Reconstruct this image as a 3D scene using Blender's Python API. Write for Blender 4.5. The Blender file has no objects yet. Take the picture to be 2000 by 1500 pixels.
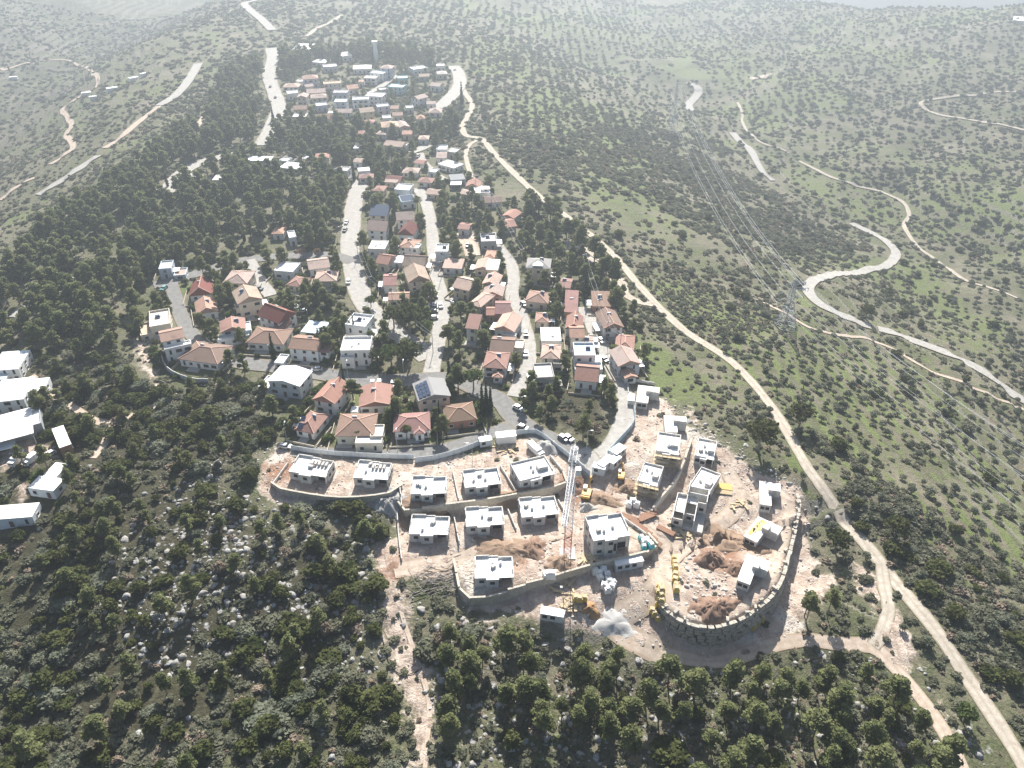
import bpy, math, random
import numpy as np
from mathutils import Vector, Matrix

# ------------------------------------------------------------------ camera, sky, sun, exposure
F = 1553.0                      # focal length in photo pixels (photo 2000 x 1500)
PITCH = math.radians(35.0)
CAM_Z = 165.0
SUN_EL, SUN_AZ = math.radians(39.0), math.radians(3.0)
scene = bpy.context.scene
COL = scene.collection
cam_d = bpy.data.cameras.new('camera'); cam = bpy.data.objects.new('camera', cam_d); COL.objects.link(cam)
cam.location = (0, 0, CAM_Z); cam.rotation_euler = (math.pi/2 - PITCH, 0, 0)
cam_d.sensor_fit = 'HORIZONTAL'; cam_d.angle = 2*math.atan(1000/F)
cam_d.clip_start = 1.0; cam_d.clip_end = 12000
scene.camera = cam
world = bpy.data.worlds.new('World'); scene.world = world; world.use_nodes = True
nt = world.node_tree; bg = nt.nodes['Background']
sky = nt.nodes.new('ShaderNodeTexSky'); sky.sky_type = 'NISHITA'; sky.sun_disc = False
sky.sun_elevation = SUN_EL; sky.sun_rotation = SUN_AZ; sky.dust_density = 1.5
nt.links.new(sky.outputs[0], bg.inputs[0]); bg.inputs[1].default_value = 0.055
sun_d = bpy.data.lights.new('sun', 'SUN'); sun_d.energy = 5.0; sun_d.angle = math.radians(0.5); sun_d.color = (1, 0.965, 0.91)
sun = bpy.data.objects.new('sun', sun_d); COL.objects.link(sun); sun.location = (0, 300, 400)
sdir = Vector((math.sin(SUN_AZ)*math.cos(SUN_EL), math.cos(SUN_AZ)*math.cos(SUN_EL), math.sin(SUN_EL)))
sun.rotation_euler = (-sdir).to_track_quat('-Z', 'Y').to_euler()
scene.view_settings.view_transform = 'Standard'; scene.view_settings.look = 'None'
scene.view_settings.exposure = 1.38; scene.view_settings.gamma = 1.0; scene.view_settings.use_curve_mapping = False
scene.render.engine = 'CYCLES'
scene.cycles.use_denoising = True
scene.cycles.max_bounces = 5; scene.cycles.diffuse_bounces = 3; scene.cycles.glossy_bounces = 1
scene.cycles.transmission_bounces = 2; scene.cycles.transparent_max_bounces = 4; scene.cycles.volume_bounces = 0
scene.cycles.sample_clamp_indirect = 4.0

rng = np.random.default_rng(7); random.seed(7)
HAZE_DENSITY = 0.00059

# ------------------------------------------------------------------ terrain height
def sm(t):
    t = np.clip(t, 0, 1); return t*t*(3-2*t)
def cosramp(t): return 0.5-0.5*np.cos(np.pi*np.clip(t, 0, 1))
def axis_x(y): return 10 - 0.2*np.minimum(y, 900) + 0.03*np.maximum(y-900, 0)
def _hash(i, j, s):
    n = (i.astype(np.int64)*374761393+j.astype(np.int64)*668265263+s*974634) & 0x7fffffff
    n = ((n ^ (n >> 13))*1274126177) & 0x7fffffff
    return ((n ^ (n >> 16)) & 0xffff)/65535.0
def vnoise(x, y, size, s=0, octaves=3):
    """smooth value noise 0..1, feature size in metres"""
    x = np.asarray(x, float); y = np.asarray(y, float); out = np.zeros(np.broadcast(x, y).shape); amp, tot = 1.0, 0
    for o in range(octaves):
        a, b = x/size*2**o+17.3*o, y/size*2**o-9.1*o; i, j = np.floor(a), np.floor(b); fx, fy = a-i, b-j; fx = fx*fx*(3-2*fx); fy = fy*fy*(3-2*fy)
        v = _hash(i, j, s+o)*(1-fx)*(1-fy)+_hash(i+1, j, s+o)*fx*(1-fy)+_hash(i, j+1, s+o)*(1-fx)*fy+_hash(i+1, j+1, s+o)*fx*fy
        out = out+amp*v; tot += amp; amp *= .55
    return out/tot
def wob(x, y, k, s): return np.sin(x*k+s)*np.cos(y*k*1.13+s*2.1)+0.5*np.sin((x+y)*k*1.9+s*3)+0.35*np.cos((x*1.3-y)*k*3.1+s)
def h0(x, y):
    x = np.asarray(x, float); y = np.asarray(y, float)
    s = x - axis_x(y)
    z = -60*cosramp((s-72)/300) + 0.11*np.clip(s-390, 0, 420) 
    z = z - 85*cosramp((-s-118)/300) + 0.2*np.clip(-s-440, 0, 500)
    z = z - 0.17*np.clip(150-y, 0, 400)*sm((150-y)/40+0.3)
    z = z - 0.10*np.clip(-60-x, 0, 200)*sm((190-y)/60)
    amp = sm((np.abs(s+20)-110)/120)
    z = z + amp*(2.4*wob(x, y, 0.017, 1.3)+9.0*(vnoise(x, y, 95, 3, 3)-.5)) + 5*sm((y-500)/500)*amp*wob(x, y, 0.009, 0.4)
    # farmed terraces following the contours of both valleys
    tz = 3.4; q = (z+1.6*vnoise(x, y, 70, 5, 2))/tz; fr = q-np.floor(q); st = (np.floor(q)+sm((fr-.36)/.28))*tz-1.6*vnoise(x, y, 70, 5, 2)
    tm = sm((np.abs(s-30)-140)/60)*sm((y-120)/80)*(0.35+0.5*sm((vnoise(x, y, 160, 9, 2)-.35)/.25))
    z = z+(st-z)*tm
    yc = np.interp(x, [150, 420, 700], [1650, 1230, 985])
    z = z - 330*cosramp((y-yc)/700) + 190*cosramp((y-yc-900)/1800)*1.0 + 18*sm((y-yc)/500)*wob(x, y, 0.0035, 2)
    return z
def rays(u, v):
    u = np.asarray(u, float); v = np.asarray(v, float)
    r = (u-1000)/F; d = (v-750)/F
    return r, math.cos(PITCH)-d*math.sin(PITCH), -math.sin(PITCH)-d*math.cos(PITCH)
TS = np.concatenate([np.arange(100, 700, 4.0), np.geomspace(700, 6000, 160)])
def cast(u, v, dz=0.0, hf=None):
    hf = hf or H
    u = np.atleast_1d(np.asarray(u, float)); v = np.atleast_1d(np.asarray(v, float))
    dx, dy, dzr = rays(u, v)
    T = TS[None, :]
    below = (CAM_Z + dzr[:, None]*T) < hf(dx[:, None]*T, dy[:, None]*T) + dz
    i = np.clip(np.argmax(below, axis=1), 1, len(TS)-1)
    lo, hi = TS[i-1], TS[i]
    for _ in range(14):
        m = (lo+hi)/2
        b = (CAM_Z+dzr*m) < hf(dx*m, dy*m)+dz
        hi = np.where(b, m, hi); lo = np.where(b, lo, m)
    t = (lo+hi)/2
    return np.stack([dx*t, dy*t, CAM_Z+dzr*t], 1)
def project(x, y, z):
    yy = np.asarray(y, float); zz = np.asarray(z, float)-CAM_Z
    dep = yy*math.cos(PITCH)-zz*math.sin(PITCH)
    upc = yy*math.sin(PITCH)+zz*math.cos(PITCH)
    dep = np.maximum(dep, 1)
    return 1000+F*np.asarray(x)/dep, 750-F*upc/dep, dep
def seg_near(x, y, pl):
    """distance, signed side, arc parameter (vertex units) of the nearest point on polyline pl"""
    best = np.full(np.shape(x), 1e18); side = np.zeros(np.shape(x)); par = np.zeros(np.shape(x))
    for i in range(len(pl)-1):
        ax, ay = pl[i][:2]; bx, by = pl[i+1][:2]
        ex, ey = bx-ax, by-ay; L2 = ex*ex+ey*ey+1e-9
        t = np.clip(((x-ax)*ex+(y-ay)*ey)/L2, 0, 1)
        px, py = x-ax-t*ex, y-ay-t*ey
        d2 = px*px+py*py
        c = ex*(y-ay)-ey*(x-ax)
        m = d2 < best
        best = np.where(m, d2, best); side = np.where(m, np.sign(c), side); par = np.where(m, i+t, par)
    return np.sqrt(best), side, par
# retaining walls: photo pixel of the wall top, drop in metres (0 at the ends lets the ground run on)
WALLS = {
 'a': [(530,945,0.4),(545,957,1.5),(660,975,2.2),(760,966,1.8),(785,950,0.2)],
 'b': [(778,985,0.6),(792,1003,2.4),(900,985,2.6),(1000,970,2.6),(1106,946,2.6),(1100,925,1.0)],
 'd': [(886,1095,0.8),(914,1170,2.4),(1040,1140,2.4),(1160,1105,2.3),(1285,1072,2.4),(1265,1045,0.6)],
 'curve': [(1558,958,1.5),(1562,985,4.0),(1550,1045,5.5),(1540,1085,6.0),(1522,1140,6.2),(1490,1180,6.4),(1440,1213,6.5),(1385,1226,6.2),(1335,1215,5.0),(1300,1190,3.4),(1284,1165,1.8)],
 'curve_in': [(1350,860,0.8),(1335,905,1.8),(1315,945,2.6),(1280,985,2.8),(1272,1000,1.0)],
}
STEPS = []
def steps(x, y):
    z = 0
    for pl, dzs in STEPS:
        d, sgn, par = seg_near(x, y, pl)
        drop = np.interp(par, np.arange(len(dzs)), dzs)
        z = z - drop*sm(0.5 - sgn*d/1.6)*(1-sm((d-18)/70))        # lower side is to the right of the line direction
    return z
def H(x, y): return h0(x, y) + steps_fast(np.asarray(x, float), np.asarray(y, float))
def steps_fast(x, y):
    x, y = np.broadcast_arrays(x, y)
    out = np.zeros(x.shape)
    m = (x > -160) & (x < 200) & (y > 20) & (y < 240)
    if m.any(): out[m] = steps(x[m], y[m])*sm((y[m]-20)/60)*sm((200-x[m])/60)*sm((x[m]+160)/50)
    return out
WALL_W = {}
for k, pts in WALLS.items():
    if k.startswith('curve'): pts = pts[::-1]      # lower ground lies to the right of the line
    w = cast([p[0] for p in pts], [p[1] for p in pts])
    dz = [p[2] for p in pts]
    WALL_W[k] = w
    order = slice(None)
    q = w[:, :2]; e0 = q[0]-q[1]; e1 = q[-1]-q[-2]      # the drop runs out to nothing beyond both ends
    q = np.vstack([q[0]+7*e0/np.linalg.norm(e0), q, q[-1]+7*e1/np.linalg.norm(e1)])
    STEPS.append(([tuple(p) for p in q], [0.0]+dz+[0.0]))
def W(u, v, dz=0.0): return Vector(cast([u], [v], dz)[0])
def gz(x, y): return float(H(np.array([x]), np.array([y]))[0])
# ------------------------------------------------------------------ mesh and object helpers
class MB:
    def __init__(s): s.v = []; s.f = []; s.m = []
    def add(s, vs, fs, m=0):
        o = len(s.v); s.v += [tuple(p) for p in vs]; s.f += [tuple(i+o for i in f) for f in fs]; s.m += [m]*len(fs); return s
    def box(s, x0, x1, y0, y1, z0, z1, m=0, rz=0.0, top=None, M=None):
        cx, cy = (x0+x1)/2, (y0+y1)/2
        vs = [(x, y, z) for z in (z0, z1) for x, y in ((x0, y0), (x1, y0), (x1, y1), (x0, y1))]
        if top is not None: vs = vs[:4]+[(cx+(x-cx)*top, cy+(y-cy)*top, z) for x, y, z in vs[4:]]
        if rz: c, q = math.cos(rz), math.sin(rz); vs = [(cx+(x-cx)*c-(y-cy)*q, cy+(x-cx)*q+(y-cy)*c, z) for x, y, z in vs]
        if M is not None: vs = [tuple(M @ Vector(p)) for p in vs]
        return s.add(vs, [(0,3,2,1),(4,5,6,7),(0,1,5,4),(1,2,6,5),(2,3,7,6),(3,0,4,7)], m)
    def bar(s, a, b, r, n=4, m=0, r2=None):
        a, b = Vector(a), Vector(b); d = (b-a)
        if d.length < 1e-6: return s
        q = d.to_track_quat('Z', 'Y'); r2 = r if r2 is None else r2; vs = []
        for P, R in ((a, r), (b, r2)):
            for i in range(n):
                t = 2*math.pi*(i+.5)/n; vs.append(P + q @ Vector((R*math.cos(t), R*math.sin(t), 0)))
        fs = [(i, (i+1) % n, n+(i+1) % n, n+i) for i in range(n)] + [tuple(range(n))[::-1], tuple(range(n, 2*n))]
        return s.add(vs, fs, m)
    def mesh(s, name, mats, smooth=False):
        me = bpy.data.meshes.new(name); me.from_pydata(s.v, [], s.f)
        for mt in (mats if isinstance(mats, (list, tuple)) else [mats]): me.materials.append(mt)
        if len(me.materials) > 1: me.polygons.foreach_set('material_index', np.array(s.m, np.int32))
        if smooth: me.polygons.foreach_set('use_smooth', np.ones(len(s.f), bool))
        me.update(); return me
    def build(s, name, mats, parent=None, smooth=False): return obj(name, s.mesh(name, mats, smooth), parent)
def obj(name, data, parent=None, loc=None):
    o = bpy.data.objects.new(name, data); COL.objects.link(o)
    if parent is not None: o.parent = parent
    if loc is not None: o.location = loc
    return o
def tag(o, label=None, cat=None, group=None, kind=None):
    for k, v in (('label', label), ('category', cat), ('group', group), ('kind', kind)):
        if v: o[k] = v
    return o
def thing(name, loc, rz, label, cat, group=None, scale=None):
    o = obj(name, None, None, loc); o.rotation_euler = (0, 0, rz)
    if scale: o.scale = scale if isinstance(scale, tuple) else (scale,)*3
    o.empty_display_size = 0.5
    return tag(o, label, cat, group)
def np_mesh(name, V, Fq, mats, smooth=False, mi=None):
    me = bpy.data.meshes.new(name); V = np.asarray(V, np.float32); Fq = np.asarray(Fq, np.int32)
    n, k = Fq.shape
    me.vertices.add(len(V)); me.vertices.foreach_set('co', V.ravel())
    me.loops.add(n*k); me.loops.foreach_set('vertex_index', Fq.ravel())
    me.polygons.add(n); me.polygons.foreach_set('loop_start', np.arange(0, n*k, k, dtype=np.int32))
    if smooth: me.polygons.foreach_set('use_smooth', np.ones(n, bool))
    for mt in (mats if isinstance(mats, (list, tuple)) else [mats]): me.materials.append(mt)
    if mi is not None: me.polygons.foreach_set('material_index', np.asarray(mi, np.int32))
    me.update(calc_edges=True); me.validate(); return me

# ------------------------------------------------------------------ materials
def new_mat(name):
    m = bpy.data.materials.new(name); m.use_nodes = True; n = m.node_tree; b = n.nodes['Principled BSDF']
    b.inputs['Roughness'].default_value = 0.9; b.inputs['Specular IOR Level'].default_value = 0.15
    return m, n, b
def N(n, t, **kw):
    x = n.nodes.new(t)
    for k, v in kw.items(): setattr(x, k, v)
    return x
def noise(n, scale, detail=4, rough=0.6, coord=None, dist=0.0):
    x = N(n, 'ShaderNodeTexNoise'); x.inputs['Scale'].default_value = scale; x.inputs['Detail'].default_value = detail
    x.inputs['Roughness'].default_value = rough; x.inputs['Distortion'].default_value = dist
    if coord is not None: n.links.new(coord, x.inputs['Vector'])
    return x.outputs['Fac']
def mixc(n, fac, a, b, blend='MIX'):
    x = N(n, 'ShaderNodeMix', data_type='RGBA', blend_type=blend)
    for s, v in ((0, fac), (6, a), (7, b)):
        if hasattr(v, 'is_output'): n.links.new(v, x.inputs[s])
        else: x.inputs[s].default_value = v if s == 0 else (tuple(v)+(1,) if len(v) == 3 else v)
    return x.outputs[2]
def math_(n, op, a, b=0.0, c=None, clamp=False):
    x = N(n, 'ShaderNodeMath', operation=op); x.use_clamp = clamp
    for i, v in enumerate((a, b) if c is None else (a, b, c)):
        if hasattr(v, 'is_output'): n.links.new(v, x.inputs[i])
        else: x.inputs[i].default_value = v
    return x.outputs[0]
def ramp(n, f, lo, hi):
    x = N(n, 'ShaderNodeMapRange', interpolation_type='SMOOTHSTEP'); n.links.new(f, x.inputs[0])
    x.inputs[1].default_value = lo; x.inputs[2].default_value = hi; return x.outputs[0]
def bump(n, b, f, strength=0.5, dist=0.3):
    x = N(n, 'ShaderNodeBump'); x.inputs['Strength'].default_value = strength; x.inputs['Distance'].default_value = dist
    n.links.new(f, x.inputs['Height']); n.links.new(x.outputs[0], b.inputs['Normal'])
def wpos(n): return N(n, 'ShaderNodeNewGeometry').outputs['Position']
def opos(n): return N(n, 'ShaderNodeTexCoord').outputs['Object']
def simple(name, col, var=0.25, scale=1.2, rough=0.85, bmp=0.0, spec=0.15, metal=0.0, obj_color=False, local=False):
    """plain surface with uneven tone and some weather stains"""
    m, n, b = new_mat(name); P = opos(n) if local else wpos(n)
    f = noise(n, scale, 5, 0.65, P); g = noise(n, scale*0.15, 3, 0.6, P)
    f = math_(n, 'ADD', math_(n, 'MULTIPLY', f, 0.6), math_(n, 'MULTIPLY', g, 0.4))
    if obj_color: base = N(n, 'ShaderNodeObjectInfo').outputs['Color']
    else: base = tuple(col)
    k = math_(n, 'MULTIPLY_ADD', f, 2*var, 1-var)
    c = N(n, 'ShaderNodeVectorMath', operation='SCALE')
    if obj_color: n.links.new(base, c.inputs[0])
    else: c.inputs[0].default_value = base
    n.links.new(k, c.inputs['Scale']); n.links.new(c.outputs[0], b.inputs['Base Color'])
    b.inputs['Roughness'].default_value = rough; b.inputs['Specular IOR Level'].default_value = spec; b.inputs['Metallic'].default_value = metal
    if bmp: bump(n, b, f, bmp, 0.1)
    return m
def attr(n, name):
    x = N(n, 'ShaderNodeAttribute'); x.attribute_name = name; return x.outputs['Fac']

def ground_mat():
    m, n, b = new_mat('hill_ground'); P = wpos(n)
    n1 = noise(n, 0.035, 5, 0.6, P); n2 = noise(n, 0.28, 6, 0.7, P, 0.6); n3 = noise(n, 1.3, 5, 0.7, P)
    soil = mixc(n, ramp(n, n2, 0.38, 0.62), (0.135, 0.12, 0.082), (0.27, 0.24, 0.18))
    scrub = mixc(n, ramp(n, n3, 0.35, 0.7), (0.06, 0.072, 0.03), (0.14, 0.145, 0.075))
    c = mixc(n, ramp(n, math_(n, 'ADD', math_(n, 'MULTIPLY', n1, 0.5), math_(n, 'MULTIPLY', n2, 0.5)), 0.40, 0.58), soil, scrub)
    gn = N(n, 'ShaderNodeNewGeometry'); sz = N(n, 'ShaderNodeSeparateXYZ'); n.links.new(gn.outputs['True Normal'], sz.inputs[0])
    bank = ramp(n, math_(n, 'ADD', sz.outputs[2], math_(n, 'MULTIPLY', math_(n, 'SUBTRACT', n2, 0.5), 0.10)), 0.955, 0.895)
    gr = mixc(n, ramp(n, n3, 0.3, 0.75), (0.098, 0.120, 0.040), (0.172, 0.200, 0.078))
    gm = math_(n, 'ADD', attr(n, 'grass'), math_(n, 'MULTIPLY', math_(n, 'SUBTRACT', n2, 0.5), 1.5))
    c = mixc(n, ramp(n, gm, 0.42, 0.66), c, gr)
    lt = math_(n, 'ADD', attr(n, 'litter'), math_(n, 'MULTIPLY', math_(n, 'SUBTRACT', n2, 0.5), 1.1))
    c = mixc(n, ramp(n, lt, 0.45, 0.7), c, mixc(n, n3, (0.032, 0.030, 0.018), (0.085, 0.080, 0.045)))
    c = mixc(n, math_(n, 'MULTIPLY', bank, 0.75), c, mixc(n, n3, (0.125, 0.115, 0.085), (0.31, 0.29, 0.24)))     # bare stony terrace banks
    # pale limestone flecks
    vo = N(n, 'ShaderNodeTexVoronoi'); vo.inputs['Scale'].default_value = 0.5; n.links.new(P, vo.inputs['Vector'])
    rk = math_(n, 'MULTIPLY', ramp(n, vo.outputs['Distance'], 0.42, 0.22), ramp(n, math_(n, 'ADD', attr(n, 'rock'), math_(n, 'MULTIPLY', math_(n, 'SUBTRACT', n2, 0.5), 1.3)), 0.45, 0.7))
    c = mixc(n, rk, c, mixc(n, n3, (0.26, 0.255, 0.245), (0.52, 0.51, 0.485)))
    dirt = mixc(n, ramp(n, n2, 0.36, 0.66), (0.385, 0.295, 0.235), (0.555, 0.46, 0.38))
    dirt = mixc(n, ramp(n, noise(n, 0.09, 4, 0.6, P), 0.52, 0.68), dirt, (0.58, 0.52, 0.45))
    dirt = mixc(n, math_(n, 'MULTIPLY', ramp(n, n3, 0.55, 0.75), 0.5), dirt, (0.20, 0.13, 0.085))
    wv = N(n, 'ShaderNodeTexWave'); wv.inputs['Scale'].default_value = 0.16; wv.inputs['Distortion'].default_value = 16.0; wv.inputs['Detail'].default_value = 1.5; wv.inputs['Detail Scale'].default_value = 0.35; n.links.new(P, wv.inputs[0])
    ruts = math_(n, 'MULTIPLY', ramp(n, wv.outputs['Fac'], 0.80, 0.97), ramp(n, n1, 0.42, 0.62))
    dirt = mixc(n, math_(n, 'MULTIPLY', ruts, 0.38), dirt, (0.27, 0.19, 0.135))
    peb = N(n, 'ShaderNodeTexVoronoi'); peb.inputs['Scale'].default_value = 1.1; n.links.new(P, peb.inputs['Vector'])
    dirt = mixc(n, math_(n, 'MULTIPLY', ramp(n, peb.outputs['Distance'], 0.34, 0.18), ramp(n, n2, 0.46, 0.60)), dirt, (0.60, 0.565, 0.51))
    red = mixc(n, n3, (0.21, 0.115, 0.075), (0.35, 0.215, 0.145))
    rm = math_(n, 'ADD', attr(n, 'red'), math_(n, 'MULTIPLY', math_(n, 'SUBTRACT', n2, 0.5), 1.2))
    dirt = mixc(n, ramp(n, rm, 0.4, 0.75), dirt, red)
    dm = math_(n, 'ADD', attr(n, 'dirt'), math_(n, 'MULTIPLY', math_(n, 'SUBTRACT', n2, 0.5), 0.9))
    c = mixc(n, ramp(n, dm, 0.4, 0.62), c, dirt)
    n.links.new(c, b.inputs['Base Color'])
    bump(n, b, math_(n, 'ADD', n3, math_(n, 'MULTIPLY', n2, 2.0)), 0.7, 0.6)
    return m
GROUND = ground_mat()
def road_mat(name, a, bb, tracks=0.0, edge=0.55, shoulder=((0.17, 0.14, 0.095), (0.27, 0.235, 0.17))):
    m, n, b = new_mat(name); P = wpos(n)
    f = noise(n, 0.5, 6, 0.7, P); g = noise(n, 3.0, 3, 0.6, P)
    c = mixc(n, ramp(n, math_(n, 'ADD', math_(n, 'MULTIPLY', f, 0.7), math_(n, 'MULTIPLY', g, 0.3)), 0.35, 0.65), a, bb)
    if tracks:
        e = attr(n, 'across')          # wheel ruts: the middle and the edges carry weeds and loose stones
        ed = math_(n, 'ADD', ramp(n, math_(n, 'ABSOLUTE', e), 0.6, 1.0), math_(n, 'MULTIPLY', ramp(n, math_(n, 'ABSOLUTE', e), 0.30, 0.05), 0.45))
        ed = math_(n, 'MULTIPLY', ed, math_(n, 'MULTIPLY_ADD', f, 1.6, -0.2), clamp=True)
        c = mixc(n, math_(n, 'MULTIPLY', ed, tracks, clamp=True), c, (0.15, 0.13, 0.07))
    else: e = attr(n, 'across')
    h = noise(n, 0.22, 5, 0.7, P)
    rag = math_(n, 'ADD', math_(n, 'ABSOLUTE', e), math_(n, 'MULTIPLY', math_(n, 'SUBTRACT', h, 0.5), edge))
    c = mixc(n, ramp(n, rag, 0.84, 0.97), c, mixc(n, f, shoulder[0], shoulder[1]))
    n.links.new(c, b.inputs['Base Color']); bump(n, b, f, 0.3, 0.15); return m
ASPHALT = road_mat('asphalt', (0.155, 0.150, 0.142), (0.235, 0.228, 0.215))
ASPHALT_OLD = road_mat('sunbleached_asphalt', (0.30, 0.285, 0.26), (0.42, 0.40, 0.365))
GRAVEL = road_mat('gravel_track', (0.345, 0.295, 0.235), (0.51, 0.455, 0.38), 0.8, 0.8, ((0.16, 0.145, 0.085), (0.32, 0.28, 0.20)))
EARTH = road_mat('earth_track', (0.39, 0.305, 0.235), (0.54, 0.455, 0.37), 0.55, 1.1, ((0.30, 0.215, 0.15), (0.46, 0.365, 0.28)))
PAVE = road_mat('concrete_paving', (0.36, 0.34, 0.31), (0.48, 0.46, 0.42))

# ------------------------------------------------------------------ ground masks (photo polygons dropped onto the terrain)
def poly_w(pts): return cast([p[0] for p in pts], [p[1] for p in pts])[:, :2]
def in_poly(x, y, P):
    c = np.zeros(np.shape(x), bool); j = len(P)-1
    for i in range(len(P)):
        xi, yi = P[i]; xj, yj = P[j]
        c ^= ((yi > y) != (yj > y)) & (x < (xj-xi)*(y-yi)/(yj-yi+1e-12)+xi); j = i
    return c
def soft(x, y, P, w):
    d, _, _ = seg_near(x, y, list(P)+[P[0]])
    return np.clip(0.5+np.where(in_poly(x, y, P), d, -d)/(2*w), 0, 1)
SITE = [(540,872),(800,898),(930,885),(1050,848),(1130,905),(1195,905),(1235,800),(1250,770),(1300,780),(1335,830),(1400,862),(1480,925),(1560,950),(1580,1000),(1575,1060),(1600,1100),(1575,1170),(1560,1230),(1500,1265),(1400,1295),(1280,1265),(1180,1240),(1050,1215),(1000,1195),(920,1190),(885,1130),(740,1125),(728,1060),(778,1050),(765,990),(650,978),(560,990),(505,960),(510,915)]
DIRT = [(SITE,2.0,1.0), ([(735,1060),(800,1090),(790,1140),(745,1150),(735,1110)],3,1.0),
 ([(738,1130),(795,1140),(815,1240),(850,1310),(865,1420),(850,1510),(785,1510),(795,1400),(755,1290),(735,1210)],4,0.86),
 ([(1560,1100),(1640,1130),(1600,1180),(1560,1230),(1530,1230)],4,0.95), ([(1650,1090),(1710,1110),(1730,1160),(1710,1200),(1670,1150)],3,0.9),
 ([(1730,1150),(1760,1200),(1800,1290),(1780,1310),(1720,1290),(1700,1260)],3,0.9), ([(1760,1260),(1850,1340),(1930,1440),(1940,1500),(1860,1500),(1800,1380)],4,0.55),
 ([(1300,770),(1360,790),(1420,850),(1500,910),(1560,940),(1540,950),(1450,905),(1380,860),(1330,830)],4,0.62),
 ([(245,655),(290,660),(310,720),(340,790),(320,800),(270,720)],4,0.8), ([(940,1180),(1010,1200),(1000,1280),(900,1260),(880,1200)],4,0.6),
 ([(80,700),(130,735),(170,720),(100,690)],3,0.5), ([(0,885),(60,850),(110,880),(100,905),(0,920)],3,0.95), ([(20,945),(80,930),(60,970),(45,1000),(30,985)],3,0.8),
 ([(920,445),(940,470),(920,500),(880,470),(880,455)],2,0.9), ([(1105,465),(1180,500),(1225,570),(1205,575),(1160,520),(1100,480)],3,0.75),
 ([(520,130),(545,110),(545,160),(530,190),(518,170)],4,0.7), ([(1450,150),(1510,142),(1500,152),(1470,156)],4,0.8), ([(0,300),(60,230),(120,290),(100,340),(0,400)],25,0.35)]
RED = [([(745,1150),(790,1150),(815,1250),(840,1330),(850,1480),(810,1480),(800,1350),(760,1250)],4,.55), ([(500,905),(560,890),(620,905),(800,915),(760,925),(640,915),(540,960),(510,950)],3,0.85), ([(730,1060),(800,1090),(790,1140),(740,1150)],4,0.9),
 ([(985,1050),(1060,1060),(1080,1110),(1020,1150),(960,1130)],5,0.75), ([(1090,930),(1160,960),(1150,1000),(1100,990)],3,0.85), ([(1190,905),(1250,830),(1260,840),(1215,920)],3,0.6),
 ([(1360,1070),(1460,1050),(1470,1100),(1430,1140),(1380,1110)],4,0.9), ([(1420,1100),(1500,1090),(1500,1060),(1520,1080),(1500,1120),(1440,1190),(1410,1150)],4,0.6), ([(1330,1190),(1400,1200),(1450,1170),(1440,1205),(1380,1215)],3,0.8)]
GRASS = [([(905,300),(960,300),(1130,450),(1270,600),(1420,720),(1560,950),(1640,1080),(1800,1290),(2000,1540),(2080,1560),(2080,-20),(880,-20),(890,130),(925,210)],10,0.44), ([(-60,690),(-60,100),(480,60),(520,100),(330,280),(60,470)],20,0.28), ([(-60,700),(700,1000),(760,1500),(-60,1540)],10,0.33), ([(850,1230),(1750,1280),(1880,1540),(840,1540)],10,0.33),
 ([(1260,130),(1340,100),(1390,150),(1350,165)],12,0.95), ([(960,25),(1140,15),(1170,45),(980,50)],20,0.8), ([(1900,180),(2000,190),(2000,260),(1910,230)],15,0.8), ([(1760,120),(2000,130),(2000,160),(1800,180)],25,0.62),
 ([(1000,330),(1150,270),(1300,300),(1380,370),(1250,430),(1130,430)],25,0.60), ([(1550,850),(1585,900),(1570,945),(1530,900)],2,0.95), ([(1570,940),(1600,970),(1590,990),(1560,960)],3,0.8),
 ([(1600,1040),(1680,1090),(1720,1210),(1690,1230),(1620,1130)],6,0.75), ([(1300,780),(1420,840),(1520,880),(1400,760),(1250,650)],8,0.55), ([(1460,760),(1560,700),(1700,800),(1850,900),(1700,900),(1560,880)],18,0.55),
 ([(1640,620),(1760,560),(2000,640),(2000,760),(1850,680)],20,0.55), ([(1700,760),(1850,720),(1990,830),(1990,1000),(1850,900)],20,0.58), ([(160,120),(280,95),(240,170),(190,180)],25,0.85), ([(0,130),(110,110),(150,180),(100,240),(20,190)],30,0.62),
 ([(130,200),(170,190),(165,290),(140,280)],10,0.8), ([(60,190),(100,200),(120,240),(90,240)],8,0.8), ([(270,200),(420,180),(400,260),(310,290),(260,280)],25,0.5), ([(150,795),(210,790),(220,830),(160,825)],2,0.95), ([(250,800),(340,780),(330,770),(260,790)],2,0.8),
 ([(190,850),(215,880),(170,930),(150,900)],3,0.65), ([(0,920),(110,905),(100,925),(0,950)],2,0.75), ([(40,1000),(110,1010),(90,1030)],2,0.7), ([(160,1260),(260,1180),(330,1220),(390,1330),(280,1420),(200,1380),(150,1330)],8,0.62),
 ([(1000,1420),(1090,1420),(1090,1450),(1000,1450)],3,0.8), ([(370,555),(372,575),(352,572),(352,555)],1,1), ([(412,560),(425,562),(423,580),(413,580)],1,1), ([(478,540),(494,545),(496,557),(480,555)],1,1), ([(690,782),(704,760),(704,790),(694,795)],1,1), ([(640,855),(656,850),(655,868),(642,868)],1,1),
 ([(838,840),(852,840),(852,865),(838,865)],1,1), ([(748,372),(770,362),(830,402),(820,408)],2,0.8), ([(895,318),(908,318),(908,335),(897,338)],2,0.9), ([(930,340),(960,370),(1000,390),(980,350)],5,0.5), ([(1170,1110),(1290,700)][:0] or [(1285,720),(1320,760),(1310,790),(1280,760)],2,0.6),
 ([(310,590),(325,585),(333,610),(318,625)],2,0.8), ([(0,690),(20,680),(60,640),(80,660),(30,700)],4,0.6), ([(590,120),(760,100),(940,100),(1100,130),(1080,60),(700,30)],60,0.42), ([(1100,250),(1180,180),(1260,200),(1200,260)],20,0.5)]
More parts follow.
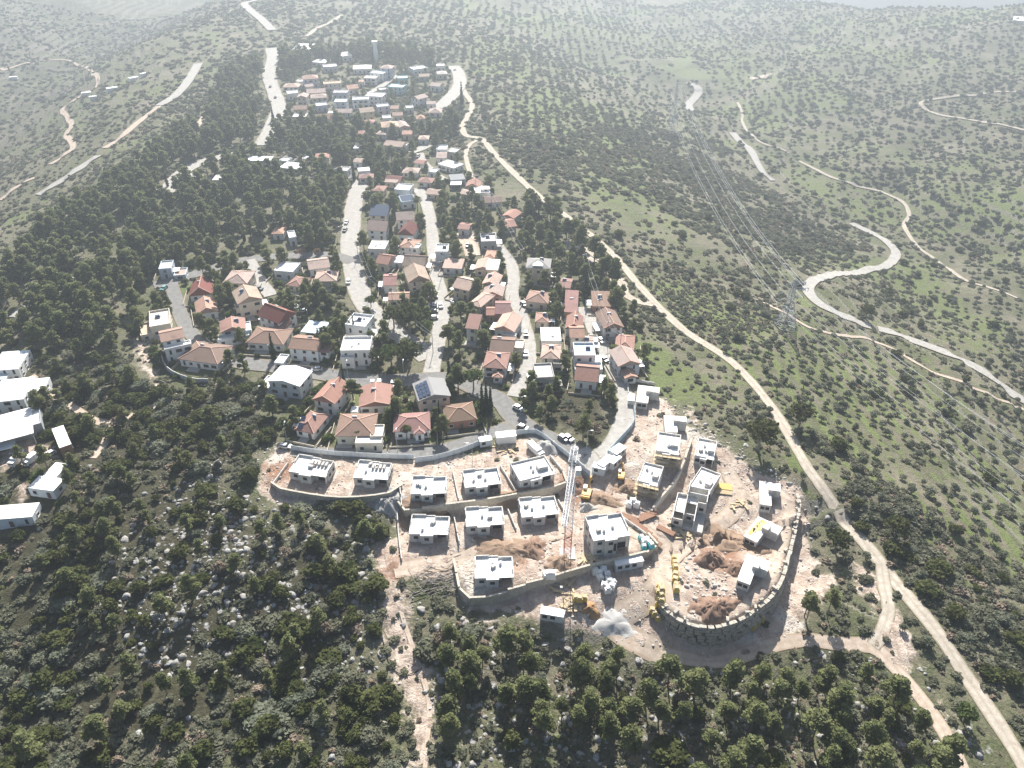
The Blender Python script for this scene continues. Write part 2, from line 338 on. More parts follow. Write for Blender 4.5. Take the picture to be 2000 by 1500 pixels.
ROCK = [([(180,1080),(430,900),(500,1000),(720,1060),(740,1300),(500,1330),(250,1320)],10,0.75), ([(860,1210),(1300,1300),(1750,1300),(1870,1500),(850,1500)],8,0.7), ([(1800,1300),(1960,1480),(1900,1500),(1780,1330)],5,0.8),
 ([(1250,700),(1330,780),(1560,940),(1580,900),(1420,760)],8,0.45), ([(0,240),(120,240),(230,330),(0,420)],30,0.5), ([(1620,380),(2000,400),(2000,600),(1800,560)],40,0.35), ([(1550,960),(1600,980),(1660,1100),(1600,1110)],6,0.6)]
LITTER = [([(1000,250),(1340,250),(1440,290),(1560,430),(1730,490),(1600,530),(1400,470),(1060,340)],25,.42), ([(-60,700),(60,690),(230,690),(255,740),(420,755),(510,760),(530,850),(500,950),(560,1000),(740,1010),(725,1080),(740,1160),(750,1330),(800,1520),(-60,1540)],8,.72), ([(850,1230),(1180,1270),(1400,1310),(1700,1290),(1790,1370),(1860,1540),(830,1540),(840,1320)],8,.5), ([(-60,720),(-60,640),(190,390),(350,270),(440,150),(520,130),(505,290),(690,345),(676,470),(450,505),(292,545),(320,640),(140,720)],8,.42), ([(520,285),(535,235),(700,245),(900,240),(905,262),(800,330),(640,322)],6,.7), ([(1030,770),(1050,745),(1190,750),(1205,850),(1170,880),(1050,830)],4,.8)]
def mask(x, y, polys):
    o = np.zeros(x.shape)
    for P, w, a in polys:
        Q = poly_w(P); w = w*2
        lo, hi = Q.min(0)-4*w, Q.max(0)+4*w
        k = (x > lo[0]) & (x < hi[0]) & (y > lo[1]) & (y < hi[1])
        if k.any(): o[k] = np.maximum(o[k], a*soft(x[k], y[k], Q, w))
    return o
# ------------------------------------------------------------------ terrain sheet
ys = [-70.0, -30, 0, 20, 35]
while ys[-1] < 1500: ys.append(ys[-1]+0.85+0.0042*max(0, ys[-1]-110))
while ys[-1] < 5600: ys.append(ys[-1]*1.045)
ys = np.array(ys)
uu = np.concatenate([np.linspace(-2.3, -1.04, 22), np.linspace(-1, 1, 470), np.linspace(1.04, 2.3, 22)])
hw = 72+0.585*np.maximum(ys, 0)
X = uu[None, :]*hw[:, None]; Y = np.repeat(ys[:, None], len(uu), 1)
Z = H(X, Y)
nr, nc = X.shape
idx = np.arange(nr*nc).reshape(nr, nc)
FQ = np.stack([idx[:-1, :-1], idx[:-1, 1:], idx[1:, 1:], idx[1:, :-1]], -1).reshape(-1, 4)
xf, yf = X.ravel(), Y.ravel()
dirt_v = mask(xf, yf, DIRT)
grass_v = mask(xf, yf, GRASS)
ORCHP = [(1440,700),(1560,640),(1700,680),(1900,790),(2080,900),(2080,1160),(1900,1050),(1760,950),(1600,850)]
om = mask(xf, yf, [(ORCHP, 8, 1.0)]); grass_v = grass_v*(1-om)+om*(.45+.30*np.sin(xf*2*np.pi/6.4)+.35*(vnoise(xf, yf, 40, 2, 2)-.5))
grass_v = np.clip(grass_v+1.15*(vnoise(xf, yf, 60, 21, 4)-.5)*(grass_v > .2), 0, 1)
rough_v = np.where(dirt_v > 0.5, 0.25*np.sin(xf*0.9)*np.cos(yf*0.8+xf*0.3), 0)*((yf < 260))
me = np_mesh('hill_terrain', np.stack([xf, yf, Z.ravel()+rough_v], 1), FQ, GROUND, smooth=True)
for nm, val in (('dirt', dirt_v), ('red', mask(xf, yf, RED)), ('grass', grass_v), ('rock', mask(xf, yf, ROCK)), ('litter', mask(xf, yf, LITTER))):
    a = me.attributes.new(nm, 'FLOAT', 'POINT'); a.data.foreach_set('value', val.astype(np.float32))
tag(obj('terrain', me), 'green and brown hill ridge with valleys on both sides', None, None, 'structure')

# ------------------------------------------------------------------ occupancy raster (keeps plants off roads and houses)
OX0, OY0, OW, OH = -420, 60, 840, 1000
OCC = np.zeros((OH, OW), np.uint8)
def occupy(px, py, r, val=1):
    x0, x1, y0, y1 = [int(v) for v in (px-r-OX0, px+r+1-OX0, py-r-OY0, py+r+1-OY0)]
    x0, y0, x1, y1 = max(x0, 0), max(y0, 0), min(x1, OW), min(y1, OH)
    if x1 > x0 and y1 > y0:
        gx, gy = np.meshgrid(np.arange(x0, x1)+OX0+.5, np.arange(y0, y1)+OY0+.5)
        OCC[y0:y1, x0:x1] |= (((gx-px)**2+(gy-py)**2) < r*r).astype(np.uint8)*val
def occupied(x, y):
    i = (np.asarray(y)-OY0).astype(int); j = (np.asarray(x)-OX0).astype(int)
    ok = (i >= 0) & (i < OH) & (j >= 0) & (j < OW)
    return np.where(ok, OCC[np.clip(i, 0, OH-1), np.clip(j, 0, OW-1)], 0)
# ------------------------------------------------------------------ roads
def smooth_line(w, step=2.0):
    w = np.asarray(w)[:, :2]; out = []
    P = np.vstack([2*w[0]-w[1], w, 2*w[-1]-w[-2]])
    for i in range(1, len(P)-2):
        n = max(2, int(np.linalg.norm(P[i+1]-P[i])/step))
        for t in np.linspace(0, 1, n, endpoint=False):
            a, b, c, d = P[i-1], P[i], P[i+1], P[i+2]
            out.append(0.5*((2*b)+(-a+c)*t+(2*a-5*b+4*c-d)*t*t+(-a+3*b-3*c+d)*t**3))
    out.append(P[-2]); return np.array(out)
def ribbon_xy(L, offs):
    T = np.gradient(L, axis=0); T /= np.linalg.norm(T, axis=1)[:, None]+1e-9
    Nn = np.stack([-T[:, 1], T[:, 0]], 1)
    return L[:, None, :]+Nn[:, None, :]*offs[None, :, None] if np.ndim(offs) == 1 else L[:, None, :]+Nn[:, None, :]*offs[:, :, None]
ROADS = {}
def road(name, pts, width, m, label, lift=0.13, wob_=0.0, clear=1.0):
    L = smooth_line(cast([p[0] for p in pts], [p[1] for p in pts]), 2.0)
    k = 7; base = np.linspace(-1, 1, k)
    wd = width/2*np.ones(len(L)); wob_ = max(wob_, .05)
    if wob_: wd = wd*(1+wob_*np.interp(np.arange(len(L)), np.arange(0, len(L)+4, 4), rng.uniform(-1, 1, len(np.arange(0, len(L)+4, 4)))))
    R = ribbon_xy(L, wd[:, None]*base[None, :])
    dist = np.hypot(R[..., 0], R[..., 1])
    z = H(R[..., 0], R[..., 1])
    if m in (ASPHALT, ASPHALT_OLD, PAVE): z = np.maximum(z, z.mean(1)[:, None]*0.4+z*0.6)
    else: lift = lift*.6
    z = z + lift + 0.0006*np.maximum(dist-150, 0)
    n = len(L); id_ = np.arange(n*k).reshape(n, k)
    fq = np.stack([id_[:-1, 1:], id_[:-1, :-1], id_[1:, :-1], id_[1:, 1:]], -1).reshape(-1, 4)
    me = np_mesh(name, np.concatenate([R, z[..., None]], -1).reshape(-1, 3), fq, m, smooth=True)
    a = me.attributes.new('across', 'FLOAT', 'POINT'); a.data.foreach_set('value', np.tile(base, n).astype(np.float32))
    for p in L[::1]: occupy(p[0], p[1], width/2+clear)
    ROADS.setdefault(name, []).append((L, width))
    return tag(obj(name, me), label, None, None, 'structure')
def road_set():
    road('road', [(708,352),(696,380),(690,410),(686,450),(683,480),(690,520),(697,555),(712,590),(738,622),(775,652),(805,672),(838,700)], 9.5, ASPHALT_OLD, 'wide pale main road running up through the village')
    road('road', [(815,368),(832,395),(842,440),(847,490),(852,540),(864,590),(860,640),(850,690),(843,725),(838,742)], 6.5, ASPHALT_OLD, 'narrow pale village street lined with parked cars', 0.16)
    road('road', [(425,690),(470,708),(530,716),(600,726),(700,742),(780,744),(840,740),(890,742),(935,762),(980,785),(1002,812),(1040,842),(1090,866),(1140,895)], 8, ASPHALT, 'grey street in tree shade along the lower edge of the village', 0.19)
    road('road', [(1150,915),(1165,895),(1190,875),(1212,838),(1224,795),(1210,745),(1190,705),(1170,665),(1152,625),(1140,600)], 6.5, ASPHALT_OLD, 'pale street climbing beside the blue hoarding', 0.15)
    road('road', [(958,455),(975,485),(996,512),(1003,545),(1000,580),(1012,600),(1025,640),(1033,680),(1031,715),(1018,745),(1005,775)], 6, ASPHALT_OLD, 'pale narrow street between red roofed houses', 0.14)
    road('road', [(330,545),(345,590),(355,620),(372,650),(400,676),(430,692),(470,706)], 6, ASPHALT, 'grey lane curving past the brown roofed villa', 0.16)
    road('road', [(300,558),(340,549),(400,530),(460,512),(530,503),(600,500),(650,500),(690,512)], 7, ASPHALT, 'shaded grey lane under the pine wood', 0.15)
    road('road', [(487,508),(498,530),(512,555),(530,578)], 6, ASPHALT_OLD, 'short pale cul de sac between two villas', 0.17)
    road('road', [(575,882),(650,886),(740,889),(800,887),(850,880),(900,868),(950,850),(1000,830)], 5.5, ASPHALT, 'dark asphalt lane behind the pale hoarding', 0.16)
    road('road', [(1128,880),(1150,905),(1168,925)], 9, ASPHALT_OLD, 'dusty road end at the building site gate', 0.21)
    road('track', [(880,130),(893,150),(905,178),(922,205),(912,230),(903,250),(912,266),(940,272),(965,300),(1000,335),(1060,390),(1130,440),(1200,500),(1250,560),(1330,640),(1420,700),(1480,760),(1530,830),(1575,910),(1630,990),(1690,1062),(1760,1150),(1830,1235),(1900,1340),(1960,1430),(2012,1515)], 4.4, GRAVEL, 'long pale gravel track along the foot of the village', 0.2, 0.12, 0.5)
    road('track', [(1105,470),(1150,492),(1190,520),(1213,550),(1222,575),(1250,590),(1290,597)], 4.5, GRAVEL, 'pale gravel loop beside the long track', 0.18, 0.15, 0.3)
    road('track', [(945,372),(925,350),(914,325),(910,300),(918,283),(932,275)], 3.0, GRAVEL, 'grassy two rut track below the sheds', 0.18, 0.1, 0.3)
    road('road', [(2020,800),(1985,775),(1900,715),(1850,690),(1770,662),(1715,643)], 6.2, ASPHALT_OLD, 'pale asphalt valley road leaving the view', 0.25)
    road('road', [(1700,638),(1660,622),(1610,600),(1585,580),(1578,562),(1592,546),(1630,537),(1690,529),(1730,520),(1748,503),(1746,488),(1728,470),(1700,455),(1662,437)], 6.2, ASPHALT_OLD, 'pale asphalt valley road in its sharp double bend', 0.25)
    road('road', [(1508,354),(1490,335),(1475,310),(1462,290),(1430,260)], 6.5, ASPHALT_OLD, 'pale stretch of valley road between shrubs', 0.3)
    road('road', [(1350,217),(1345,205),(1357,192),(1364,178),(1357,168),(1344,162)], 9, ASPHALT_OLD, 'white curl of valley road below the green field', 0.3)
    road('track', [(2000,588),(1940,565),(1880,545),(1830,510),(1795,485),(1775,460),(1765,440),(1775,420),(1762,395),(1720,375),(1670,362),(1620,345),(1560,315)], 3.0, GRAVEL, 'pale track winding over the far slope', 0.25, 0.15, 0.3)
    road('track', [(2000,180),(1950,180),(1900,187),(1840,192),(1800,200),(1805,212),(1835,225),(1880,232),(1960,245),(2000,255)], 3.4, GRAVEL, 'far pale track looping round a field', 0.3, 0.1, 0.3)
    road('track', [(1440,200),(1450,225),(1450,240),(1480,275),(1540,300)], 2.6, GRAVEL, 'faint track through the far shrubs', 0.3, 0.15, 0.3)
    road('track', [(1480,585),(1530,610),(1580,640),(1640,655),(1690,660),(1740,680),(1800,715),(1860,740),(1940,775),(2000,800)], 1.9, EARTH, 'brown footpath below the pylon', 0.22, 0.2, 0.2)
    road('road', [(75,382),(110,360),(150,333),(190,305)], 7.5, ASPHALT_OLD, 'pale road on the western slope, lower stretch', 0.3)
    road('road', [(205,290),(240,265),(270,240),(310,208)], 6, EARTH, 'brown unpaved stretch of the western slope road', 0.3)
    road('road', [(312,207),(340,190),(360,170),(375,148),(388,125)], 8, ASPHALT_OLD, 'pale road on the western slope, upper bend', 0.3)
    road('track', [(0,392),(35,365),(68,348)], 4.5, EARTH, 'tan track at the valley bottom', 0.3, 0.1, 0.3)
    road('track', [(98,322),(130,300),(143,285),(130,265),(140,245),(132,230),(122,215),(140,200),(165,182),(192,160),(180,143),(165,130),(140,121),(110,118),(60,124),(0,136)], 4.5, EARTH, 'tan track winding along the green valley bottom', 0.35, 0.15, 0.3)
    road('track', [(370,264),(395,235),(410,212),(424,190)], 4.5, EARTH, 'short tan track above the pine wood', 0.3, 0.1, 0.3)
    road('road', [(500,2),(478,8),(490,22),(510,38),(532,60)], 9, ASPHALT_OLD, 'white road curling over the ridge top', 0.35)
    road('track', [(600,72),(620,56),(645,45),(668,30)], 5, GRAVEL, 'pale track leading away from the hilltop', 0.35)
    road('road', [(530,95),(533,115),(526,145),(530,165),(537,185),(545,210),(538,232),(528,255),(512,285)], 11, ASPHALT_OLD, 'broad pale road beside the upper village', 0.3)
    road('road', [(885,130),(896,145),(898,165),(888,182),(868,202),(855,212)], 11, ASPHALT_OLD, 'broad pale road bend at the end of the upper village', 0.3)
    road('road', [(700,186),(735,176),(760,158),(775,148)], 6, ASPHALT_OLD, 'short street cutting across the upper village', 0.25)
    road('road', [(560,312),(600,318),(650,328),(690,348)], 6, ASPHALT, 'shaded lane behind the pine wood', 0.2)
    road('road', [(800,298),(820,292),(836,284)], 7, ASPHALT_OLD, 'small pale turning place under the trees', 0.2)
    road('road', [(820,300),(828,318),(845,335),(868,352)], 5, ASPHALT_OLD, 'thin pale lane past the sheds', 0.2)
    road('path', [(905,468),(918,480),(925,500)], 8, EARTH, 'bare sandy yard beside the white cube house', 0.2)
    road('track', [(1290,1275),(1350,1288),(1420,1290),(1500,1262),(1570,1250),(1640,1258),(1700,1262),(1735,1290),(1800,1365),(1850,1440),(1880,1505)], 4.0, EARTH, 'reddish earth track under the curved block wall', 0.15, 0.12, 0.3)
    road('track', [(1722,1105),(1728,1150),(1735,1190),(1722,1235),(1705,1262)], 3.6, GRAVEL, 'short pale track joining the long gravel track', 0.22, 0.12, 0.3)
    road('track', [(1150,1000),(1200,1010),(1255,1040),(1290,1070),(1300,1100),(1290,1140),(1250,1180),(1200,1215),(1250,1255),(1300,1277)], 7, EARTH, 'churned earth haul road through the building site', 0.12, 0.15, 0)
    road('track', [(1300,1100),(1330,1070),(1380,1040),(1430,1000),(1440,960),(1420,915)], 5.5, EARTH, 'churned earth side road between the shells', 0.14, 0.15, 0)
    road('track', [(1500,950),(1540,990),(1535,1050),(1520,1110),(1490,1165),(1430,1200),(1370,1205),(1320,1180),(1300,1140),(1297,1105)], 6, EARTH, 'packed earth road inside the curved block wall', 0.13, 0.12, 0)
    road('track', [(770,1115),(860,1100),(950,1075),(1050,1050),(1110,1035)], 6, EARTH, 'packed earth lane before the lower row of shells', 0.12, 0.15, 0)
    road('path', [(60,735),(100,768),(150,800),(185,822),(212,828),(215,845),(200,870),(180,895)], 3.2, EARTH, 'earth footpath from the white sheds', 0.15, 0.2, 0.4)
    road('path', [(215,832),(250,815),(290,798),(325,785),(350,770)], 3.0, EARTH, 'earth footpath climbing to the brown roofed villa', 0.15, 0.2, 0.4)
    road('path', [(775,1140),(785,1200),(815,1290),(838,1370),(835,1440),(830,1500)], 1.3, EARTH, 'worn earth trail down the scrub slope', 0.12, 0.25, 0.2)
    road('road', [(150,545),(170,530),(188,518)], 7, ASPHALT_OLD, 'glimpse of paved road in the pine wood', 0.2)
    road('road', [(30,620),(48,603),(62,592)], 7, ASPHALT_OLD, 'paved bend at the edge of the pine wood', 0.2)
    road('road', [(325,378),(340,352),(365,332),(395,318),(430,308),(470,300)], 9, ASPHALT_OLD, 'paved drive to the yard in the pine wood', 0.2)
    road('road', [(360,345),(385,352),(400,358)], 14, PAVE, 'paved yard with a painted court in the pine wood', 0.22)
road_set()
for u_, v_, r_ in ((20,900,9),(60,885,9),(95,875,8),(35,880,9),(75,910,5),(110,890,4),(45,960,6),(40,985,4)):
    q_ = cast([u_], [v_])[0]; occupy(q_[0], q_[1], r_*.62)
# ------------------------------------------------------------------ houses
def tile_mat():
    m, n, b = new_mat('roof_tiles'); P = opos(n); oc = N(n, 'ShaderNodeObjectInfo')
    sep = N(n, 'ShaderNodeSeparateXYZ'); n.links.new(P, sep.inputs[0])
    f = noise(n, 0.9, 5, 0.7, P); g = noise(n, 0.25, 4, 0.65, wpos(n))
    k = math_(n, 'MULTIPLY_ADD', f, 0.55, 0.70)
    c = N(n, 'ShaderNodeVectorMath', operation='SCALE'); n.links.new(oc.outputs['Color'], c.inputs[0]); n.links.new(k, c.inputs['Scale'])
    c2 = mixc(n, math_(n, 'MULTIPLY', ramp(n, g, 0.5, 0.72), 0.5), c.outputs[0], (0.16, 0.115, 0.085))
    n.links.new(c2, b.inputs['Base Color'])
    wv = N(n, 'ShaderNodeTexWave'); wv.inputs['Scale'].default_value = 1.1; wv.inputs['Distortion'].default_value = 0.4; wv.bands_direction = 'DIAGONAL'
    n.links.new(P, wv.inputs[0]); bump(n, b, math_(n, 'ADD', wv.outputs['Fac'], f), 0.5, 0.08); b.inputs['Roughness'].default_value = 0.75
    return m
TILE = tile_mat()
WALLM = simple('render_wall', (1, 1, 1), 0.14, 0.5, 0.9, 0.1, obj_color=True)
FLATM = simple('roof_screed', (1, 1, 1), 0.16, 0.35, 0.85, 0.1, obj_color=True)
CONC = simple('raw_concrete', (0.47, 0.45, 0.42), 0.22, 0.5, 0.9, 0.2)
CAPM = simple('ridge_tiles', (0.56, 0.36, 0.28), 0.2, 2.0)
FRAME = simple('window_frame', (0.62, 0.60, 0.56), 0.1, 3)
GLASS, gn_, gb_ = new_mat('dark_window_glass'); gb_.inputs['Base Color'].default_value = (0.022, 0.027, 0.034, 1); gb_.inputs['Roughness'].default_value = 0.12; gb_.inputs['Specular IOR Level'].default_value = 0.5
PANEL, pn_, pb_ = new_mat('solar_glass'); pb_.inputs['Base Color'].default_value = (0.045, 0.065, 0.11, 1); pb_.inputs['Roughness'].default_value = 0.2; pb_.inputs['Specular IOR Level'].default_value = 0.5
WHITEM = simple('white_enamel', (0.80, 0.80, 0.78), 0.06, 1.0, 0.5, 0, 0.4)
STONEW = simple('garden_stone', (0.46, 0.40, 0.32), 0.2, 1.0)
DOORM = simple('door_paint', (0.16, 0.10, 0.07), 0.2, 2)
ROOFC = dict(r=(0.345,0.195,0.155), o=(0.42,0.262,0.195), p=(0.46,0.345,0.29), b=(0.265,0.175,0.132), d=(0.205,0.075,0.06), t=(0.42,0.315,0.235), m=(0.32,0.175,0.155), g=(0.27,0.27,0.27), w=(0.78,0.77,0.74), k=(0.06,0.08,0.12), e=(0.50,0.48,0.45), n=(0.19,0.13,0.09), q=(0.60,0.67,0.72), s=(0.50,0.42,0.335))
WALLC = dict(w=(0.74,0.73,0.70), c=(0.62,0.545,0.44), s=(0.50,0.42,0.335), b=(0.56,0.62,0.67), t=(0.36,0.60,0.62), l=(0.58,0.56,0.62), k=(0.36,0.18,0.125), g=(0.42,0.41,0.40), y=(0.62,0.53,0.35))
def win_mesh(w, h):
    f = MB()
    for a in ((-w/2-.1, w/2+.1, -h/2-.12, -h/2), (-w/2-.1, w/2+.1, h/2, h/2+.1), (-w/2-.1, -w/2, -h/2, h/2), (w/2, w/2+.1, -h/2, h/2)):
        f.box(a[0], a[1], -.10, .02, a[2], a[3])
    f.box(-w/2-.2, w/2+.2, -.22, .0, -h/2-.2, -h/2-.12)
    p = MB().box(-w/2, w/2, -.035, .02, -h/2, h/2)
    q = MB(); q.v = f.v+[(x, y, z) for x, y, z in p.v]; q.f = f.f+[tuple(i+len(f.v) for i in g) for g in p.f]; q.m = [0]*len(f.f)+[1]*len(p.f)
    return f.mesh('window_frame', FRAME), p.mesh('window_pane', GLASS), q.mesh('window_far', [FRAME, GLASS])
WIN = {'s': win_mesh(1.25, 1.15), 'w': win_mesh(2.1, 1.3), 't': win_mesh(0.8, 1.9)}
DOORMESH = MB().box(-.55, .55, -.12, .02, 0, 2.15).mesh('door', DOORM)
WH_TANK = MB().bar((-.75, 0, .95), (.75, 0, .95), .30, 8).bar((-.6, 0, 0), (-.6, 0, .8), .05).bar((.6, 0, 0), (.6, 0, .8), .05).mesh('water_heater', WHITEM)
WH_PAN = MB().add([(-.9, -1.9, .05), (.9, -1.9, .05), (.9, -.25, .8), (-.9, -.25, .8), (-.9, -1.9, -.02), (.9, -1.9, -.02), (.9, -.25, .7), (-.9, -.25, .7)], [(0,1,2,3), (4,7,6,5), (0,4,5,1), (1,5,6,2), (2,6,7,3), (3,7,4,0)]).mesh('solar_collector', PANEL)
AC = MB().box(-.5, .5, -.22, .22, 0, .7).mesh('air_conditioner', WHITEM)
def child(name, data, par, loc=(0, 0, 0), rz=0.0, color=None):
    o = obj(name, data, par, loc)
    if rz: o.rotation_euler = (0, 0, rz)
    if color: o.color = (*color, 1)
    return o
def window(par, kind, x, y, z, rz, near):
    a, b, c = WIN[kind]
    if near:
        w = child('window', a, par, (x, y, z), rz); child('pane', b, w)
    else: child('window', c, par, (x, y, z), rz)
def roof_mesh(x0, x1, y0, y1, z, kind, rise, ov=0.5, th=0.22):
    X0, X1, Y0, Y1 = x0-ov, x1+ov, y0-ov, y1+ov; cx, cy = (X0+X1)/2, (Y0+Y1)/2
    b = MB(); cap = MB()
    c4 = [(X0, Y0), (X1, Y0), (X1, Y1), (X0, Y1)]
    lo = [(x, y, z-th) for x, y in c4]; hi = [(x, y, z) for x, y in c4]
    side = [(0,1,5,4), (1,2,6,5), (2,3,7,6), (3,0,4,7), (0,3,2,1)]
    zr = z+rise
    if kind == 'gx':
        r = [(X0, cy, zr), (X1, cy, zr)]; fs = [(4,5,9,8), (6,7,8,9), (5,6,9), (7,4,8)]; lines = [(r[0], r[1])]
    elif kind == 'gy':
        r = [(cx, Y0, zr), (cx, Y1, zr)]; fs = [(4,5,8), (5,6,9,8), (6,7,9), (7,4,8,9)]; lines = [(r[0], r[1]), (hi[0], r[0]), (hi[1], r[0])]
    elif kind == 'shed':
        r = [(X0, Y1, zr), (X1, Y1, zr)]; fs = [(4,5,9,8), (5,6,9), (7,4,8), (6,7,8,9)]; lines = []
    else:   # hip
        W_, D_ = X1-X0, Y1-Y0
        if W_ >= D_: k = D_/2*0.92; r = [(X0+k, cy, zr), (X1-k, cy, zr)]; fs = [(4,5,9,8), (6,7,8,9), (5,6,9), (7,4,8)]; lines = [(r[0], r[1]), (hi[0], r[0]), (hi[3], r[0]), (hi[1], r[1]), (hi[2], r[1])]
        else: k = W_/2*0.92; r = [(cx, Y0+k, zr), (cx, Y1-k, zr)]; fs = [(4,5,8), (5,6,9,8), (6,7,9), (7,4,8,9)]; lines = [(r[0], r[1]), (hi[0], r[0]), (hi[1], r[0]), (hi[2], r[1]), (hi[3], r[1])]
    b.add(lo+hi+r, side+fs)
    for p, q in lines: cap.bar(p, q, 0.17, 4)
    return b, cap
def gable_wall(x0, x1, y0, y1, z, kind, rise, ov=0.5):
    b = MB(); cx, cy = (x0+x1)/2, (y0+y1)/2
    if kind == 'gy':
        rr = rise*(x1-x0)/(x1-x0+2*ov)
        for y in (y0, y1): b.add([(x0, y, z-.02), (x1, y, z-.02), (cx, y, z+rr-.1)], [(0,1,2)])
    if kind in ('gx', 'shed'):
        rr = rise*(y1-y0)/(y1-y0+2*ov)
        for x in (x0, x1): b.add([(x, y0, z-.02), (x, y1, z-.02), (x, cy if kind == 'gx' else y1, z+rr-.1)], [(0,1,2)])
    return b
HOUSE_SPOTS = []
def house(ax, ay, bx, by, D, Hh, kind, rc, wc, label, cat='house', ext=(), sol=0, wh=None, name='house', pitch=0.40, ov=0.5, near=None, win=True, parapet=0.5, site=False, group=None, ac=0):
    near = (ay > 470) if near is None else near
    P = cast([ax, bx, (ax+bx)/2], [ay, by, (ay+by)/2], Hh)
    A, B = P[0], P[1]; dx, dy = B[0]-A[0], B[1]-A[1]
    yaw = math.atan2(dy, dx); yaw = max(-0.75, min(0.75, yaw))
    Wd = min(max(math.hypot(dx, dy), 3.0), 34); mid = P[2][:2]
    fx, fy = math.cos(yaw), math.sin(yaw); px, py = -fy, fx
    o = mid - np.array([fx, fy])*Wd/2
    cen = mid+np.array([px, py])*D/2
    gx = np.array([o+np.array([fx, fy])*Wd*i+np.array([px, py])*D*j for i in (0, .5, 1) for j in (0, .5, 1)])
    z0 = float(H(gx[:, 0], gx[:, 1]).mean())
    front = float(H(np.array([mid[0]]), np.array([mid[1]]))[0])
    z0 = 0.5*z0+0.5*front
    t = thing(name, (float(o[0]), float(o[1]), z0), yaw, label, cat, group)
    r = random.Random(int(ax*7+ay*13))
    j = lambda c: (lambda k: tuple(min(1, v*k*(1+q*.5*(k-1))) for v, q in zip(c, (1, 0, -1))))(r.uniform(.88, 1.10))
    rcol, wcol = j(ROOFC[rc]), j(WALLC[wc])
    flat = kind == 'flat'
    blocks = [(0, Wd, 0, D, Hh, kind, rc)]+list(ext)
    for bi, (x0, x1, y0, y1, h, kd, rk) in enumerate(blocks):
        e = 0.0 if bi == 0 else 0.012*bi
        w = MB(); base = -2.6
        if kd == 'open':      # carport or pergola on posts
            for qx in (x0+.15, x1-.15):
                for qy in (y0+.15, y1-.15): w.box(qx-.1, qx+.1, qy-.1, qy+.1, base, h-.18)
            child('post', w.mesh('posts', WALLM), t, color=wcol)
        else:
            w.box(x0, x1, y0, y1, base, h-(.24 if kd != 'flat' else 0)-e)
            g = gable_wall(x0, x1, y0, y1, h-.22, kd, 1.0*pitch*min(x1-x0, y1-y0)/2+.1)
            w.add(g.v, g.f)
            child('wall', w.mesh('walls', WALLM), t, color=wcol)
        col = j(ROOFC[rk]) if bi else rcol
        if kd in ('flat', 'open'):
            rb = MB().box(x0-.03-(.25 if kd == 'open' else 0), x1+.03+(.25 if kd == 'open' else 0), y0-.03, y1+.03, h-(.18 if kd == 'open' else .02), h+.03+e)
            child('roof', rb.mesh('flat_roof', FLATM), t, color=col)
            if kd == 'flat' and parapet > 0:
                pb = MB(); k = .22
                for a in ((x0-.06, x1+.06, y0-.06, y0+k), (x0-.06, x1+.06, y1-k, y1+.06), (x0-.06, x0+k, y0+k, y1-k), (x1-k, x1+.06, y0+k, y1-k)):
                    pb.box(a[0], a[1], a[2], a[3], h-.3, h+parapet)
                child('parapet', pb.mesh('parapet', WALLM), t, color=wcol)
        else:
            rise = pitch*min(x1-x0, y1-y0)/2 if kd != 'shed' else pitch*(y1-y0)*0.5
            rb, cap = roof_mesh(x0, x1, y0, y1, h+e, kd, rise, ov)
            ro = child('roof', rb.mesh('tiled_roof', TILE if rk not in 'wkgq' else FLATM), t, color=col)
            if cap.v and near and rk not in 'wkgq': child('ridge_cap', cap.mesh('ridge_cap', CAPM), ro)
        if win and kd != 'open':
            ns = max(1, int(round(h/3.0)))
            for st in range(ns):
                zc = h/ns*st+min(1.65, h/ns*0.55)
                n = max(1, int((x1-x0)/3.1))
                for i in range(n):
                    xx = x0+(i+.5)*(x1-x0)/n+r.uniform(-.25, .25)
                    if st == 0 and i == n//2 and bi == 0: child('door', DOORMESH, t, (xx, y0, .05)); continue
                    window(t, r.choice('sswt' if h > 3 else 'ssw'), xx, y0, zc, 0, near)
                if near or ax > 1000 or ax < 900:
                    m = max(1, int((y1-y0)/4.2))
                    for i in range(m):
                        yy = y0+(i+.5)*(y1-y0)/m
                        if ax < 1000: window(t, 's', x1, yy, zc, math.pi/2, near)
                        else: window(t, 's', x0, yy, zc, -math.pi/2, near)
    if sol:
        for i in range(sol):
            for q in range(4 if sol > 2 else 2):
                if kind == 'gy':
                    xx = .8+i*(Wd/2-1)/max(1, sol); zz = Hh+.12+pitch*(xx+ov)
                    s = MB().box(-.65, .65, -.95, .95, 0, .06); so = child('solar_panel', s.mesh('solar_panel', PANEL), t, (xx, 1.2+q*2.1, zz+.08)); so.rotation_euler = (0, -math.atan(pitch), 0)
                else:
                    s = MB().box(-.85, .85, -.95, .95, 0, .06); so = child('solar_panel', s.mesh('solar_panel', PANEL), t, (1.3+i*(Wd-1.6)/max(1, sol), 1.0+q*2.1, Hh+.12+(pitch*(1.0+q*2.1+ov) if kind != 'flat' else .25))); so.rotation_euler = (math.atan(pitch) if kind != 'flat' else .2, 0, 0)
    if wh is None: wh = 1 if (near and r.random() < .55) else 0
    for i in range(wh):
        xx = Wd*(.3+.4*r.random()); yy = D*.62
        zz = Hh+.05 if flat else Hh+(pitch*min(Wd, D)/2)*0.62
        tk = child('water_heater', WH_TANK, t, (xx, yy, zz), r.uniform(-.2, .2)); child('solar_collector', WH_PAN, tk)
    for i in range(ac): child('air_conditioner', AC, t, (Wd*(.25+.5*r.random()), D*(.3+.5*r.random()), Hh+.04), r.uniform(0, 3))
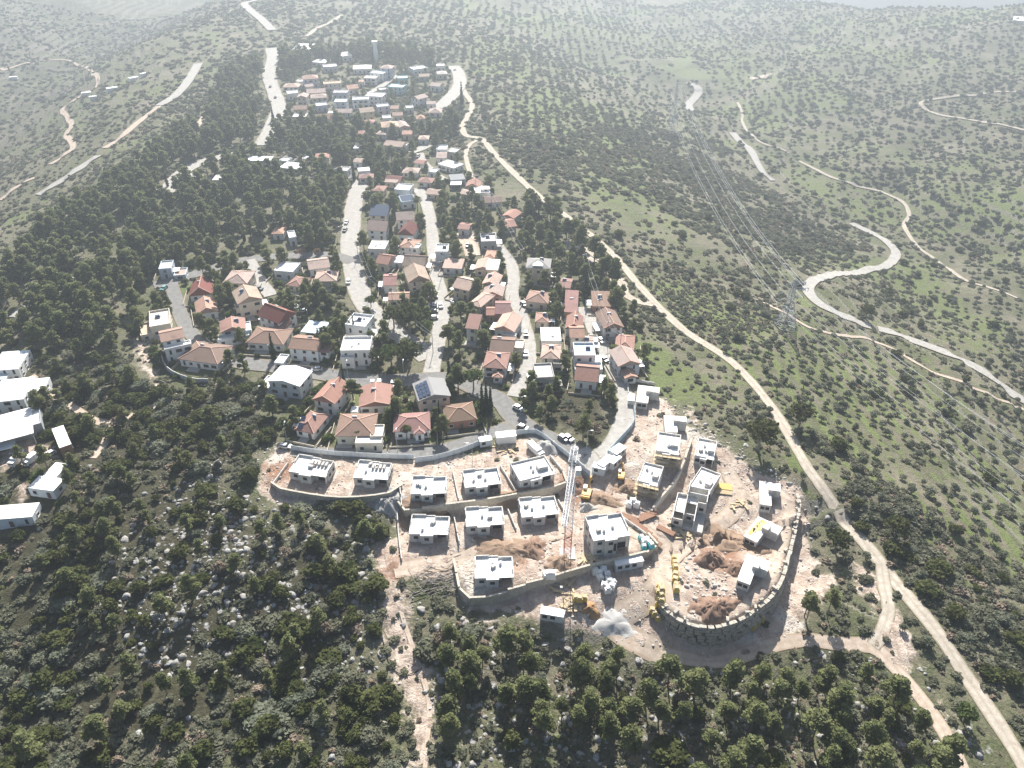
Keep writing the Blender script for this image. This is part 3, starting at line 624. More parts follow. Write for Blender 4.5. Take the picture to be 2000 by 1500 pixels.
    if near and cat == 'house':      # paved yard, low garden walls and a lean-to
        def lz(x, y): return gz(o[0]+fx*x+px*y, o[1]+fy*x+py*y)-z0
        if r.random() < .8:
            x0 = r.uniform(-1, Wd*.4); y0 = -r.uniform(2.2, 3.6); wd = r.uniform(3, 6)
            child('patio', MB().box(x0, x0+wd, y0, -.05, -1.6, max(lz(x0+wd/2, y0/2), lz(x0+wd/2, y0))+.18).mesh('patio', PAVE), t)
        for sd in (0, 1):
            if r.random() < .75:
                xx = -r.uniform(1.6, 3) if sd == 0 else Wd+r.uniform(1.6, 3); ya, yb = -r.uniform(2.5, 4.5), D*r.uniform(.6, 1.1); g = MB()
                for k in range(4):
                    a_, b2 = ya+(yb-ya)*k/4, ya+(yb-ya)*(k+1)/4; zz = max(lz(xx, a_), lz(xx, b2))+.95; g.box(xx-.12, xx+.12, a_+.01, b2-.01, zz-2.6, zz)
                child('garden_wall', g.mesh('garden_wall', STONEW), t)
        if r.random() < .6:
            yy = -r.uniform(3.2, 4.6); g = MB()
            for k in range(3): a_, b2 = -2+(Wd+4)*k/3, -2+(Wd+4)*(k+1)/3; zz = max(lz(a_, yy), lz(b2, yy))+.8; g.box(a_+.01, b2-.01, yy-.12, yy+.12, zz-2.6, zz)
            child('garden_wall', g.mesh('garden_wall', STONEW), t)
        if r.random() < .5:
            xx = Wd+.15 if r.random() < .5 else -2.75; zz = lz(xx+1.3, D*.4)+2.5; g = MB().box(xx, xx+2.6, D*.15, D*.65, zz, zz+.12)
            for qx in (xx+.1, xx+2.4):
                for qy in (D*.17, D*.62): g.box(qx, qx+.12, qy, qy+.12, zz-3.4, zz)
            child('carport', g.mesh('carport', WHITEM), t)
    n = int(max(Wd, D)//2)+(2 if near else 6)
    for i in np.linspace(0, Wd, n):
        for q in np.linspace(-2.2 if near else -9, D, n): pp = o+np.array([fx, fy])*i+np.array([px, py])*q; occupy(pp[0], pp[1], 1.9, 2)
    HOUSE_SPOTS.append((cen[0], cen[1], max(Wd, D)/2))
    t['w'] = Wd; del t['w']
    return t, Wd, D, o, (fx, fy), (px, py)
def E(*a): return a
HOUSES = [
 # west lanes
 (310,527,334,525,8,4.6,'flat','e','b','pale blue grey cube house alone at the edge of the pine wood',dict(ext=[(6,11,-2,5,1.8,'flat','p')])),
 (371,577,413,573,10,3.2,'gy','d','w','house with a steep dark red gabled roof beside two small lawns',dict(pitch=0.85)),
 (437,552,481,553,11,6,'hip','p','c','two storey cream villa with a pinkish hipped roof atop the cul de sac',dict()),
 (466,593,511,583,11,7,'gy','t','c','tall cream house with a tan gabled roof and side balcony',dict(pitch=.5,ext=[(-1.2,0,1,5,4.2,'flat','e')])),
 (505,615,545,630,9,6,'gx','d','w','long white house with a dark red roof slope facing its garden',dict(pitch=.75,ext=[(9.5,13,-1,4,4,'shed','r')])),
 (386,613,424,606,10,3.6,'gy','o','w','low house with an orange gabled roof beside the bend of the lane',dict(pitch=.6)),
 (432,648,478,641,8,5,'gy','r','w','white villa with a small red gable above broad white terraces',dict(ext=[(-2,10,-3,0,3,'flat','w'),(8,11,-1,6,4,'flat','w')])),
 (483,668,552,672,11,3.5,'hip','b','w','broad house under a brown hipped roof with one dark cypress in front',dict()),
 (565,679,620,684,9,5.6,'gx','b','w','white house with a long brownish red roof above a white side ramp',dict(ext=[(11,14.5,1,7,4.6,'gx','m'),(-4,-.5,-6,0,2,'flat','w')])),
 (674,636,714,641,9,7,'flat','w','w','tall white cube villa beside the main road with a slim cypress in front',dict(parapet=.8,ext=[(8,12,-3,4,4.5,'open','w')],ac=2)),
 (665,688,722,687,10,6.2,'flat','w','w','large white flat roofed villa half hidden by round garden trees',dict(parapet=.9,ext=[(0,5,-1.6,0,4,'flat','w')],ac=2)),
 (293,641,333,634,13,4.4,'flat','e','c','flat roofed house with a walled court at the western end of the lane',dict(parapet=.7,ac=3,ext=[(-4,0,-1,9,1.9,'flat','s')])),
 (317,667,358,658,8,8.2,'gx','o','w','tall white house with an orange roof above three rows of windows',dict(ext=[(0,9.5,-3,0,6,'flat','w')])),
 (350,700,424,710,12,3.4,'hip','b','w','brown hip roofed villa behind the pale curved garden wall',dict()),
 (535,529,572,532,9,4,'flat','w','w','bright white flat roofed house north of the garden pines',dict(parapet=.3)),
 (605,526,643,521,10,3.6,'gx','p','w','upper pink roofed house of the pair beside the main road',dict()),
 (615,549,655,548,9,3.6,'hip','p','c','lower pink roofed house of the pair beside the main road',dict()),
 (561,556,587,560,8,3,'hip','r','w','red hipped roof peeping out of the dark garden pines',dict()),
 (532,456,552,456,7,3.4,'hip','o','w','small red roofed house deep in the pine wood',dict()),
 (565,466,579,464,8,4,'flat','w','w','narrow white building deep in the pine wood',dict()),
 (588,648,626,652,9,2.9,'open','q','w','white and green striped pergola between the villas',dict(cat='pergola',name='pergola',win=False,wh=0)),
 (524,743,584,753,9,6,'gy','w','w','white house with white double gabled roofs below the shaded street',dict(pitch=.3,ext=[(-4,0,-1,6,3,'flat','w')])),
 # south row above the hoarding
 (613,779,653,787,11,5.4,'gy','r','w','white house with a steep coral red gable over a blank front',dict(pitch=.62)),
 (703,793,764,789,11,3.8,'gy','r','w','broad coral roofed house between two bright lawns',dict(pitch=.34,wh=1)),
 (819,782,878,772,10,6,'gy','g','c','grey beige house with its roof covered in blue solar panels',dict(sol=3,pitch=.35)),
 (657,850,728,849,11,4,'hip','b','c','wide brown hip roofed house with a white flat roofed annex',dict(ext=[(6.5,15,-4,1,3.4,'flat','w'),(11,15,-1,5,3.8,'flat','w')])),
 (771,842,838,838,9,3.7,'hip','m','w','white bungalow with a muted red hipped roof and ridge tiles',dict(ext=[(6.6,9.4,-1.6,2,3.6,'hip','m')])),
 (578,838,612,845,10,3,'hip','r','w','small house with a sunlit red roof at the end of the hoarding lane',dict(pitch=.6,sol=1)),
 (873,824,929,817,9,3.6,'hip','n','k','old house with a mossy dark brown roof among cypresses',dict(wh=0)),
 (686,804,700,804,3,2.4,'flat','w','w','little white garden shed between the coral roofs',dict(cat='shed',name='shed',win=False,wh=0,parapet=0)),
 # middle lanes
 (722,420,755,421,8,4.6,'shed','k','c','grey house with a dark solar roof at the top of the middle lane',dict(pitch=.6)),
 (718,449,753,451,9,5,'gx','p','w','house with a broad pink roof below the dark solar roof',dict(pitch=.7)),
 (719,486,752,487,9,4,'flat','w','w','white flat roofed house next to the speed bump',dict(parapet=.3,ac=2)),
 (735,513,757,516,9,4,'gx','r','c','small red gabled house behind a thin dark cypress',dict(pitch=.8)),
 (776,430,808,428,9,5,'gx','p','w','pink roofed house with a rounded blue gable window',dict(pitch=.6)),
 (778,457,806,459,10,4.2,'gy','d','w','steep dark red gable with two white framed attic windows',dict(pitch=.95)),
 (780,482,810,485,9,5,'hip','o','w','white house whose roof is half orange tile and half white sheet',dict(ext=[(5.5,9.5,-.6,4,5.2,'flat','w')])),
 (764,512,785,513,7,3,'flat','w','w','small white roofed annex beside the tan gabled house',dict(cat='shed',name='shed',wh=0,parapet=0)),
 (788,517,827,519,9,4,'gx','t','c','tan gabled house beside the white roofed annex',dict(pitch=.6)),
 (799,551,838,546,12,5,'gy','t','c','big house with a broad tan brown gable over the narrow street',dict(pitch=.62)),
 (750,557,773,556,10,4,'gx','m','w','red roofed white house behind a large dark garden tree',dict(pitch=.7)),
 (760,585,797,584,6,3.6,'gx','o','c','low house with a narrow orange roof above parked cars',dict()),
 (850,493,875,493,8,6,'flat','w','w','modern white cube house beside the bare sandy yard',dict(parapet=.6,ext=[(2.5,4.5,-1.5,0,4.4,'flat','w')])),
 (866,522,900,524,7,3.2,'shed','p','w','pale pink roofed house overgrown with yellow green creeper',dict(pitch=.3)),
 (885,560,915,567,10,5,'gx','p','y','pink roofed house with a wooden balcony over the trees',dict(pitch=.6)),
 (917,593,938,599,11,5,'hip','p','c','tall pink hipped house in a row of dark trees',dict()),
 (911,640,932,642,7,6,'shed','r','w','narrow tall white house with a red lean to roof',dict(pitch=.6)),
 (928,525,960,527,9,3.6,'gy','p','c','house half roofed in pink tile and half in white metal',dict(ext=[(5.5,10,-1,6,4.4,'shed','w')])),
 (943,554,970,557,9,4,'gy','p','w','upper of two stacked pink gabled houses by the pale street',dict(pitch=.5)),
 (944,576,980,578,8,3.6,'gy','p','c','lower of two stacked pink gabled houses by the pale street',dict(pitch=.5)),
 (969,612,995,612,10,4.2,'gx','m','k','brick red house with tall sloping roof next to a lower annex',dict(pitch=.7,ext=[(-3.6,-.2,0,6,3.6,'gx','r')])),
 (966,641,1003,647,11,4.4,'gy','p','w','white house with a folded pink roof and open upper porch',dict(pitch=.5,ext=[(4,9,-1.5,0,3,'flat','w')])),
 (958,684,1000,687,10,3.6,'gx','b','c','long brown roofed house with a white sheeted end',dict(pitch=.5,ext=[(7.5,12,2,8,3.9,'flat','w')])),
 (945,716,987,719,10,4.6,'hip','r','w','red hip roofed white house at the corner above the shaded street',dict(ext=[(4,7,-3.5,0,3,'hip','o')])),
 # east lanes
 (1029,522,1073,524,9,7.4,'hip','g','c','tall cream house with a dark grey roof above the pines',dict(ext=[(3,6.5,.5,5,8.3,'hip','w')])),
 (1027,587,1068,592,9,3.6,'hip','o','c','house almost hidden by pines with orange roof corners showing',dict()),
 (1104,608,1126,609,14,3.4,'shed','m','k','brick coloured roof sloping between dark pines',dict(pitch=.3)),
 (1158,596,1193,598,9,3.4,'shed','b','k','flat fronted brown house with a pale blue terrace',dict(ext=[(2,10,-5,0,1.7,'flat','q')])),
 (1106,640,1135,642,9,4,'gy','r','w','small bright red gabled house with a cypress at its door',dict(pitch=.8)),
 (1047,628,1070,629,7,3,'hip','o','c','little orange hipped roof below the tall pines',dict()),
 (1180,640,1216,638,12,4.8,'gy','b','w','large house with a long brown roof and two roof windows by the east lane',dict(pitch=.55)),
 (1057,666,1096,666,10,4,'flat','w','w','white flat roofed house with a bluish sheet roof beside the pale street',dict(parapet=.15,ac=3)),
 (1115,658,1140,658,8,5,'gx','o','c','cream two storey house with a bright orange roof',dict(pitch=.7,ext=[(7,10.5,-1,4,3,'flat','w')])),
 (1203,679,1236,683,10,3.2,'hip','r','c','orange red hipped house below the large brown roof',dict()),
 (1058,698,1091,700,9,5,'hip','p','c','pink hipped house with a cream porch facing the pines',dict(ext=[(4.5,7.5,-2,0,3.6,'flat','w')])),
 (1122,697,1163,697,9,5.6,'flat','q','w','modern white house with pale blue roof decks one above the other',dict(parapet=.8,ext=[(0,10,-5,0,2.7,'flat','q')])),
 (1209,714,1250,710,10,5,'gy','p','w','pink house with twin gables above the first retaining wall',dict(pitch=.5,ext=[(1,5,-5,0,3,'gy','o')])),
 (1124,741,1165,745,10,4,'gx','r','w','red roofed house with a pale rear slope next to the tall pines',dict(pitch=.7)),
 (1047,740,1083,738,9,4,'flat','e','g','grey white flat roofed house with a stepped deck among shrubs',dict(parapet=.6,ext=[(4.5,9,-3.5,0,2.4,'flat','e')])),
 (940,474,970,473,9,4,'flat','e','g','pale concrete house with a white framed roof by the narrow lane',dict(parapet=.7)),
 (981,421,1003,426,8,3.4,'gy','r','w','red and white roofed house under the pines near the top of the lane',dict()),
 (988,444,1008,441,9,3.6,'gx','r','c','red roofed house where the thin power line crosses',dict(pitch=.6)),
 (949,396,980,394,8,3.2,'gx','b','w','brown pink roofed house below the grassy slope',dict()),
 (927,378,957,377,9,4,'flat','w','w','white house with a small domed rooftop by the grassy slope',dict(parapet=.4,ext=[(4,8,3,7,5.2,'hip','w')])),
 (911,364,935,365,8,4,'gy','r','g','red gabled house below the grassy track',dict(pitch=.6)),
 # sheds north east
 (880,352,909,350,9,3.4,'flat','g','g','long low grey shed beside the thin lane',dict(cat='shed',name='shed',parapet=0,wh=0)),
 (880,361,900,361,6,2.8,'open','w','w','small white canopy below the grey shed',dict(cat='canopy',name='canopy',win=False,wh=0)),
 (853,308,871,308,9,3.2,'gx','p','w','pink roofed house beside the small turning place',dict(pitch=.5)),
 (852,293,873,293,8,3.4,'flat','w','w','white flat house north of the small turning place',dict()),
 (873,297,890,299,8,4,'flat','w','c','white flat house with red rooftop clutter near the gravel bend',dict()),
 (855,320,886,329,9,3.2,'flat','w','w','low white building beside the bright green patch',dict(parapet=.2)),
 (786,337,815,338,8,3,'hip','p','w','pink hipped house with a bright white half roof',dict()),
 (817,355,842,357,7,3,'hip','r','w','reddish hipped house halfway down the thin lane',dict()),
 (752,354,780,356,9,3.2,'gx','d','c','dark red roofed house with a pale pink panel',dict(ext=[(.5,7,-1,4,3.4,'shed','p')])),
 (770,371,799,373,9,4.4,'flat','w','w','white stepped house above the blue roofed hall',dict(parapet=.5)),
 (784,395,812,392,9,4,'flat','k','b','flat dark blue roofed hall at the head of the two lanes',dict(parapet=.2)),
 (833,378,856,380,7,3,'gx','p','c','small pink roof beside the brown tree',dict()),
 (700,335,723,333,6,4,'flat','w','w','bright white roof beside a dark cypress at the end of the lane',dict(parapet=.1)),
 (702,348,728,347,6,3,'hip','r','w','reddish roof in front of the bright white roof',dict()),
 (750,283,784,287,9,3.4,'gx','p','c','long pink brown roof above the belt of pines',dict()),
 (747,249,778,247,11,6.4,'hip','t','w','tall white house with a tan hipped roof above the pine belt',dict()),
 (781,249,799,247,11,5,'gy','p','c','salmon gabled house against the tall tan roofed house',dict()),
 (815,233,830,232,7,4,'hip','o','c','small pyramid roofed house in dark trees',dict(pitch=.7)),
 (838,220,861,220,9,3,'hip','p','w','pale pink tent shaped roof by the round green lawn',dict(pitch=.5)),
 (616,232,643,232,8,4,'gx','r','c','long red roofed house on the edge of the pine belt',dict(pitch=.5)),
 (571,229,597,229,8,4,'flat','w','w','white topped house behind the pine belt beside the broad road',dict()),
 (480,314,528,314,8,5,'flat','w','w','long bright white hall in the pine wood',dict(parapet=.1,cat='hall')),
 (545,327,584,331,10,3,'flat','w','w','low white sheeted building south of the broad road',dict(parapet=.1)),
 (616,309,641,308,8,3.2,'hip','r','w','red hipped roof alone among the pines',dict()),
 (414,352,441,352,8,3.6,'flat','e','w','small white kiosk beside the palm in the yard',dict(cat='kiosk',parapet=.2)),
 (312,375,324,371,5,3,'flat','w','c','tiny white roofed hut at the yard gate',dict(cat='hut',name='hut',parapet=0)),
 # upper village
 (592,155,621,153,10,7,'hip','o','l','tall house with an orange pink hipped roof, highest of the left hand group',dict()),
 (553,170,582,170,9,3,'hip','p','w','low pink hipped house by a small garden beside the broad road',dict()),
 (600,182,635,180,9,3.2,'gx','p','c','long pink house in the middle row of the upper village',dict()),
 (562,184,583,182,8,4.4,'flat','w','w','white house hard by a pink roofed one near the broad road',dict()),
 (580,190,598,190,8,6,'gy','p','c','pink roofed tall house hard by a white one near the broad road',dict()),
 (608,192,640,190,9,3,'hip','p','c','wide low pink brown roof above the lavender block',dict()),
 (573,214,598,213,8,3.6,'gx','b','s','brownish low house next to the green garden',dict()),
 (632,165,666,163,8,6,'flat','t','c','cream block with a row of small dark windows',dict()),
 (680,174,700,172,9,4,'gx','o','c','sunlit orange roofed house at the street corner',dict(pitch=.5)),
 (652,200,676,200,8,8,'flat','w','b','tall pale blue block with a bright white roof',dict()),
 (650,182,678,182,8,4.4,'flat','e','l','pale lavender house behind the tall blue block',dict()),
 (618,208,640,206,8,4,'flat','w','l','greyish house with two white roof patches',dict()),
 (656,220,685,220,8,3.4,'gx','p','w','pink house with a white terrace above the dark trees',dict()),
 (688,196,720,195,8,6,'flat','e','b','blue grey block on the short cutting street',dict()),
 (713,188,746,190,10,6,'flat','w','w','large white block at the lower end of the cutting street',dict()),
 (705,220,731,217,9,6,'gx','t','y','yellowish cream house beside dark trees',dict()),
 (609,121,635,123,12,3.4,'flat','w','w','glaring white low building on the hilltop lot',dict(parapet=.1)),
 (570,98,607,98,26,4.4,'flat','w','g','big pale hall at the very end of the ridge',dict(cat='hall',parapet=.2)),
 (642,99,659,99,10,4,'flat','w','l','small white house on the far hilltop',dict()),
 (668,111,688,109,16,4,'flat','w','w','cluster of white roofs by the dark hilltop trees',dict()),
 (632,132,659,130,9,4,'flat','w','l','house with a white framed flat roof behind dark trees',dict()),
 (690,135,724,134,12,4,'hip','w','w','wide white roof spreading below the water tower',dict(pitch=.3)),
 (722,143,748,145,9,6,'flat','q','b','pale blue white house on the slope under the water tower',dict()),
 (743,133,763,134,9,8,'hip','p','b','tall pale house with a pink roof beside the water tower',dict()),
 (710,153,733,154,8,5,'flat','w','w','white villa with round arches above the street corner',dict()),
 (777,154,797,153,8,4,'flat','q','t','upper of two turquoise houses',dict()),
 (757,170,786,172,9,5,'flat','q','t','lower of two turquoise houses, the longer one',dict()),
 (803,190,817,194,9,6,'gy','p','w','pink gabled house standing by itself in greenery',dict()),
 (737,210,761,208,8,5,'flat','e','l','lavender house on the lower street of the upper village',dict()),
 (763,212,777,212,7,4,'gx','o','c','small orange roof next to the lavender house',dict()),
 (808,137,836,133,10,4,'flat','w','w','white house with cluttered roof before the dark tree row',dict()),
 (856,145,873,144,8,4,'hip','e','s','beige house with a tower like porch near the road bend',dict()),
 (840,167,858,169,8,4,'gx','p','w','pinkish house above the stone yard',dict()),
 (853,130,870,129,8,4,'flat','w','w','white house at the top of the eastern road bend',dict()),
 # small houses filling the gaps
 (579,160,594,160,6,3,'flat','w','w','small white outbuilding left of the tall orange pink house',dict()),
 (742,177,758,175,7,4,'flat','e','g','greyish house between the white block and the turquoise pair',dict()),
 (834,203,850,203,7,3.4,'gx','p','w','pink house above the pale tent shaped roof',dict()),
 (794,212,808,211,6,3.4,'flat','w','w','small white house under the lone pink gable',dict()),
 (748,232,764,231,7,3.4,'flat','w','w','white flat house above the salmon gabled house',dict()),
 (768,226,786,225,7,4,'gx','o','c','orange roofed house above the salmon gabled house',dict()),
 (714,241,732,240,7,3.6,'hip','m','c','muted red hipped house left of the tall tan roofed house',dict()),
 (782,285,797,285,6,3.4,'flat','w','w','white cube at the end of the long pink brown roof',dict()),
 (700,262,716,262,7,3.2,'gx','m','c','red roofed house swallowed by the tree belt',dict()),
 (690,291,706,291,6,2.6,'flat','w','w','white canopy on the shaded lane in the tree belt',dict()),
 (660,334,678,335,7,3.4,'flat','e','w','pale flat house west of the main road top',dict()),
 (545,314,560,316,6,2.8,'flat','w','w','white canopy beside the long white hall',dict()),
 (590,311,604,311,6,3,'flat','w','c','small cream house west of the lone red hipped roof',dict()),
 (818,272,836,272,7,3.4,'hip','p','w','pale pink hipped house in the eastern tree belt',dict()),
 (640,222,655,222,6,3.4,'flat','w','w','white house right of the long red roof',dict()),
 (598,170,612,168,6,4,'gx','p','c','small pink house below the tall orange pink house',dict()),
 (700,160,708,160,6,4,'hip','o','w','tiny orange roofed house above the street corner',dict()),
 (820,150,838,149,7,3.4,'gx','t','s','tan roofed house beside the stone yard',dict()),
 (786,262,803,262,7,3.6,'gx','o','c','orange roofed house below the salmon gabled house',dict()),
 (735,262,752,263,7,3.4,'hip','p','w','pink hipped house below the tall tan roofed house',dict()),
 (810,318,826,320,6,3.2,'gx','r','w','red roofed house at the thin lane head',dict()),
 (836,336,850,338,6,3,'flat','w','w','small white house on the thin lane',dict()),
 (730,372,748,373,7,3.4,'hip','r','c','red hipped house left of the white stepped house',dict()),
 (690,316,706,317,6,3.4,'gx','p','w','pale pink house behind the bright white roof',dict()),
 (900,378,916,380,6,3,'gx','p','c','pink brown house left of the domed white house',dict()),
 (895,446,914,448,7,3.4,'gx','r','w','red roofed house on the bare slope above the sandy yard',dict()),
 (948,502,964,503,7,3.4,'hip','o','c','orange hipped house below the pale concrete house',dict()),
 (1093,560,1112,562,8,4,'gx','r','c','red roofed house in pines by the east lane top',dict()),
 (1140,676,1156,677,7,3.4,'gx','p','w','small pink house between the orange roof and the modern house',dict()),
 # white sheds on the left edge
 (-20,728,34,717,13,5,'flat','w','w','upper large white roofed shed at the left edge',dict(cat='shed',name='shed',parapet=0,wh=0)),
 (-20,789,45,777,14,5,'flat','w','w','middle large white roofed shed at the left edge',dict(cat='shed',name='shed',parapet=0,wh=0,ext=[(9,16,5,13,4.6,'flat','w')])),
 (-20,870,63,844,16,5,'open','w','g','lower large open sided white shed facing the yard',dict(cat='shed',name='shed',win=False,wh=0,ext=[(0,15,5,16,4.4,'flat','w')])),
 (-15,884,25,873,5,3,'open','w','w','small white canopy beside the open shed',dict(cat='canopy',name='canopy',win=False,wh=0)),
 (116,875,139,867,12,4,'flat','w','k','white roofed barn with dark red walls at the end of the yard',dict(cat='barn',name='barn',parapet=0,wh=0)),
 (54,953,104,960,5.5,3.2,'flat','w','w','L shaped white cabin raised over a dark undercroft',dict(cat='cabin',name='cabin',parapet=0,wh=0,ext=[(1,5.4,5.5,12,3.2,'flat','w')])),
 (-22,1020,62,1008,6,3.4,'flat','w','b','long pale blue white caravan block under the trees',dict(cat='cabin',name='cabin',parapet=0,wh=0)),
 (-20,745,10,738,6,3.6,'flat','w','w','small white lean to below the upper shed',dict(cat='shed',name='shed',parapet=0,wh=0)),
]
for ax, ay, bx, by, D, Hh, kd, rc, wc, lab, op in HOUSES: house(ax, ay, bx, by, D, Hh, kd, rc, wc, lab, **op)
# ------------------------------------------------------------------ building site
def shell_mat():
    m, n, b = new_mat('fresh_block_wall'); P = opos(n); mp = N(n, 'ShaderNodeMapping'); mp.inputs['Scale'].default_value = (1, 1, .25); n.links.new(P, mp.inputs[0])
    f = noise(n, 1.0, 5, .7, mp.outputs[0]); g = noise(n, 4.5, 3, .6, P); sp = N(n, 'ShaderNodeSeparateXYZ'); n.links.new(P, sp.inputs[0])
    row = math_(n, 'FRACT', math_(n, 'MULTIPLY', sp.outputs[2], 2.6)); jn = math_(n, 'MULTIPLY', ramp(n, row, .16, .04), .55)
    c = mixc(n, ramp(n, f, .3, .72), (0.50, 0.485, 0.455), (0.72, 0.705, 0.67)); c = mixc(n, math_(n, 'MULTIPLY', ramp(n, g, .5, .75), .3), c, (0.42, 0.38, 0.33)); c = mixc(n, jn, c, (0.40, 0.385, 0.36))
    n.links.new(c, b.inputs['Base Color']); bump(n, b, math_(n, 'SUBTRACT', g, jn), .4, .1); return m
SHELLW = shell_mat()
SHELLR = simple('fresh_screed', (0.71, 0.695, 0.66), 0.24, 0.7, 0.85, 0.1)
DARK = simple('painted_room_shade', (0.035, 0.035, 0.04), 0.2, 1)  # near-black colour stands in for the shade of rooms behind the openings
def stone_mat():
    m, n, b = new_mat('split_stone'); P = wpos(n); oi = N(n, 'ShaderNodeObjectInfo')
    f = noise(n, 1.1, 6, 0.7, P); g = noise(n, 0.2, 3, 0.6, P)
    c = mixc(n, ramp(n, f, 0.3, 0.7), (0.30, 0.265, 0.21), (0.60, 0.555, 0.47))
    c = mixc(n, math_(n, 'MULTIPLY', oi.outputs['Random'], 0.45), c, (0.36, 0.34, 0.31))
    n.links.new(c, b.inputs['Base Color']); bump(n, b, f, 0.8, 0.25); return m
STONE = stone_mat()
def block_face_mat():
    m, n, b = new_mat('stone_faced_wall'); P = wpos(n)
    f = noise(n, 1.4, 6, 0.7, P); g = noise(n, 0.25, 4, 0.6, P)
    c = mixc(n, ramp(n, f, 0.3, 0.7), (0.38, 0.335, 0.265), (0.60, 0.55, 0.46)); c = mixc(n, math_(n, 'MULTIPLY', ramp(n, g, .45, .7), .5), c, (0.33, 0.31, 0.28))
    n.links.new(c, b.inputs['Base Color']); bump(n, b, f, 0.6, 0.2); return m
STONEF = block_face_mat()
RUST = simple('rusty_formwork', (0.27, 0.155, 0.105), 0.3, 0.8)
YELLOW = simple('yellow_plastic', (0.55, 0.42, 0.12), 0.25, 1.5, 0.5)
TIMBER = simple('pale_timber', (0.50, 0.40, 0.26), 0.3, 1.5)
STEELW = simple('white_steel', (0.70, 0.70, 0.70), 0.1, 1, 0.5, 0, 0.4)
STEELR = simple('red_steel', (0.55, 0.10, 0.06), 0.15, 1, 0.5, 0, 0.4)
GALV = simple('galvanised_steel', (0.40, 0.42, 0.43), 0.15, 1, 0.5, 0, 0.4)
HOARD = simple('hoarding_sheet', (0.56, 0.62, 0.66), 0.14, 0.6, 0.6, 0, 0.3)
HOARDB = simple('blue_hoarding_sheet', (0.40, 0.53, 0.60), 0.14, 0.6, 0.6, 0, 0.3)
RUBBER = simple('black_rubber', (0.02, 0.02, 0.022), 0.2, 2)
MACHY = simple('machine_yellow', (0.60, 0.34, 0.05), 0.2, 1.5, 0.5, 0, 0.3)
TEAL = simple('turquoise_sacking', (0.10, 0.55, 0.60), 0.15, 2, 0.7)
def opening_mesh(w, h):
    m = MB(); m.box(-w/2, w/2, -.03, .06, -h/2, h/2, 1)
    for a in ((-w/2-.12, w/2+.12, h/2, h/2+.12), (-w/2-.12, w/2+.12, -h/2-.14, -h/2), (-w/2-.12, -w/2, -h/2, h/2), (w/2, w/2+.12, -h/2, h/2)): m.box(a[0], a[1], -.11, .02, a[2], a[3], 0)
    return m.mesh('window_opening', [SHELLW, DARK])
OPENM = opening_mesh(1.35, 1.2); OPENT = opening_mesh(0.9, 3.0); DOORWAY = opening_mesh(2.6, 2.4)
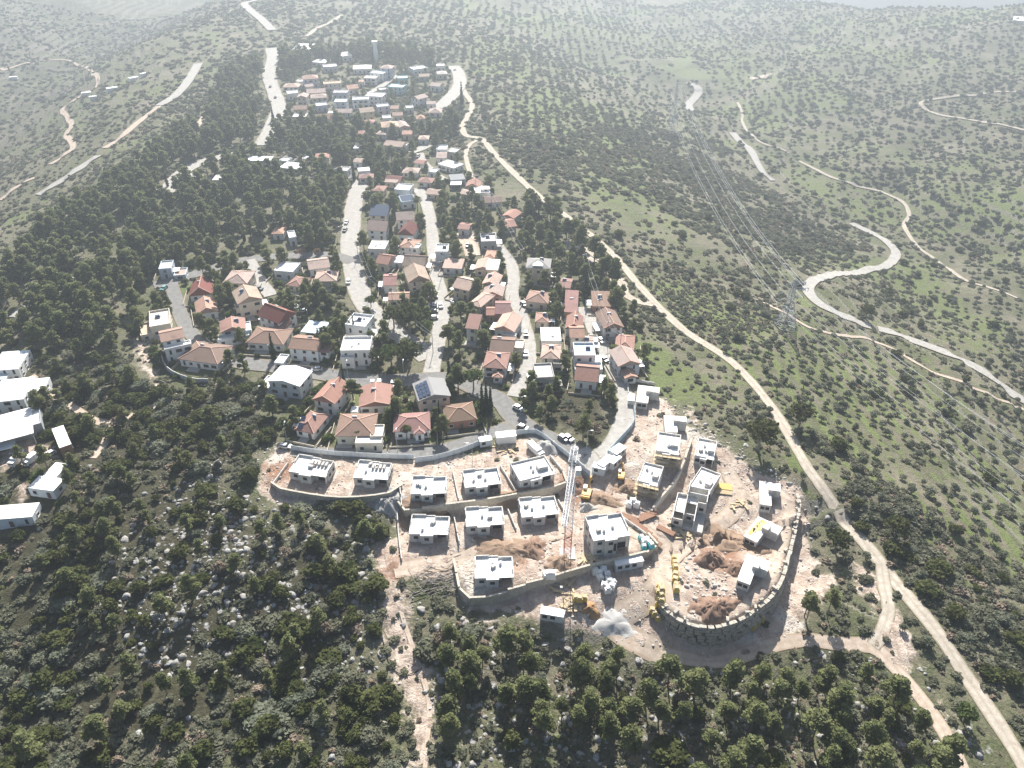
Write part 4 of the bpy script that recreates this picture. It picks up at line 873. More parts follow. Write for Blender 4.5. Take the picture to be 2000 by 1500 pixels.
def shell(ax, ay, bx, by, D, Hh, label, two=False, mirror=False, roofx=0, variant=0, yellow=False):
    P = cast([ax, bx, (ax+bx)/2], [ay, by, (ay+by)/2], Hh)
    yaw = math.atan2(P[1][1]-P[0][1], P[1][0]-P[0][0]); yaw = max(-.8, min(.8, yaw))
    Wd = math.hypot(P[1][0]-P[0][0], P[1][1]-P[0][1]); fx, fy = math.cos(yaw), math.sin(yaw)
    o = P[2][:2]-np.array([fx, fy])*Wd/2
    z0 = float(P[2][2])-Hh
    t = thing('unfinished_house', (float(o[0]), float(o[1]), z0), yaw, label, 'unfinished house', 'concrete house shells on the building site')
    def wall(x0, x1, y0, y1, h, e=0.0):
        child('wall', MB().box(x0, x1, y0, y1, -2.8, h-.2-e).mesh('block_wall', SHELLW), t)
        rm = MB().box(x0-.12, x1+.12, y0-.12, y1+.12, h-.2-e, h+e).mesh('roof_slab', SHELLR)
        child('roof', rm, t)
    def para(x0, x1, y0, y1, h, hp=.75): child('parapet', MB().box(x0, x1, y0, y1, h-.05, h+hp).mesh('parapet', SHELLW), t)
    a, b_ = Wd*.60, Wd*.66
    if variant == 2:      # long low shells of the eastern row
        wall(0, Wd, 0, D*.62, Hh); wall(.0, Wd*1.9, D*.62, D, Hh, .012)
        para(Wd*.9, Wd*1.9, D*.62-.1, D*.62+.12, Hh, .5)
        child('hatch', MB().box(Wd*.75, Wd*1.25, D*.52, D*.75, Hh-.3, Hh+1.2).mesh('stair_hatch', CONC), t)
        for i, x in enumerate((Wd*.3, Wd*.7)): child('window_opening', OPENM, t, (x, 0, Hh*.55))
        if yellow:
            for i in range(5): child('formwork_board', MB().box(0, 1.1, 0, 3.2, 0, .06).mesh('formwork_board', TIMBER if i % 2 else YELLOW), t, (Wd*.1+i*.9 % Wd, D*.15+i*1.5, Hh+.03), .3*i)
    else:
        wall(0, a, 0, D, Hh); wall(a-.05, Wd, 1.5, D-.8, Hh-.02, .014)
        wall(Wd*.30, a+.1, -.7, .3, Hh-.04, .03)
        # canopy over the entrance with its pillar
        child('roof', MB().box(a+.1, Wd+.05, -.2, 1.7, Hh-.22, Hh-.05).mesh('porch_slab', SHELLR), t)
        child('pillar', MB().box(Wd-.45, Wd-.1, .1, .45, -1.2, Hh-.22).mesh('pillar', SHELLW), t)
        k = .24
        if variant == 0:
            para(0, k, D*.55, D, Hh); para(0, Wd*.38, D-k, D+.02, Hh); para(Wd*.38, Wd*.62, D-k, D+.02, Hh, .35); para(Wd*.62, Wd*1.0, D-k-.8, D-.78, Hh); para(Wd-k, Wd, D*.25, D-k-.8, Hh)
        else:
            para(0, k, 0, D, Hh, .45); para(0, Wd, D-k, D+.02, Hh, .55); para(Wd-k, Wd, 1.5, D-k, Hh, .55); para(k, a, 0, k, Hh, .3)
            child('stair_block', MB().box(Wd*.62, Wd*.9, D*.3, D*.55, Hh-.1, Hh+1.1).mesh('stair_block', SHELLW), t)
        fl = (Hh/2, Hh) if two else (Hh,)
        for q, top in enumerate(fl):
            zc = top-1.5
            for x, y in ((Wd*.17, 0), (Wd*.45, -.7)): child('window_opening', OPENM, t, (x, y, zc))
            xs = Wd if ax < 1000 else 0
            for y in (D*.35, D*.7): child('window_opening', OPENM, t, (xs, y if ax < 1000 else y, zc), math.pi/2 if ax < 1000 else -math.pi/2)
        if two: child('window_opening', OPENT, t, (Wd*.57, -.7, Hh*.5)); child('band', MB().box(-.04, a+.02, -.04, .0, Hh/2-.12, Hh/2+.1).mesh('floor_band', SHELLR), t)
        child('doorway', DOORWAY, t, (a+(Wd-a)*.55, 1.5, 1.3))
        for i in range(roofx):
            child('skylight_shaft', MB().box(0, .75, 0, 1.7, 0, .9).mesh('shaft', CONC), t, (Wd*.45+i*1.15, D*.52, Hh+.01))
        r = random.Random(int(ax)); rb_ = MB()
        for i in range(7):
            x_, y_ = Wd*r.random(), D*r.random(); rb_.bar((x_, y_, Hh-.1), (x_+r.uniform(-.1, .1), y_, Hh+r.uniform(.5, 1.1)), .035, 3)
        child('starter_bars', rb_.mesh('starter_bars', RUST), t)
        if ax in (1281, 1245):
            sc_ = MB()
            for i in range(7):
                x_ = -.6+(Wd+1.2)*i/6
                for y_ in (-1.1, -1.9): sc_.bar((x_, y_, -2.5), (x_, y_, Hh+.9), .05, 4)
            for zz in (1.2, 2.9, 4.6):
                if zz < Hh+.5: sc_.box(-.7, Wd+.7, -1.95, -1.05, zz, zz+.07); sc_.bar((-.7, -1.95, zz+1), (Wd+.7, -1.95, zz+1), .04, 4)
            child('scaffold', sc_.mesh('scaffold', TIMBER), t)
        for i in range(2): child('water_tank', MB().bar((0, 0, 0), (0, 0, .9), .42, 8).mesh('water_tank', STEELW), t, (Wd*(.2+.5*r.random()), D*(.2+.5*r.random()), Hh+.01))
        if r.random() < .8: child('block_stack', MB().box(0, 1.2, 0, .9, 0, .8).mesh('block_stack', CONC), t, (Wd*(.1+.6*r.random()), D*(.2+.5*r.random()), Hh+.01), r.random())
    n = int(max(Wd, D)//2)+2
    for i in np.linspace(0, Wd*(1.9 if variant == 2 else 1), n):
        for q in np.linspace(.4, D, n): pp = o+np.array([fx, fy])*i+np.array([-fy, fx])*q; occupy(pp[0], pp[1], 1.3, 2)
    return t, Wd, D
SHELLS = [
 (564,920,636,931,7.5,3.4,'westernmost white shell with five roof shafts in a row',dict(roofx=5,variant=0)),
 (690,932,757,936,7.5,3.4,'white shell with four roof shafts, second from the western end',dict(roofx=4,variant=0)),
 (803,966,871,960,7.2,3.4,'white shell in the upper row just right of the spoil heap',dict(variant=0)),
 (909,952,979,943,7.2,3.4,'white shell in the middle of the upper row of three',dict(variant=0)),
 (1015,941,1084,924,8.5,3.6,'white shell nearest the tower crane in the upper row',dict(variant=1)),
 (799,1043,875,1042,7.2,3.4,'white shell at the left end of the lower row of three',dict(variant=0)),
 (911,1028,985,1022,7.2,3.4,'white shell in the middle of the lower row of three',dict(variant=0)),
 (1020,1010,1092,1002,7.5,3.4,'white shell at the crane end of the lower row of three',dict(variant=0)),
 (928,1131,1003,1124,7.5,3.4,'white shell alone inside the lowest long wall',dict(variant=0)),
 (1160,1056,1232,1044,9,6.4,'two storey white shell right of the tower crane',dict(variant=0,two=True)),
 (1243,784,1265,787,10,3,'narrow white shell beside the grey retaining wall, uppermost of all',dict(variant=2)),
 (1300,842,1323,844,8.5,3.2,'narrow white shell behind the scaffolded shell',dict(variant=2)),
 (1281,880,1326,889,9.5,5,'scaffolded two level shell with high roof parapets',dict(variant=1)),
 (1245,940,1284,949,9,4.6,'white shell with roof parapets above the site cabins',dict(variant=1)),
 (1357,889,1394,899,9,3.4,'upper of two plain white shells in the inner curve',dict(variant=1)),
 (1344,951,1384,966,10.5,3.6,'lower of two plain white shells in the inner curve',dict(variant=1)),
 (1485,983,1506,988,10.5,3.2,'low shell nearest the upper end of the block wall',dict(variant=2)),
 (1453,1047,1478,1058,10,3.2,'low shell with yellowish boards on its slab',dict(variant=2,yellow=True)),
 (1440,1132,1464,1141,10.5,3.2,'low shell inside the bend of the block wall',dict(variant=2)),
]
for ax, ay, bx, by, D, Hh, lab, op in SHELLS: shell(ax, ay, bx, by, D, Hh, lab, **op)
# the roofless shell: bare walls round open rooms
def roofless():
    P = cast([1312, 1346], [1012, 1022], 3.0); yaw = math.atan2(P[1][1]-P[0][1], P[1][0]-P[0][0]); Wd = 9.0
    t = thing('unfinished_house', (P[0][0], P[0][1], P[0][2]-3), yaw, 'roofless concrete shell of bare walls standing at different heights', 'unfinished house', 'concrete house shells on the building site')
    D = 16
    for x0, x1, y0, y1, h in ((0, .25, 0, 11, 3.4), (0, 3, 0, .25, 3.2), (3, 3.25, 0, 9, 5.4), (3.25, 6.2, 3, 3.25, 3.2), (6.2, 6.45, 0, 8, 3.8), (6.45, 9, 7.8, 8.05, 4.2), (8.8, 9.05, 8.05, 14, 4.8), (3.25, 9, 11, 11.25, 4.6), (3, 3.25, 9.5, 15, 5.8), (0, 3, 11, 11.25, 3.4), (3.25, 8.8, 14, 14.25, 4.4)):
        child('wall', MB().box(x0, x1, y0, y1, -1.6, h).mesh('bare_wall', SHELLW), t)
    child('slab', MB().box(-.2, 9.2, -.2, 14.4, -1.6, .12).mesh('floor_slab', CONC), t)
    child('landing', MB().box(3.3, 6.1, 8.2, 10.9, 2.6, 2.85).mesh('landing', SHELLR), t); child('landing', MB().box(.3, 2.9, 4, 10.9, 2.2, 2.42).mesh('landing', SHELLR), t)
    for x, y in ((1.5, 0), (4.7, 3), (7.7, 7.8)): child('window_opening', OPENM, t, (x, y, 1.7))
roofless()
# ---- retaining walls: sections with a coping, and the curved wall of separate blocks
def polyline_len(L): return np.concatenate([[0], np.cumsum(np.linalg.norm(np.diff(L, axis=0), axis=1))])
def sample_line(L, s):
    c = polyline_len(L); return np.stack([np.interp(s, c, L[:, i]) for i in range(L.shape[1])], 1)
def long_wall(name, L, top_off, depth_f, thick, label, cat, m, seg=5.0, cop=True, part='wall_section', group=None):
    S = polyline_len(L)[-1]; n = max(1, int(round(S/seg))); q = np.linspace(0, S, n+1); pts = sample_line(L, q)
    tops = H(pts[:, 0], pts[:, 1])
    mid = pts[len(pts)//2]; t = thing(name, (mid[0], mid[1], float(tops[len(pts)//2])), 0, label, cat, group)
    for i in range(n):
        a, b = pts[i], pts[i+1]; d = b-a; ln = np.linalg.norm(d); rz = math.atan2(d[1], d[0]); nx, ny = math.sin(rz), -math.cos(rz)
        za = max(H(a[0]-nx*1.5, a[1]-ny*1.5), tops[i]) ; zb = max(H(b[0]-nx*1.5, b[1]-ny*1.5), tops[i+1])
        lo = min(float(H(a[0]+nx*1.4, a[1]+ny*1.4)), float(H(b[0]+nx*1.4, b[1]+ny*1.4)))-.8
        zt = float((za+zb)/2)+top_off
        o = child(part, MB().box(.015, ln-.015, -thick/2, thick/2, lo-zt, 0).mesh(part, m), t, (a[0]-mid[0], a[1]-mid[1], zt-t.location.z), rz)
        if cop: child('coping', MB().box(.0, ln, -thick/2-.08, thick/2+.08, .0, .10).mesh('coping', STONEF), o)
    return t
def px_line(pts): return cast([p[0] for p in pts], [p[1] for p in pts])[:, :2]
long_wall('retaining_wall', smooth_line(WALL_W['a'], 2), .9, 1, .45, 'stone retaining wall in front of the two westernmost shells', 'retaining wall', STONEF)
long_wall('retaining_wall', smooth_line(WALL_W['b'], 2), .9, 1, .45, 'stone retaining wall below the upper row of three shells', 'retaining wall', STONEF)
long_wall('retaining_wall', smooth_line(WALL_W['d'], 2), .9, 1, .45, 'longest stone retaining wall, lowest on the site', 'retaining wall', STONEF)
long_wall('retaining_wall', smooth_line(WALL_W['curve_in'], 2), .7, 1, .5, 'curving smooth retaining wall between the two eastern terraces', 'retaining wall', SHELLW)
for pts, lab in (([(885,924),(896,978)],'low boundary wall between the first two shells of the upper row'), ([(977,912),(1007,962)],'low boundary wall between the last two shells of the upper row'), ([(1074,893),(1110,944)],'low boundary wall closing the upper row beside the crane'),
 ([(887,1012),(897,1064)],'low boundary wall between the first two shells of the lower row'), ([(992,998),(1008,1036)],'low boundary wall between the last two shells of the lower row'), ([(1090,980),(1110,1014)],'low boundary wall at the crane foot'),
 ([(776,1002),(779,1050),(785,1096)],'straight western boundary wall of the lower row'), ([(781,950),(786,998)],'short wall beside the spoil heap'), ([(535,947),(563,908)],'slanting wall at the western end of the site'), ([(1215,1013),(1284,1072)],'slanting wall beside the brown formwork panels'),
 ([(318,703),(323,718),(335,730),(358,741),(385,748),(408,748)],'pale curved garden wall below the brown roofed villa'), ([(275,640),(283,668)],'cream court wall of the westernmost flat house'), ([(396,655),(420,678),(452,690)],'cream garden wall along the grey lane'),
 ([(1200,738),(1240,745),(1278,752)],'grey retaining wall above the uppermost shell'), ([(1225,745),(1228,775),(1240,778)],'low kerb wall round a small planted corner')):
    cur = 'curved garden' in lab or 'retaining' in lab
    long_wall('boundary_wall', smooth_line(px_line(pts), 1.5), 2.0 if 'curved' in lab else 1.1, 1, .3, lab, 'wall', SHELLW if 'cream' not in lab else STONEF, seg=4.0, cop=False)
def block_wall():
    L = smooth_line(WALL_W['curve'], 1.0); S = polyline_len(L)[-1]; mid = sample_line(L, np.array([S/2]))[0]
    t = thing('retaining_wall', (mid[0], mid[1], gz(*mid)), 0, 'high curved retaining wall of rough stone blocks in courses', 'retaining wall')
    protos = []
    for k in range(7):
        r = random.Random(k); v = MB().box(-1.0, 1.0, -.5, .5, -.5, .5)
        v.v = [(x*(.93+.1*r.random()), y*(.85+.3*r.random()), z*(.9+.13*r.random())) for x, y, z in v.v]; protos.append(v.mesh('stone_block', STONE))
    r = random.Random(3); cnt = 0; ch = 1.05
    core = MB()
    tops = {}
    q = np.arange(0, S, 1.0); pts = sample_line(L, q)
    dirs = np.gradient(pts, axis=0); dirs /= np.linalg.norm(dirs, axis=1)[:, None]; nrm = np.stack([dirs[:, 1], -dirs[:, 0]], 1)
    ztop = H(pts[:, 0]-nrm[:, 0]*1.6, pts[:, 1]-nrm[:, 1]*1.6); zlow = H(pts[:, 0]+nrm[:, 0]*2.0, pts[:, 1]+nrm[:, 1]*2.0)
    zt = np.convolve(np.pad(ztop, 4, 'edge'), np.ones(9)/9, 'valid')+.25
    for c in range(9):
        s = r.uniform(0, 1.5)
        while s < S-1:
            ln = r.uniform(1.6, 2.6); i = min(len(q)-1, int(s+ln/2)); z = zt[i]-ch*(c+.5)
            if z+ch*.5 > zlow[i]-.6 and cnt < 300:
                p = pts[i]+nrm[i]*(.1+.11*c+r.uniform(-.08, .08)); o = child('stone_block', protos[r.randrange(7)], t, (p[0]-mid[0], p[1]-mid[1], z-t.location.z), math.atan2(dirs[i][1], dirs[i][0]))
                o.scale = (ln/2.16, 1, ch/1.09); cnt += 1
            s += ln
    for i in range(len(q)-1):
        a, b = pts[i]-nrm[i]*.35, pts[i+1]-nrm[i+1]*.35
        core.add([(a[0]-mid[0], a[1]-mid[1], zlow[i]-1-t.location.z), (b[0]-mid[0], b[1]-mid[1], zlow[i+1]-1-t.location.z), (b[0]-mid[0], b[1]-mid[1], zt[i+1]-.2-t.location.z), (a[0]-mid[0], a[1]-mid[1], zt[i]-.2-t.location.z)], [(0,1,2,3)])
    child('wall_core', core.mesh('wall_core', CONC), t)
    for i in range(4, len(q)-3, 3):                     # loose capping blocks along the rim
        if r.random() < .75:
            p = pts[i]-nrm[i]*r.uniform(.2, 1.2); o = obj('stone_block', protos[r.randrange(7)], None, (p[0], p[1], float(zt[i])+.35)); o.rotation_euler = (0, 0, r.uniform(0, 3)); s_ = r.uniform(.45, .85); o.scale = (s_, s_, s_)
            tag(o, 'loose stone block set on the rim of the curved block wall', 'stone block', 'loose blocks along the wall rim')
block_wall()
# ---- hoardings
PANELM = {}
def hoarding(pts, label, m, h=2.2, pl=2.45):
    L = smooth_line(px_line(pts), 1.0); S = polyline_len(L)[-1]; n = int(S/pl); q = sample_line(L, np.linspace(0, S, n+1)); mid = q[n//2]
    t = thing('hoarding', (mid[0], mid[1], gz(*mid)), 0, label, 'fence')
    key = m.name
    if key not in PANELM: PANELM[key] = (MB().box(.03, pl-.05, -.04, .04, 0, h).mesh('panel', m), MB().box(-.05, .05, -.12, .12, -.5, h+.06).mesh('post', GALV))
    for i in range(n):
        d = q[i+1]-q[i]; ln = np.linalg.norm(d); z = max(gz(*q[i]), gz(*q[i+1]))-.15
        o = child('panel', PANELM[key][0], t, (q[i][0]-mid[0], q[i][1]-mid[1], z-t.location.z), math.atan2(d[1], d[0])); o.scale = (ln/pl, 1, 1)
        child('post', PANELM[key][1], t, (q[i][0]-mid[0], q[i][1]-mid[1], z-t.location.z), math.atan2(d[1], d[0]))
hoarding([(570,879),(600,884),(650,890),(700,893),(760,896),(809,897)], 'pale hoarding behind the two westernmost shells', HOARD)
hoarding([(811,903),(850,898),(900,884),(941,868)], 'pale hoarding in the middle, stepped forward of its neighbour', HOARD)
hoarding([(1002,850),(1042,847),(1057,853),(1084,874),(1124,906),(1152,932)], 'grey hoarding slanting down beside the asphalt street', HOARD)
hoarding([(1237,798),(1239,824),(1231,841),(1206,868),(1186,891)], 'blue hoarding bending down to the site gate', HOARDB, 2.4)
# ---- cars
CARPAINT = simple('car_paint', (1, 1, 1), 0.05, 1.0, 0.35, 0, 0.5, obj_color=True)
def car_meshes():
    b = MB()
    prof = [(-2.1,.35),(-2.15,.75),(-1.95,.95),(-.95,1.0),(1.2,1.0),(1.95,.9),(2.1,.7),(2.1,.35)]
    n = len(prof); vs = [(x, -.86, z) for x, z in prof]+[(x, .86, z) for x, z in prof]
    b.add(vs, [tuple(range(n))[::-1], tuple(range(n, 2*n))]+[(i, (i+1) % n, n+(i+1) % n, n+i) for i in range(n)])
    cab = MB(); lo = [(-1.15, 1.0), (1.75, 1.0)]; hi = [(-.45, 1.45), (1.25, 1.45)]
    cv = [(lo[0][0], -.82, 1), (lo[1][0], -.82, 1), (lo[1][0], .82, 1), (lo[0][0], .82, 1), (hi[0][0], -.66, 1.46), (hi[1][0], -.66, 1.46), (hi[1][0], .66, 1.46), (hi[0][0], .66, 1.46)]
    cab.add(cv, [(0,1,5,4), (1,2,6,5), (2,3,7,6), (3,0,4,7)])
    roof = MB().box(-.5, 1.3, -.68, .68, 1.45, 1.51)
    wh = MB().bar((0, -.1, 0), (0, .1, 0), .32, 10)
    return b.mesh('car_body', CARPAINT), cab.mesh('car_glass', GLASS), roof.mesh('car_roof', CARPAINT), wh.mesh('wheel', RUBBER)
CARM = car_meshes()
CARC = dict(w=(.78,.78,.77), s=(.48,.49,.50), k=(.03,.03,.035), b=(.10,.16,.28), r=(.42,.04,.03), g=(.16,.17,.18), t=(.18,.36,.36))
def car(u, v, deg, c, label, group=None, sc=1.0, name='car'):
    p = W(u, v); t = thing(name, (p.x, p.y, p.z+.2), math.radians(deg), label, 'car' if name == 'car' else name.replace('_', ' '), group, sc)
    child('body', CARM[0], t, color=CARC[c]); child('windows', CARM[1], t); child('roof', CARM[2], t, color=CARC[c])
    for x in (-1.3, 1.3):
        for y in (-.82, .82): child('wheel', CARM[3], t, (x, y, .32))
    return t
for u, v, a, c, lab in [(677,437,85,'w','white car parked at the wood edge of the main road'),(674,452,84,'g','dark car parked behind a white one on the main road'),(681,553,92,'w','white car driving down the main road by the garden pines'),
 (506,566,150,'g','dark car under a carport at the cul de sac end'),(619,724,5,'s','silver car parked on the shaded street'),(728,752,95,'w','first of four white cars parked nose to the shaded street'),(741,751,92,'w','second of four white cars parked nose to the shaded street'),(768,753,90,'w','third of four white cars parked nose to the shaded street'),(780,755,85,'w','last of four white cars parked nose to the shaded street'),
 (845,577,5,'r','dark red car highest in the parking row of the narrow street'),(846,583,5,'k','black car in the parking row of the narrow street'),(846,598,5,'w','white car mid way down the parking row of the narrow street'),(846,603,5,'s','silver car mid way down the parking row of the narrow street'),(846,611,5,'g','grey car low in the parking row of the narrow street'),(846,623,5,'w','last white car of the parking row of the narrow street'),
 (880,506,5,'s','silver car beside the white cube house'),(913,482,95,'k','dark car at the edge of the sandy yard'),(1027,694,90,'w','white car on the pale street below the brown roof'),(1027,655,92,'k','dark car on the pale street beside the folded pink roof'),(1023,597,120,'g','dark grey car in shade by the pale street'),(1180,705,120,'g','dark car on the climbing street between garden walls'),
 (1174,668,110,'w','white car under trees on the east lane'),(1100,859,132,'g','dark grey car parked on the asphalt street, left of a white one'),(1110,859,130,'w','white car parked on the asphalt street, right of a dark one'),(1012,800,140,'w','pale car at the shady street corner'),(1021,838,150,'k','black car standing at the hoarding corner'),
 (574,602,20,'w','white car on the gravel under the garden pines, nearest the villas'),(583,606,10,'w','second white car on the gravel under the garden pines'),(590,610,10,'s','silver car on the gravel under the garden pines'),(321,566,80,'t','teal pickup beside the lane end'),(34,886,10,'s','silver car in the shade of the open shed'),(98,891,60,'w','white pickup at the yard entrance'),
 (558,875,170,'w','white car on the bare ground at the western hoarding end'),(528,172,95,'k','black car low on the broad road of the upper village'),(538,193,95,'k','black car higher on the broad road beside shrubs'),(888,139,80,'k','dark car at the top road bend'),(817,307,80,'k','dark car on the small turning place'),(861,700-100,100,'s','silver car beside the two globe lamps')]:
    car(u, v, a, c, lab)
for u, v, a, lab in [(33,905,80,'white van nose to the hedge, left one of two'),(62,903,70,'white van nose to the hedge, right one of two'),(1046,884,125,'white lorry on the earth below the asphalt street')]:
    p = W(u, v); t = thing('van', (p.x, p.y, p.z+.1), math.radians(a), lab, 'van')
    L_ = 7 if 'lorry' in lab else 4.6
    child('body', MB().box(-L_/2+1.5, L_/2, -1.05, 1.05, .5, 2.5).mesh('van_box', WHITEM), t); child('cab', MB().box(-L_/2, -L_/2+1.46, -1, 1, .4, 1.9).mesh('van_cab', WHITEM), t)
    child('windscreen', MB().box(-L_/2-.03, -L_/2+.9, -.92, .92, 1.25, 1.8).mesh('windscreen', GLASS), t)
    for x in (-L_/2+.9, L_/2-1):
        for y in (-.95, .95): child('wheel', CARM[3], t, (x, y, .36))
# ---- tower crane
def lattice(b, p0, p1, w, n, m0, m1=None, band=3, up=None, r=.07, w1=None):
    p0, p1 = Vector(p0), Vector(p1); ax = (p1-p0).normalized(); w1 = w if w1 is None else w1
    sx = ax.orthogonal().normalized() if up is None else Vector(up); sy = ax.cross(sx)
    prev = None
    for i in range(n+1):
        c = p0.lerp(p1, i/n); ww = w+(w1-w)*i/n; ring = [c+sx*ww/2*a+sy*ww/2*d for a, d in ((-1,-1),(1,-1),(1,1),(-1,1))]
        if prev:
            m = m0 if (m1 is None or (i//band) % 2 == 0) else m1
            for k in range(4):
                b.bar(prev[k], ring[k], r, 4, m); b.bar(prev[k], ring[(k+1) % 4], r*.7, 3, m); b.bar(ring[k], ring[(k+1) % 4], r*.7, 3, m); b.bar(prev[(k+1) % 4], ring[k], r*.7, 3, m)
        prev = ring
def height_for(base, v_top):
    lo, hi = 0, 120
    for _ in range(40):
        m = (lo+hi)/2
        if project(base.x, base.y, base.z+m)[1] > v_top: lo = m
        else: hi = m
    return lo
def crane():
    p = W(1108, 1082); Hc = height_for(p, 912)
    t = thing('tower_crane', p, 0, 'red and white lattice tower crane in the middle of the site', 'crane')
    m = MB(); lattice(m, (0, 0, Hc*.30), (0, 0, Hc), 1.9, 15, 0, None, 3, (1, 0, 0), .055); lattice(m, (0, 0, .3), (0, 0, Hc*.30), 1.9, 6, 1, None, 3, (1, 0, 0), .055); child('mast', m.mesh('mast', [STEELW, STEELR]), t)
    child('base', MB().box(-2.2, 2.2, -2.2, 2.2, -1.5, .35).mesh('crane_base', CONC), t)
    j = MB(); lattice(j, (0, -1, Hc+.8), (-3.4, -22, Hc+.9), 1.2, 18, 0, None, 4, None, .05, .8); child('jib', j.mesh('jib', [STEELW, STEELR]), t)
    c = MB(); lattice(c, (0, 1, Hc+.8), (1.1, 7, Hc+.8), 1.3, 5, 0, None, 3, None, .06); cj = child('counter_jib', c.mesh('counter_jib', [STEELW]), t)
    child('counterweight', MB().box(.2, 1.9, 5.6, 7.2, Hc-.8, Hc+1.0).mesh('counterweight', CONC), cj)
    a = MB().bar((0, 0, Hc), (0, 0, Hc+4), .25, 4, r2=.08); child('apex', a.mesh('apex', STEELW), t)
    s = MB().bar((0, 0, Hc+4), (-2.6, -17, Hc+1.4), .04, 3).bar((0, 0, Hc+4), (-.7, 6.4, Hc+1.2), .04, 3); child('stay_rope', s.mesh('stay_ropes', GALV), t)
    cab = MB().box(.9, 2.2, -1.6, 0, Hc-1.8, Hc+.2); child('cab', cab.mesh('crane_cab', WHITEM), t)
    h = MB().bar((-3, -19.5, Hc+.2), (-3, -19.5, 9), .04, 3).box(-3.3, -2.7, -19.8, -19.2, 8.2, 9.0); child('hook', h.mesh('hook_and_rope', GALV), t)
crane()
def excavator(u, v, deg, label, sc=1.0, name='excavator'):
    p = W(u, v); t = thing(name, (p.x, p.y, p.z+.1), math.radians(deg), label, name.replace('_', ' '), None, sc)
    for y in (-1.15, 1.15):
        tr = MB().box(-2, 2, y-.32, y+.32, 0, .85, top=.9); child('track', tr.mesh('track', RUBBER), t)
    child('body', MB().box(-2.1, 1.0, -1.3, 1.3, .95, 2.1).mesh('engine_house', MACHY), t)
    cb = child('cab', MB().box(.1, 1.6, .15, 1.25, 1.0, 2.9).mesh('operator_cab', WHITEM), t); child('pane', MB().box(1.0, 1.66, .25, 1.3, 1.7, 2.7).mesh('cab_pane', GLASS), cb)
    child('counterweight', MB().box(-2.7, -2.1, -1.25, 1.25, 1.0, 1.9).mesh('counterweight', MACHY), t)
    child('boom', MB().bar((1, -.3, 1.6), (3.6, -.3, 4.0), .32, 4).bar((3.6, -.3, 4.0), (5.6, -.3, 3.1), .26, 4).mesh('boom', MACHY), t)
    ar = child('arm', MB().bar((5.6, -.3, 3.2), (5.9, -.3, .9), .22, 4).mesh('arm', MACHY), t)
    child('bucket', MB().box(5.4, 6.4, -.85, .25, .1, .95, top=.75).mesh('bucket', RUBBER), ar)
excavator(1146, 968, 75, 'yellow and white excavator digging next to the tower crane', 1.0)
excavator(1213, 932, 80, 'small yellow digger beside the site cabins', .75)
def cabin(u, v, deg, L, Wd, h, m, label, name='site_cabin', cat='cabin', win=True):
    p = W(u, v); t = thing(name, (p.x, p.y, p.z), math.radians(deg), label, cat)
    b = MB().box(-L/2, L/2, -Wd/2, Wd/2, -.3, h); child('body', b.mesh('cabin_body', m), t)
    child('roof', MB().box(-L/2-.08, L/2+.08, -Wd/2-.08, Wd/2+.08, h, h+.12).mesh('cabin_roof', WHITEM), t)
    if win:
        for i in range(int(L//2.2)): child('window', WIN['s'][2], t, (-L/2+1.2+i*2.1, -Wd/2, h*.6))
    for x in np.linspace(-L/2, L/2, 5): occupy(p.x+x*math.cos(math.radians(deg)), p.y+x*math.sin(math.radians(deg)), 2.5, 2)
cabin(1226, 1106, 12, 8, 2.6, 2.6, STEELW, 'long greenish white container against the lowest wall')
cabin(1079, 1206, -12, 6.2, 2.4, 2.3, WHITEM, 'white box container on the sandy track')
cabin(1182, 912, 48, 6, 2.6, 2.6, WHITEM, 'white site cabin closest to the blue hoarding')
cabin(1199, 908, 48, 4.5, 2.4, 2.5, WHITEM, 'short white site cabin between its neighbours')
cabin(1170, 922, -20, 4, 2.4, 2.5, HOARD, 'grey blue site cabin at the gate')
cabin(1206, 888, 45, 5, 3, 2.4, SHELLR, 'cream topped hut beside the blue hoarding')
cabin(988, 862, 10, 6.4, 3, 3, WHITEM, 'bright white box hut at the hoarding gap', win=False)
cabin(948, 868, 15, 4, 2.4, 2.4, HOARD, 'dusty cabin left of the bright white hut')
cabin(1232, 785, 80, 4, 2.2, 2, SHELLR, 'small grey hut near the uppermost shell', win=False)
# ---- loose materials
def box_thing(name, u, v, deg, dims, m, label, cat, group=None, dz=0, tilt=0, parts=None):
    p = W(u, v); t = thing(name, (p.x, p.y, p.z+dz), math.radians(deg), label, cat, group)
    return t, p
PAL_Y = [MB().box(-.62, .62, -.62, .62, .14, 1.25, top=.97).mesh('stone_load', YELLOW), MB().box(-.6, .6, -.6, .6, 0, .13).mesh('pallet_base', TIMBER), MB().box(-.5, .5, -.5, .5, 1.25, 1.5, top=.9).mesh('stone_load', TIMBER)]
PAL_W = [MB().box(-.62, .62, -.62, .62, .14, 1.2, top=.92).mesh('sack_load', WHITEM), PAL_Y[1], MB().box(-.4, .5, -.5, .4, 1.2, 1.45, top=.8).mesh('sack_load', SHELLR)]
PAL_T = [MB().box(-.6, .6, -.6, .6, .14, 1.1, top=.85).mesh('sack_load', TEAL), PAL_Y[1], PAL_W[2]]
def pallets(spots, kind, label, group, sc=1.25):
    for i, (u, v) in enumerate(spots):
        p = W(u, v); t = thing('pallet', (p.x, p.y, p.z), random.uniform(-.4, .4), label, 'pallet', group, sc*random.uniform(.9, 1.15))
        child('load', kind[0], t); child('base', kind[1], t); child('top_layer', kind[2], t)
pallets([(1316,1094),(1317,1103),(1318,1112),(1319,1126),(1318,1136),(1320,1146),(1320,1155)], PAL_Y, 'yellow wrapped pallet in the row along the rubble field', 'yellow pallets along the rubble field')
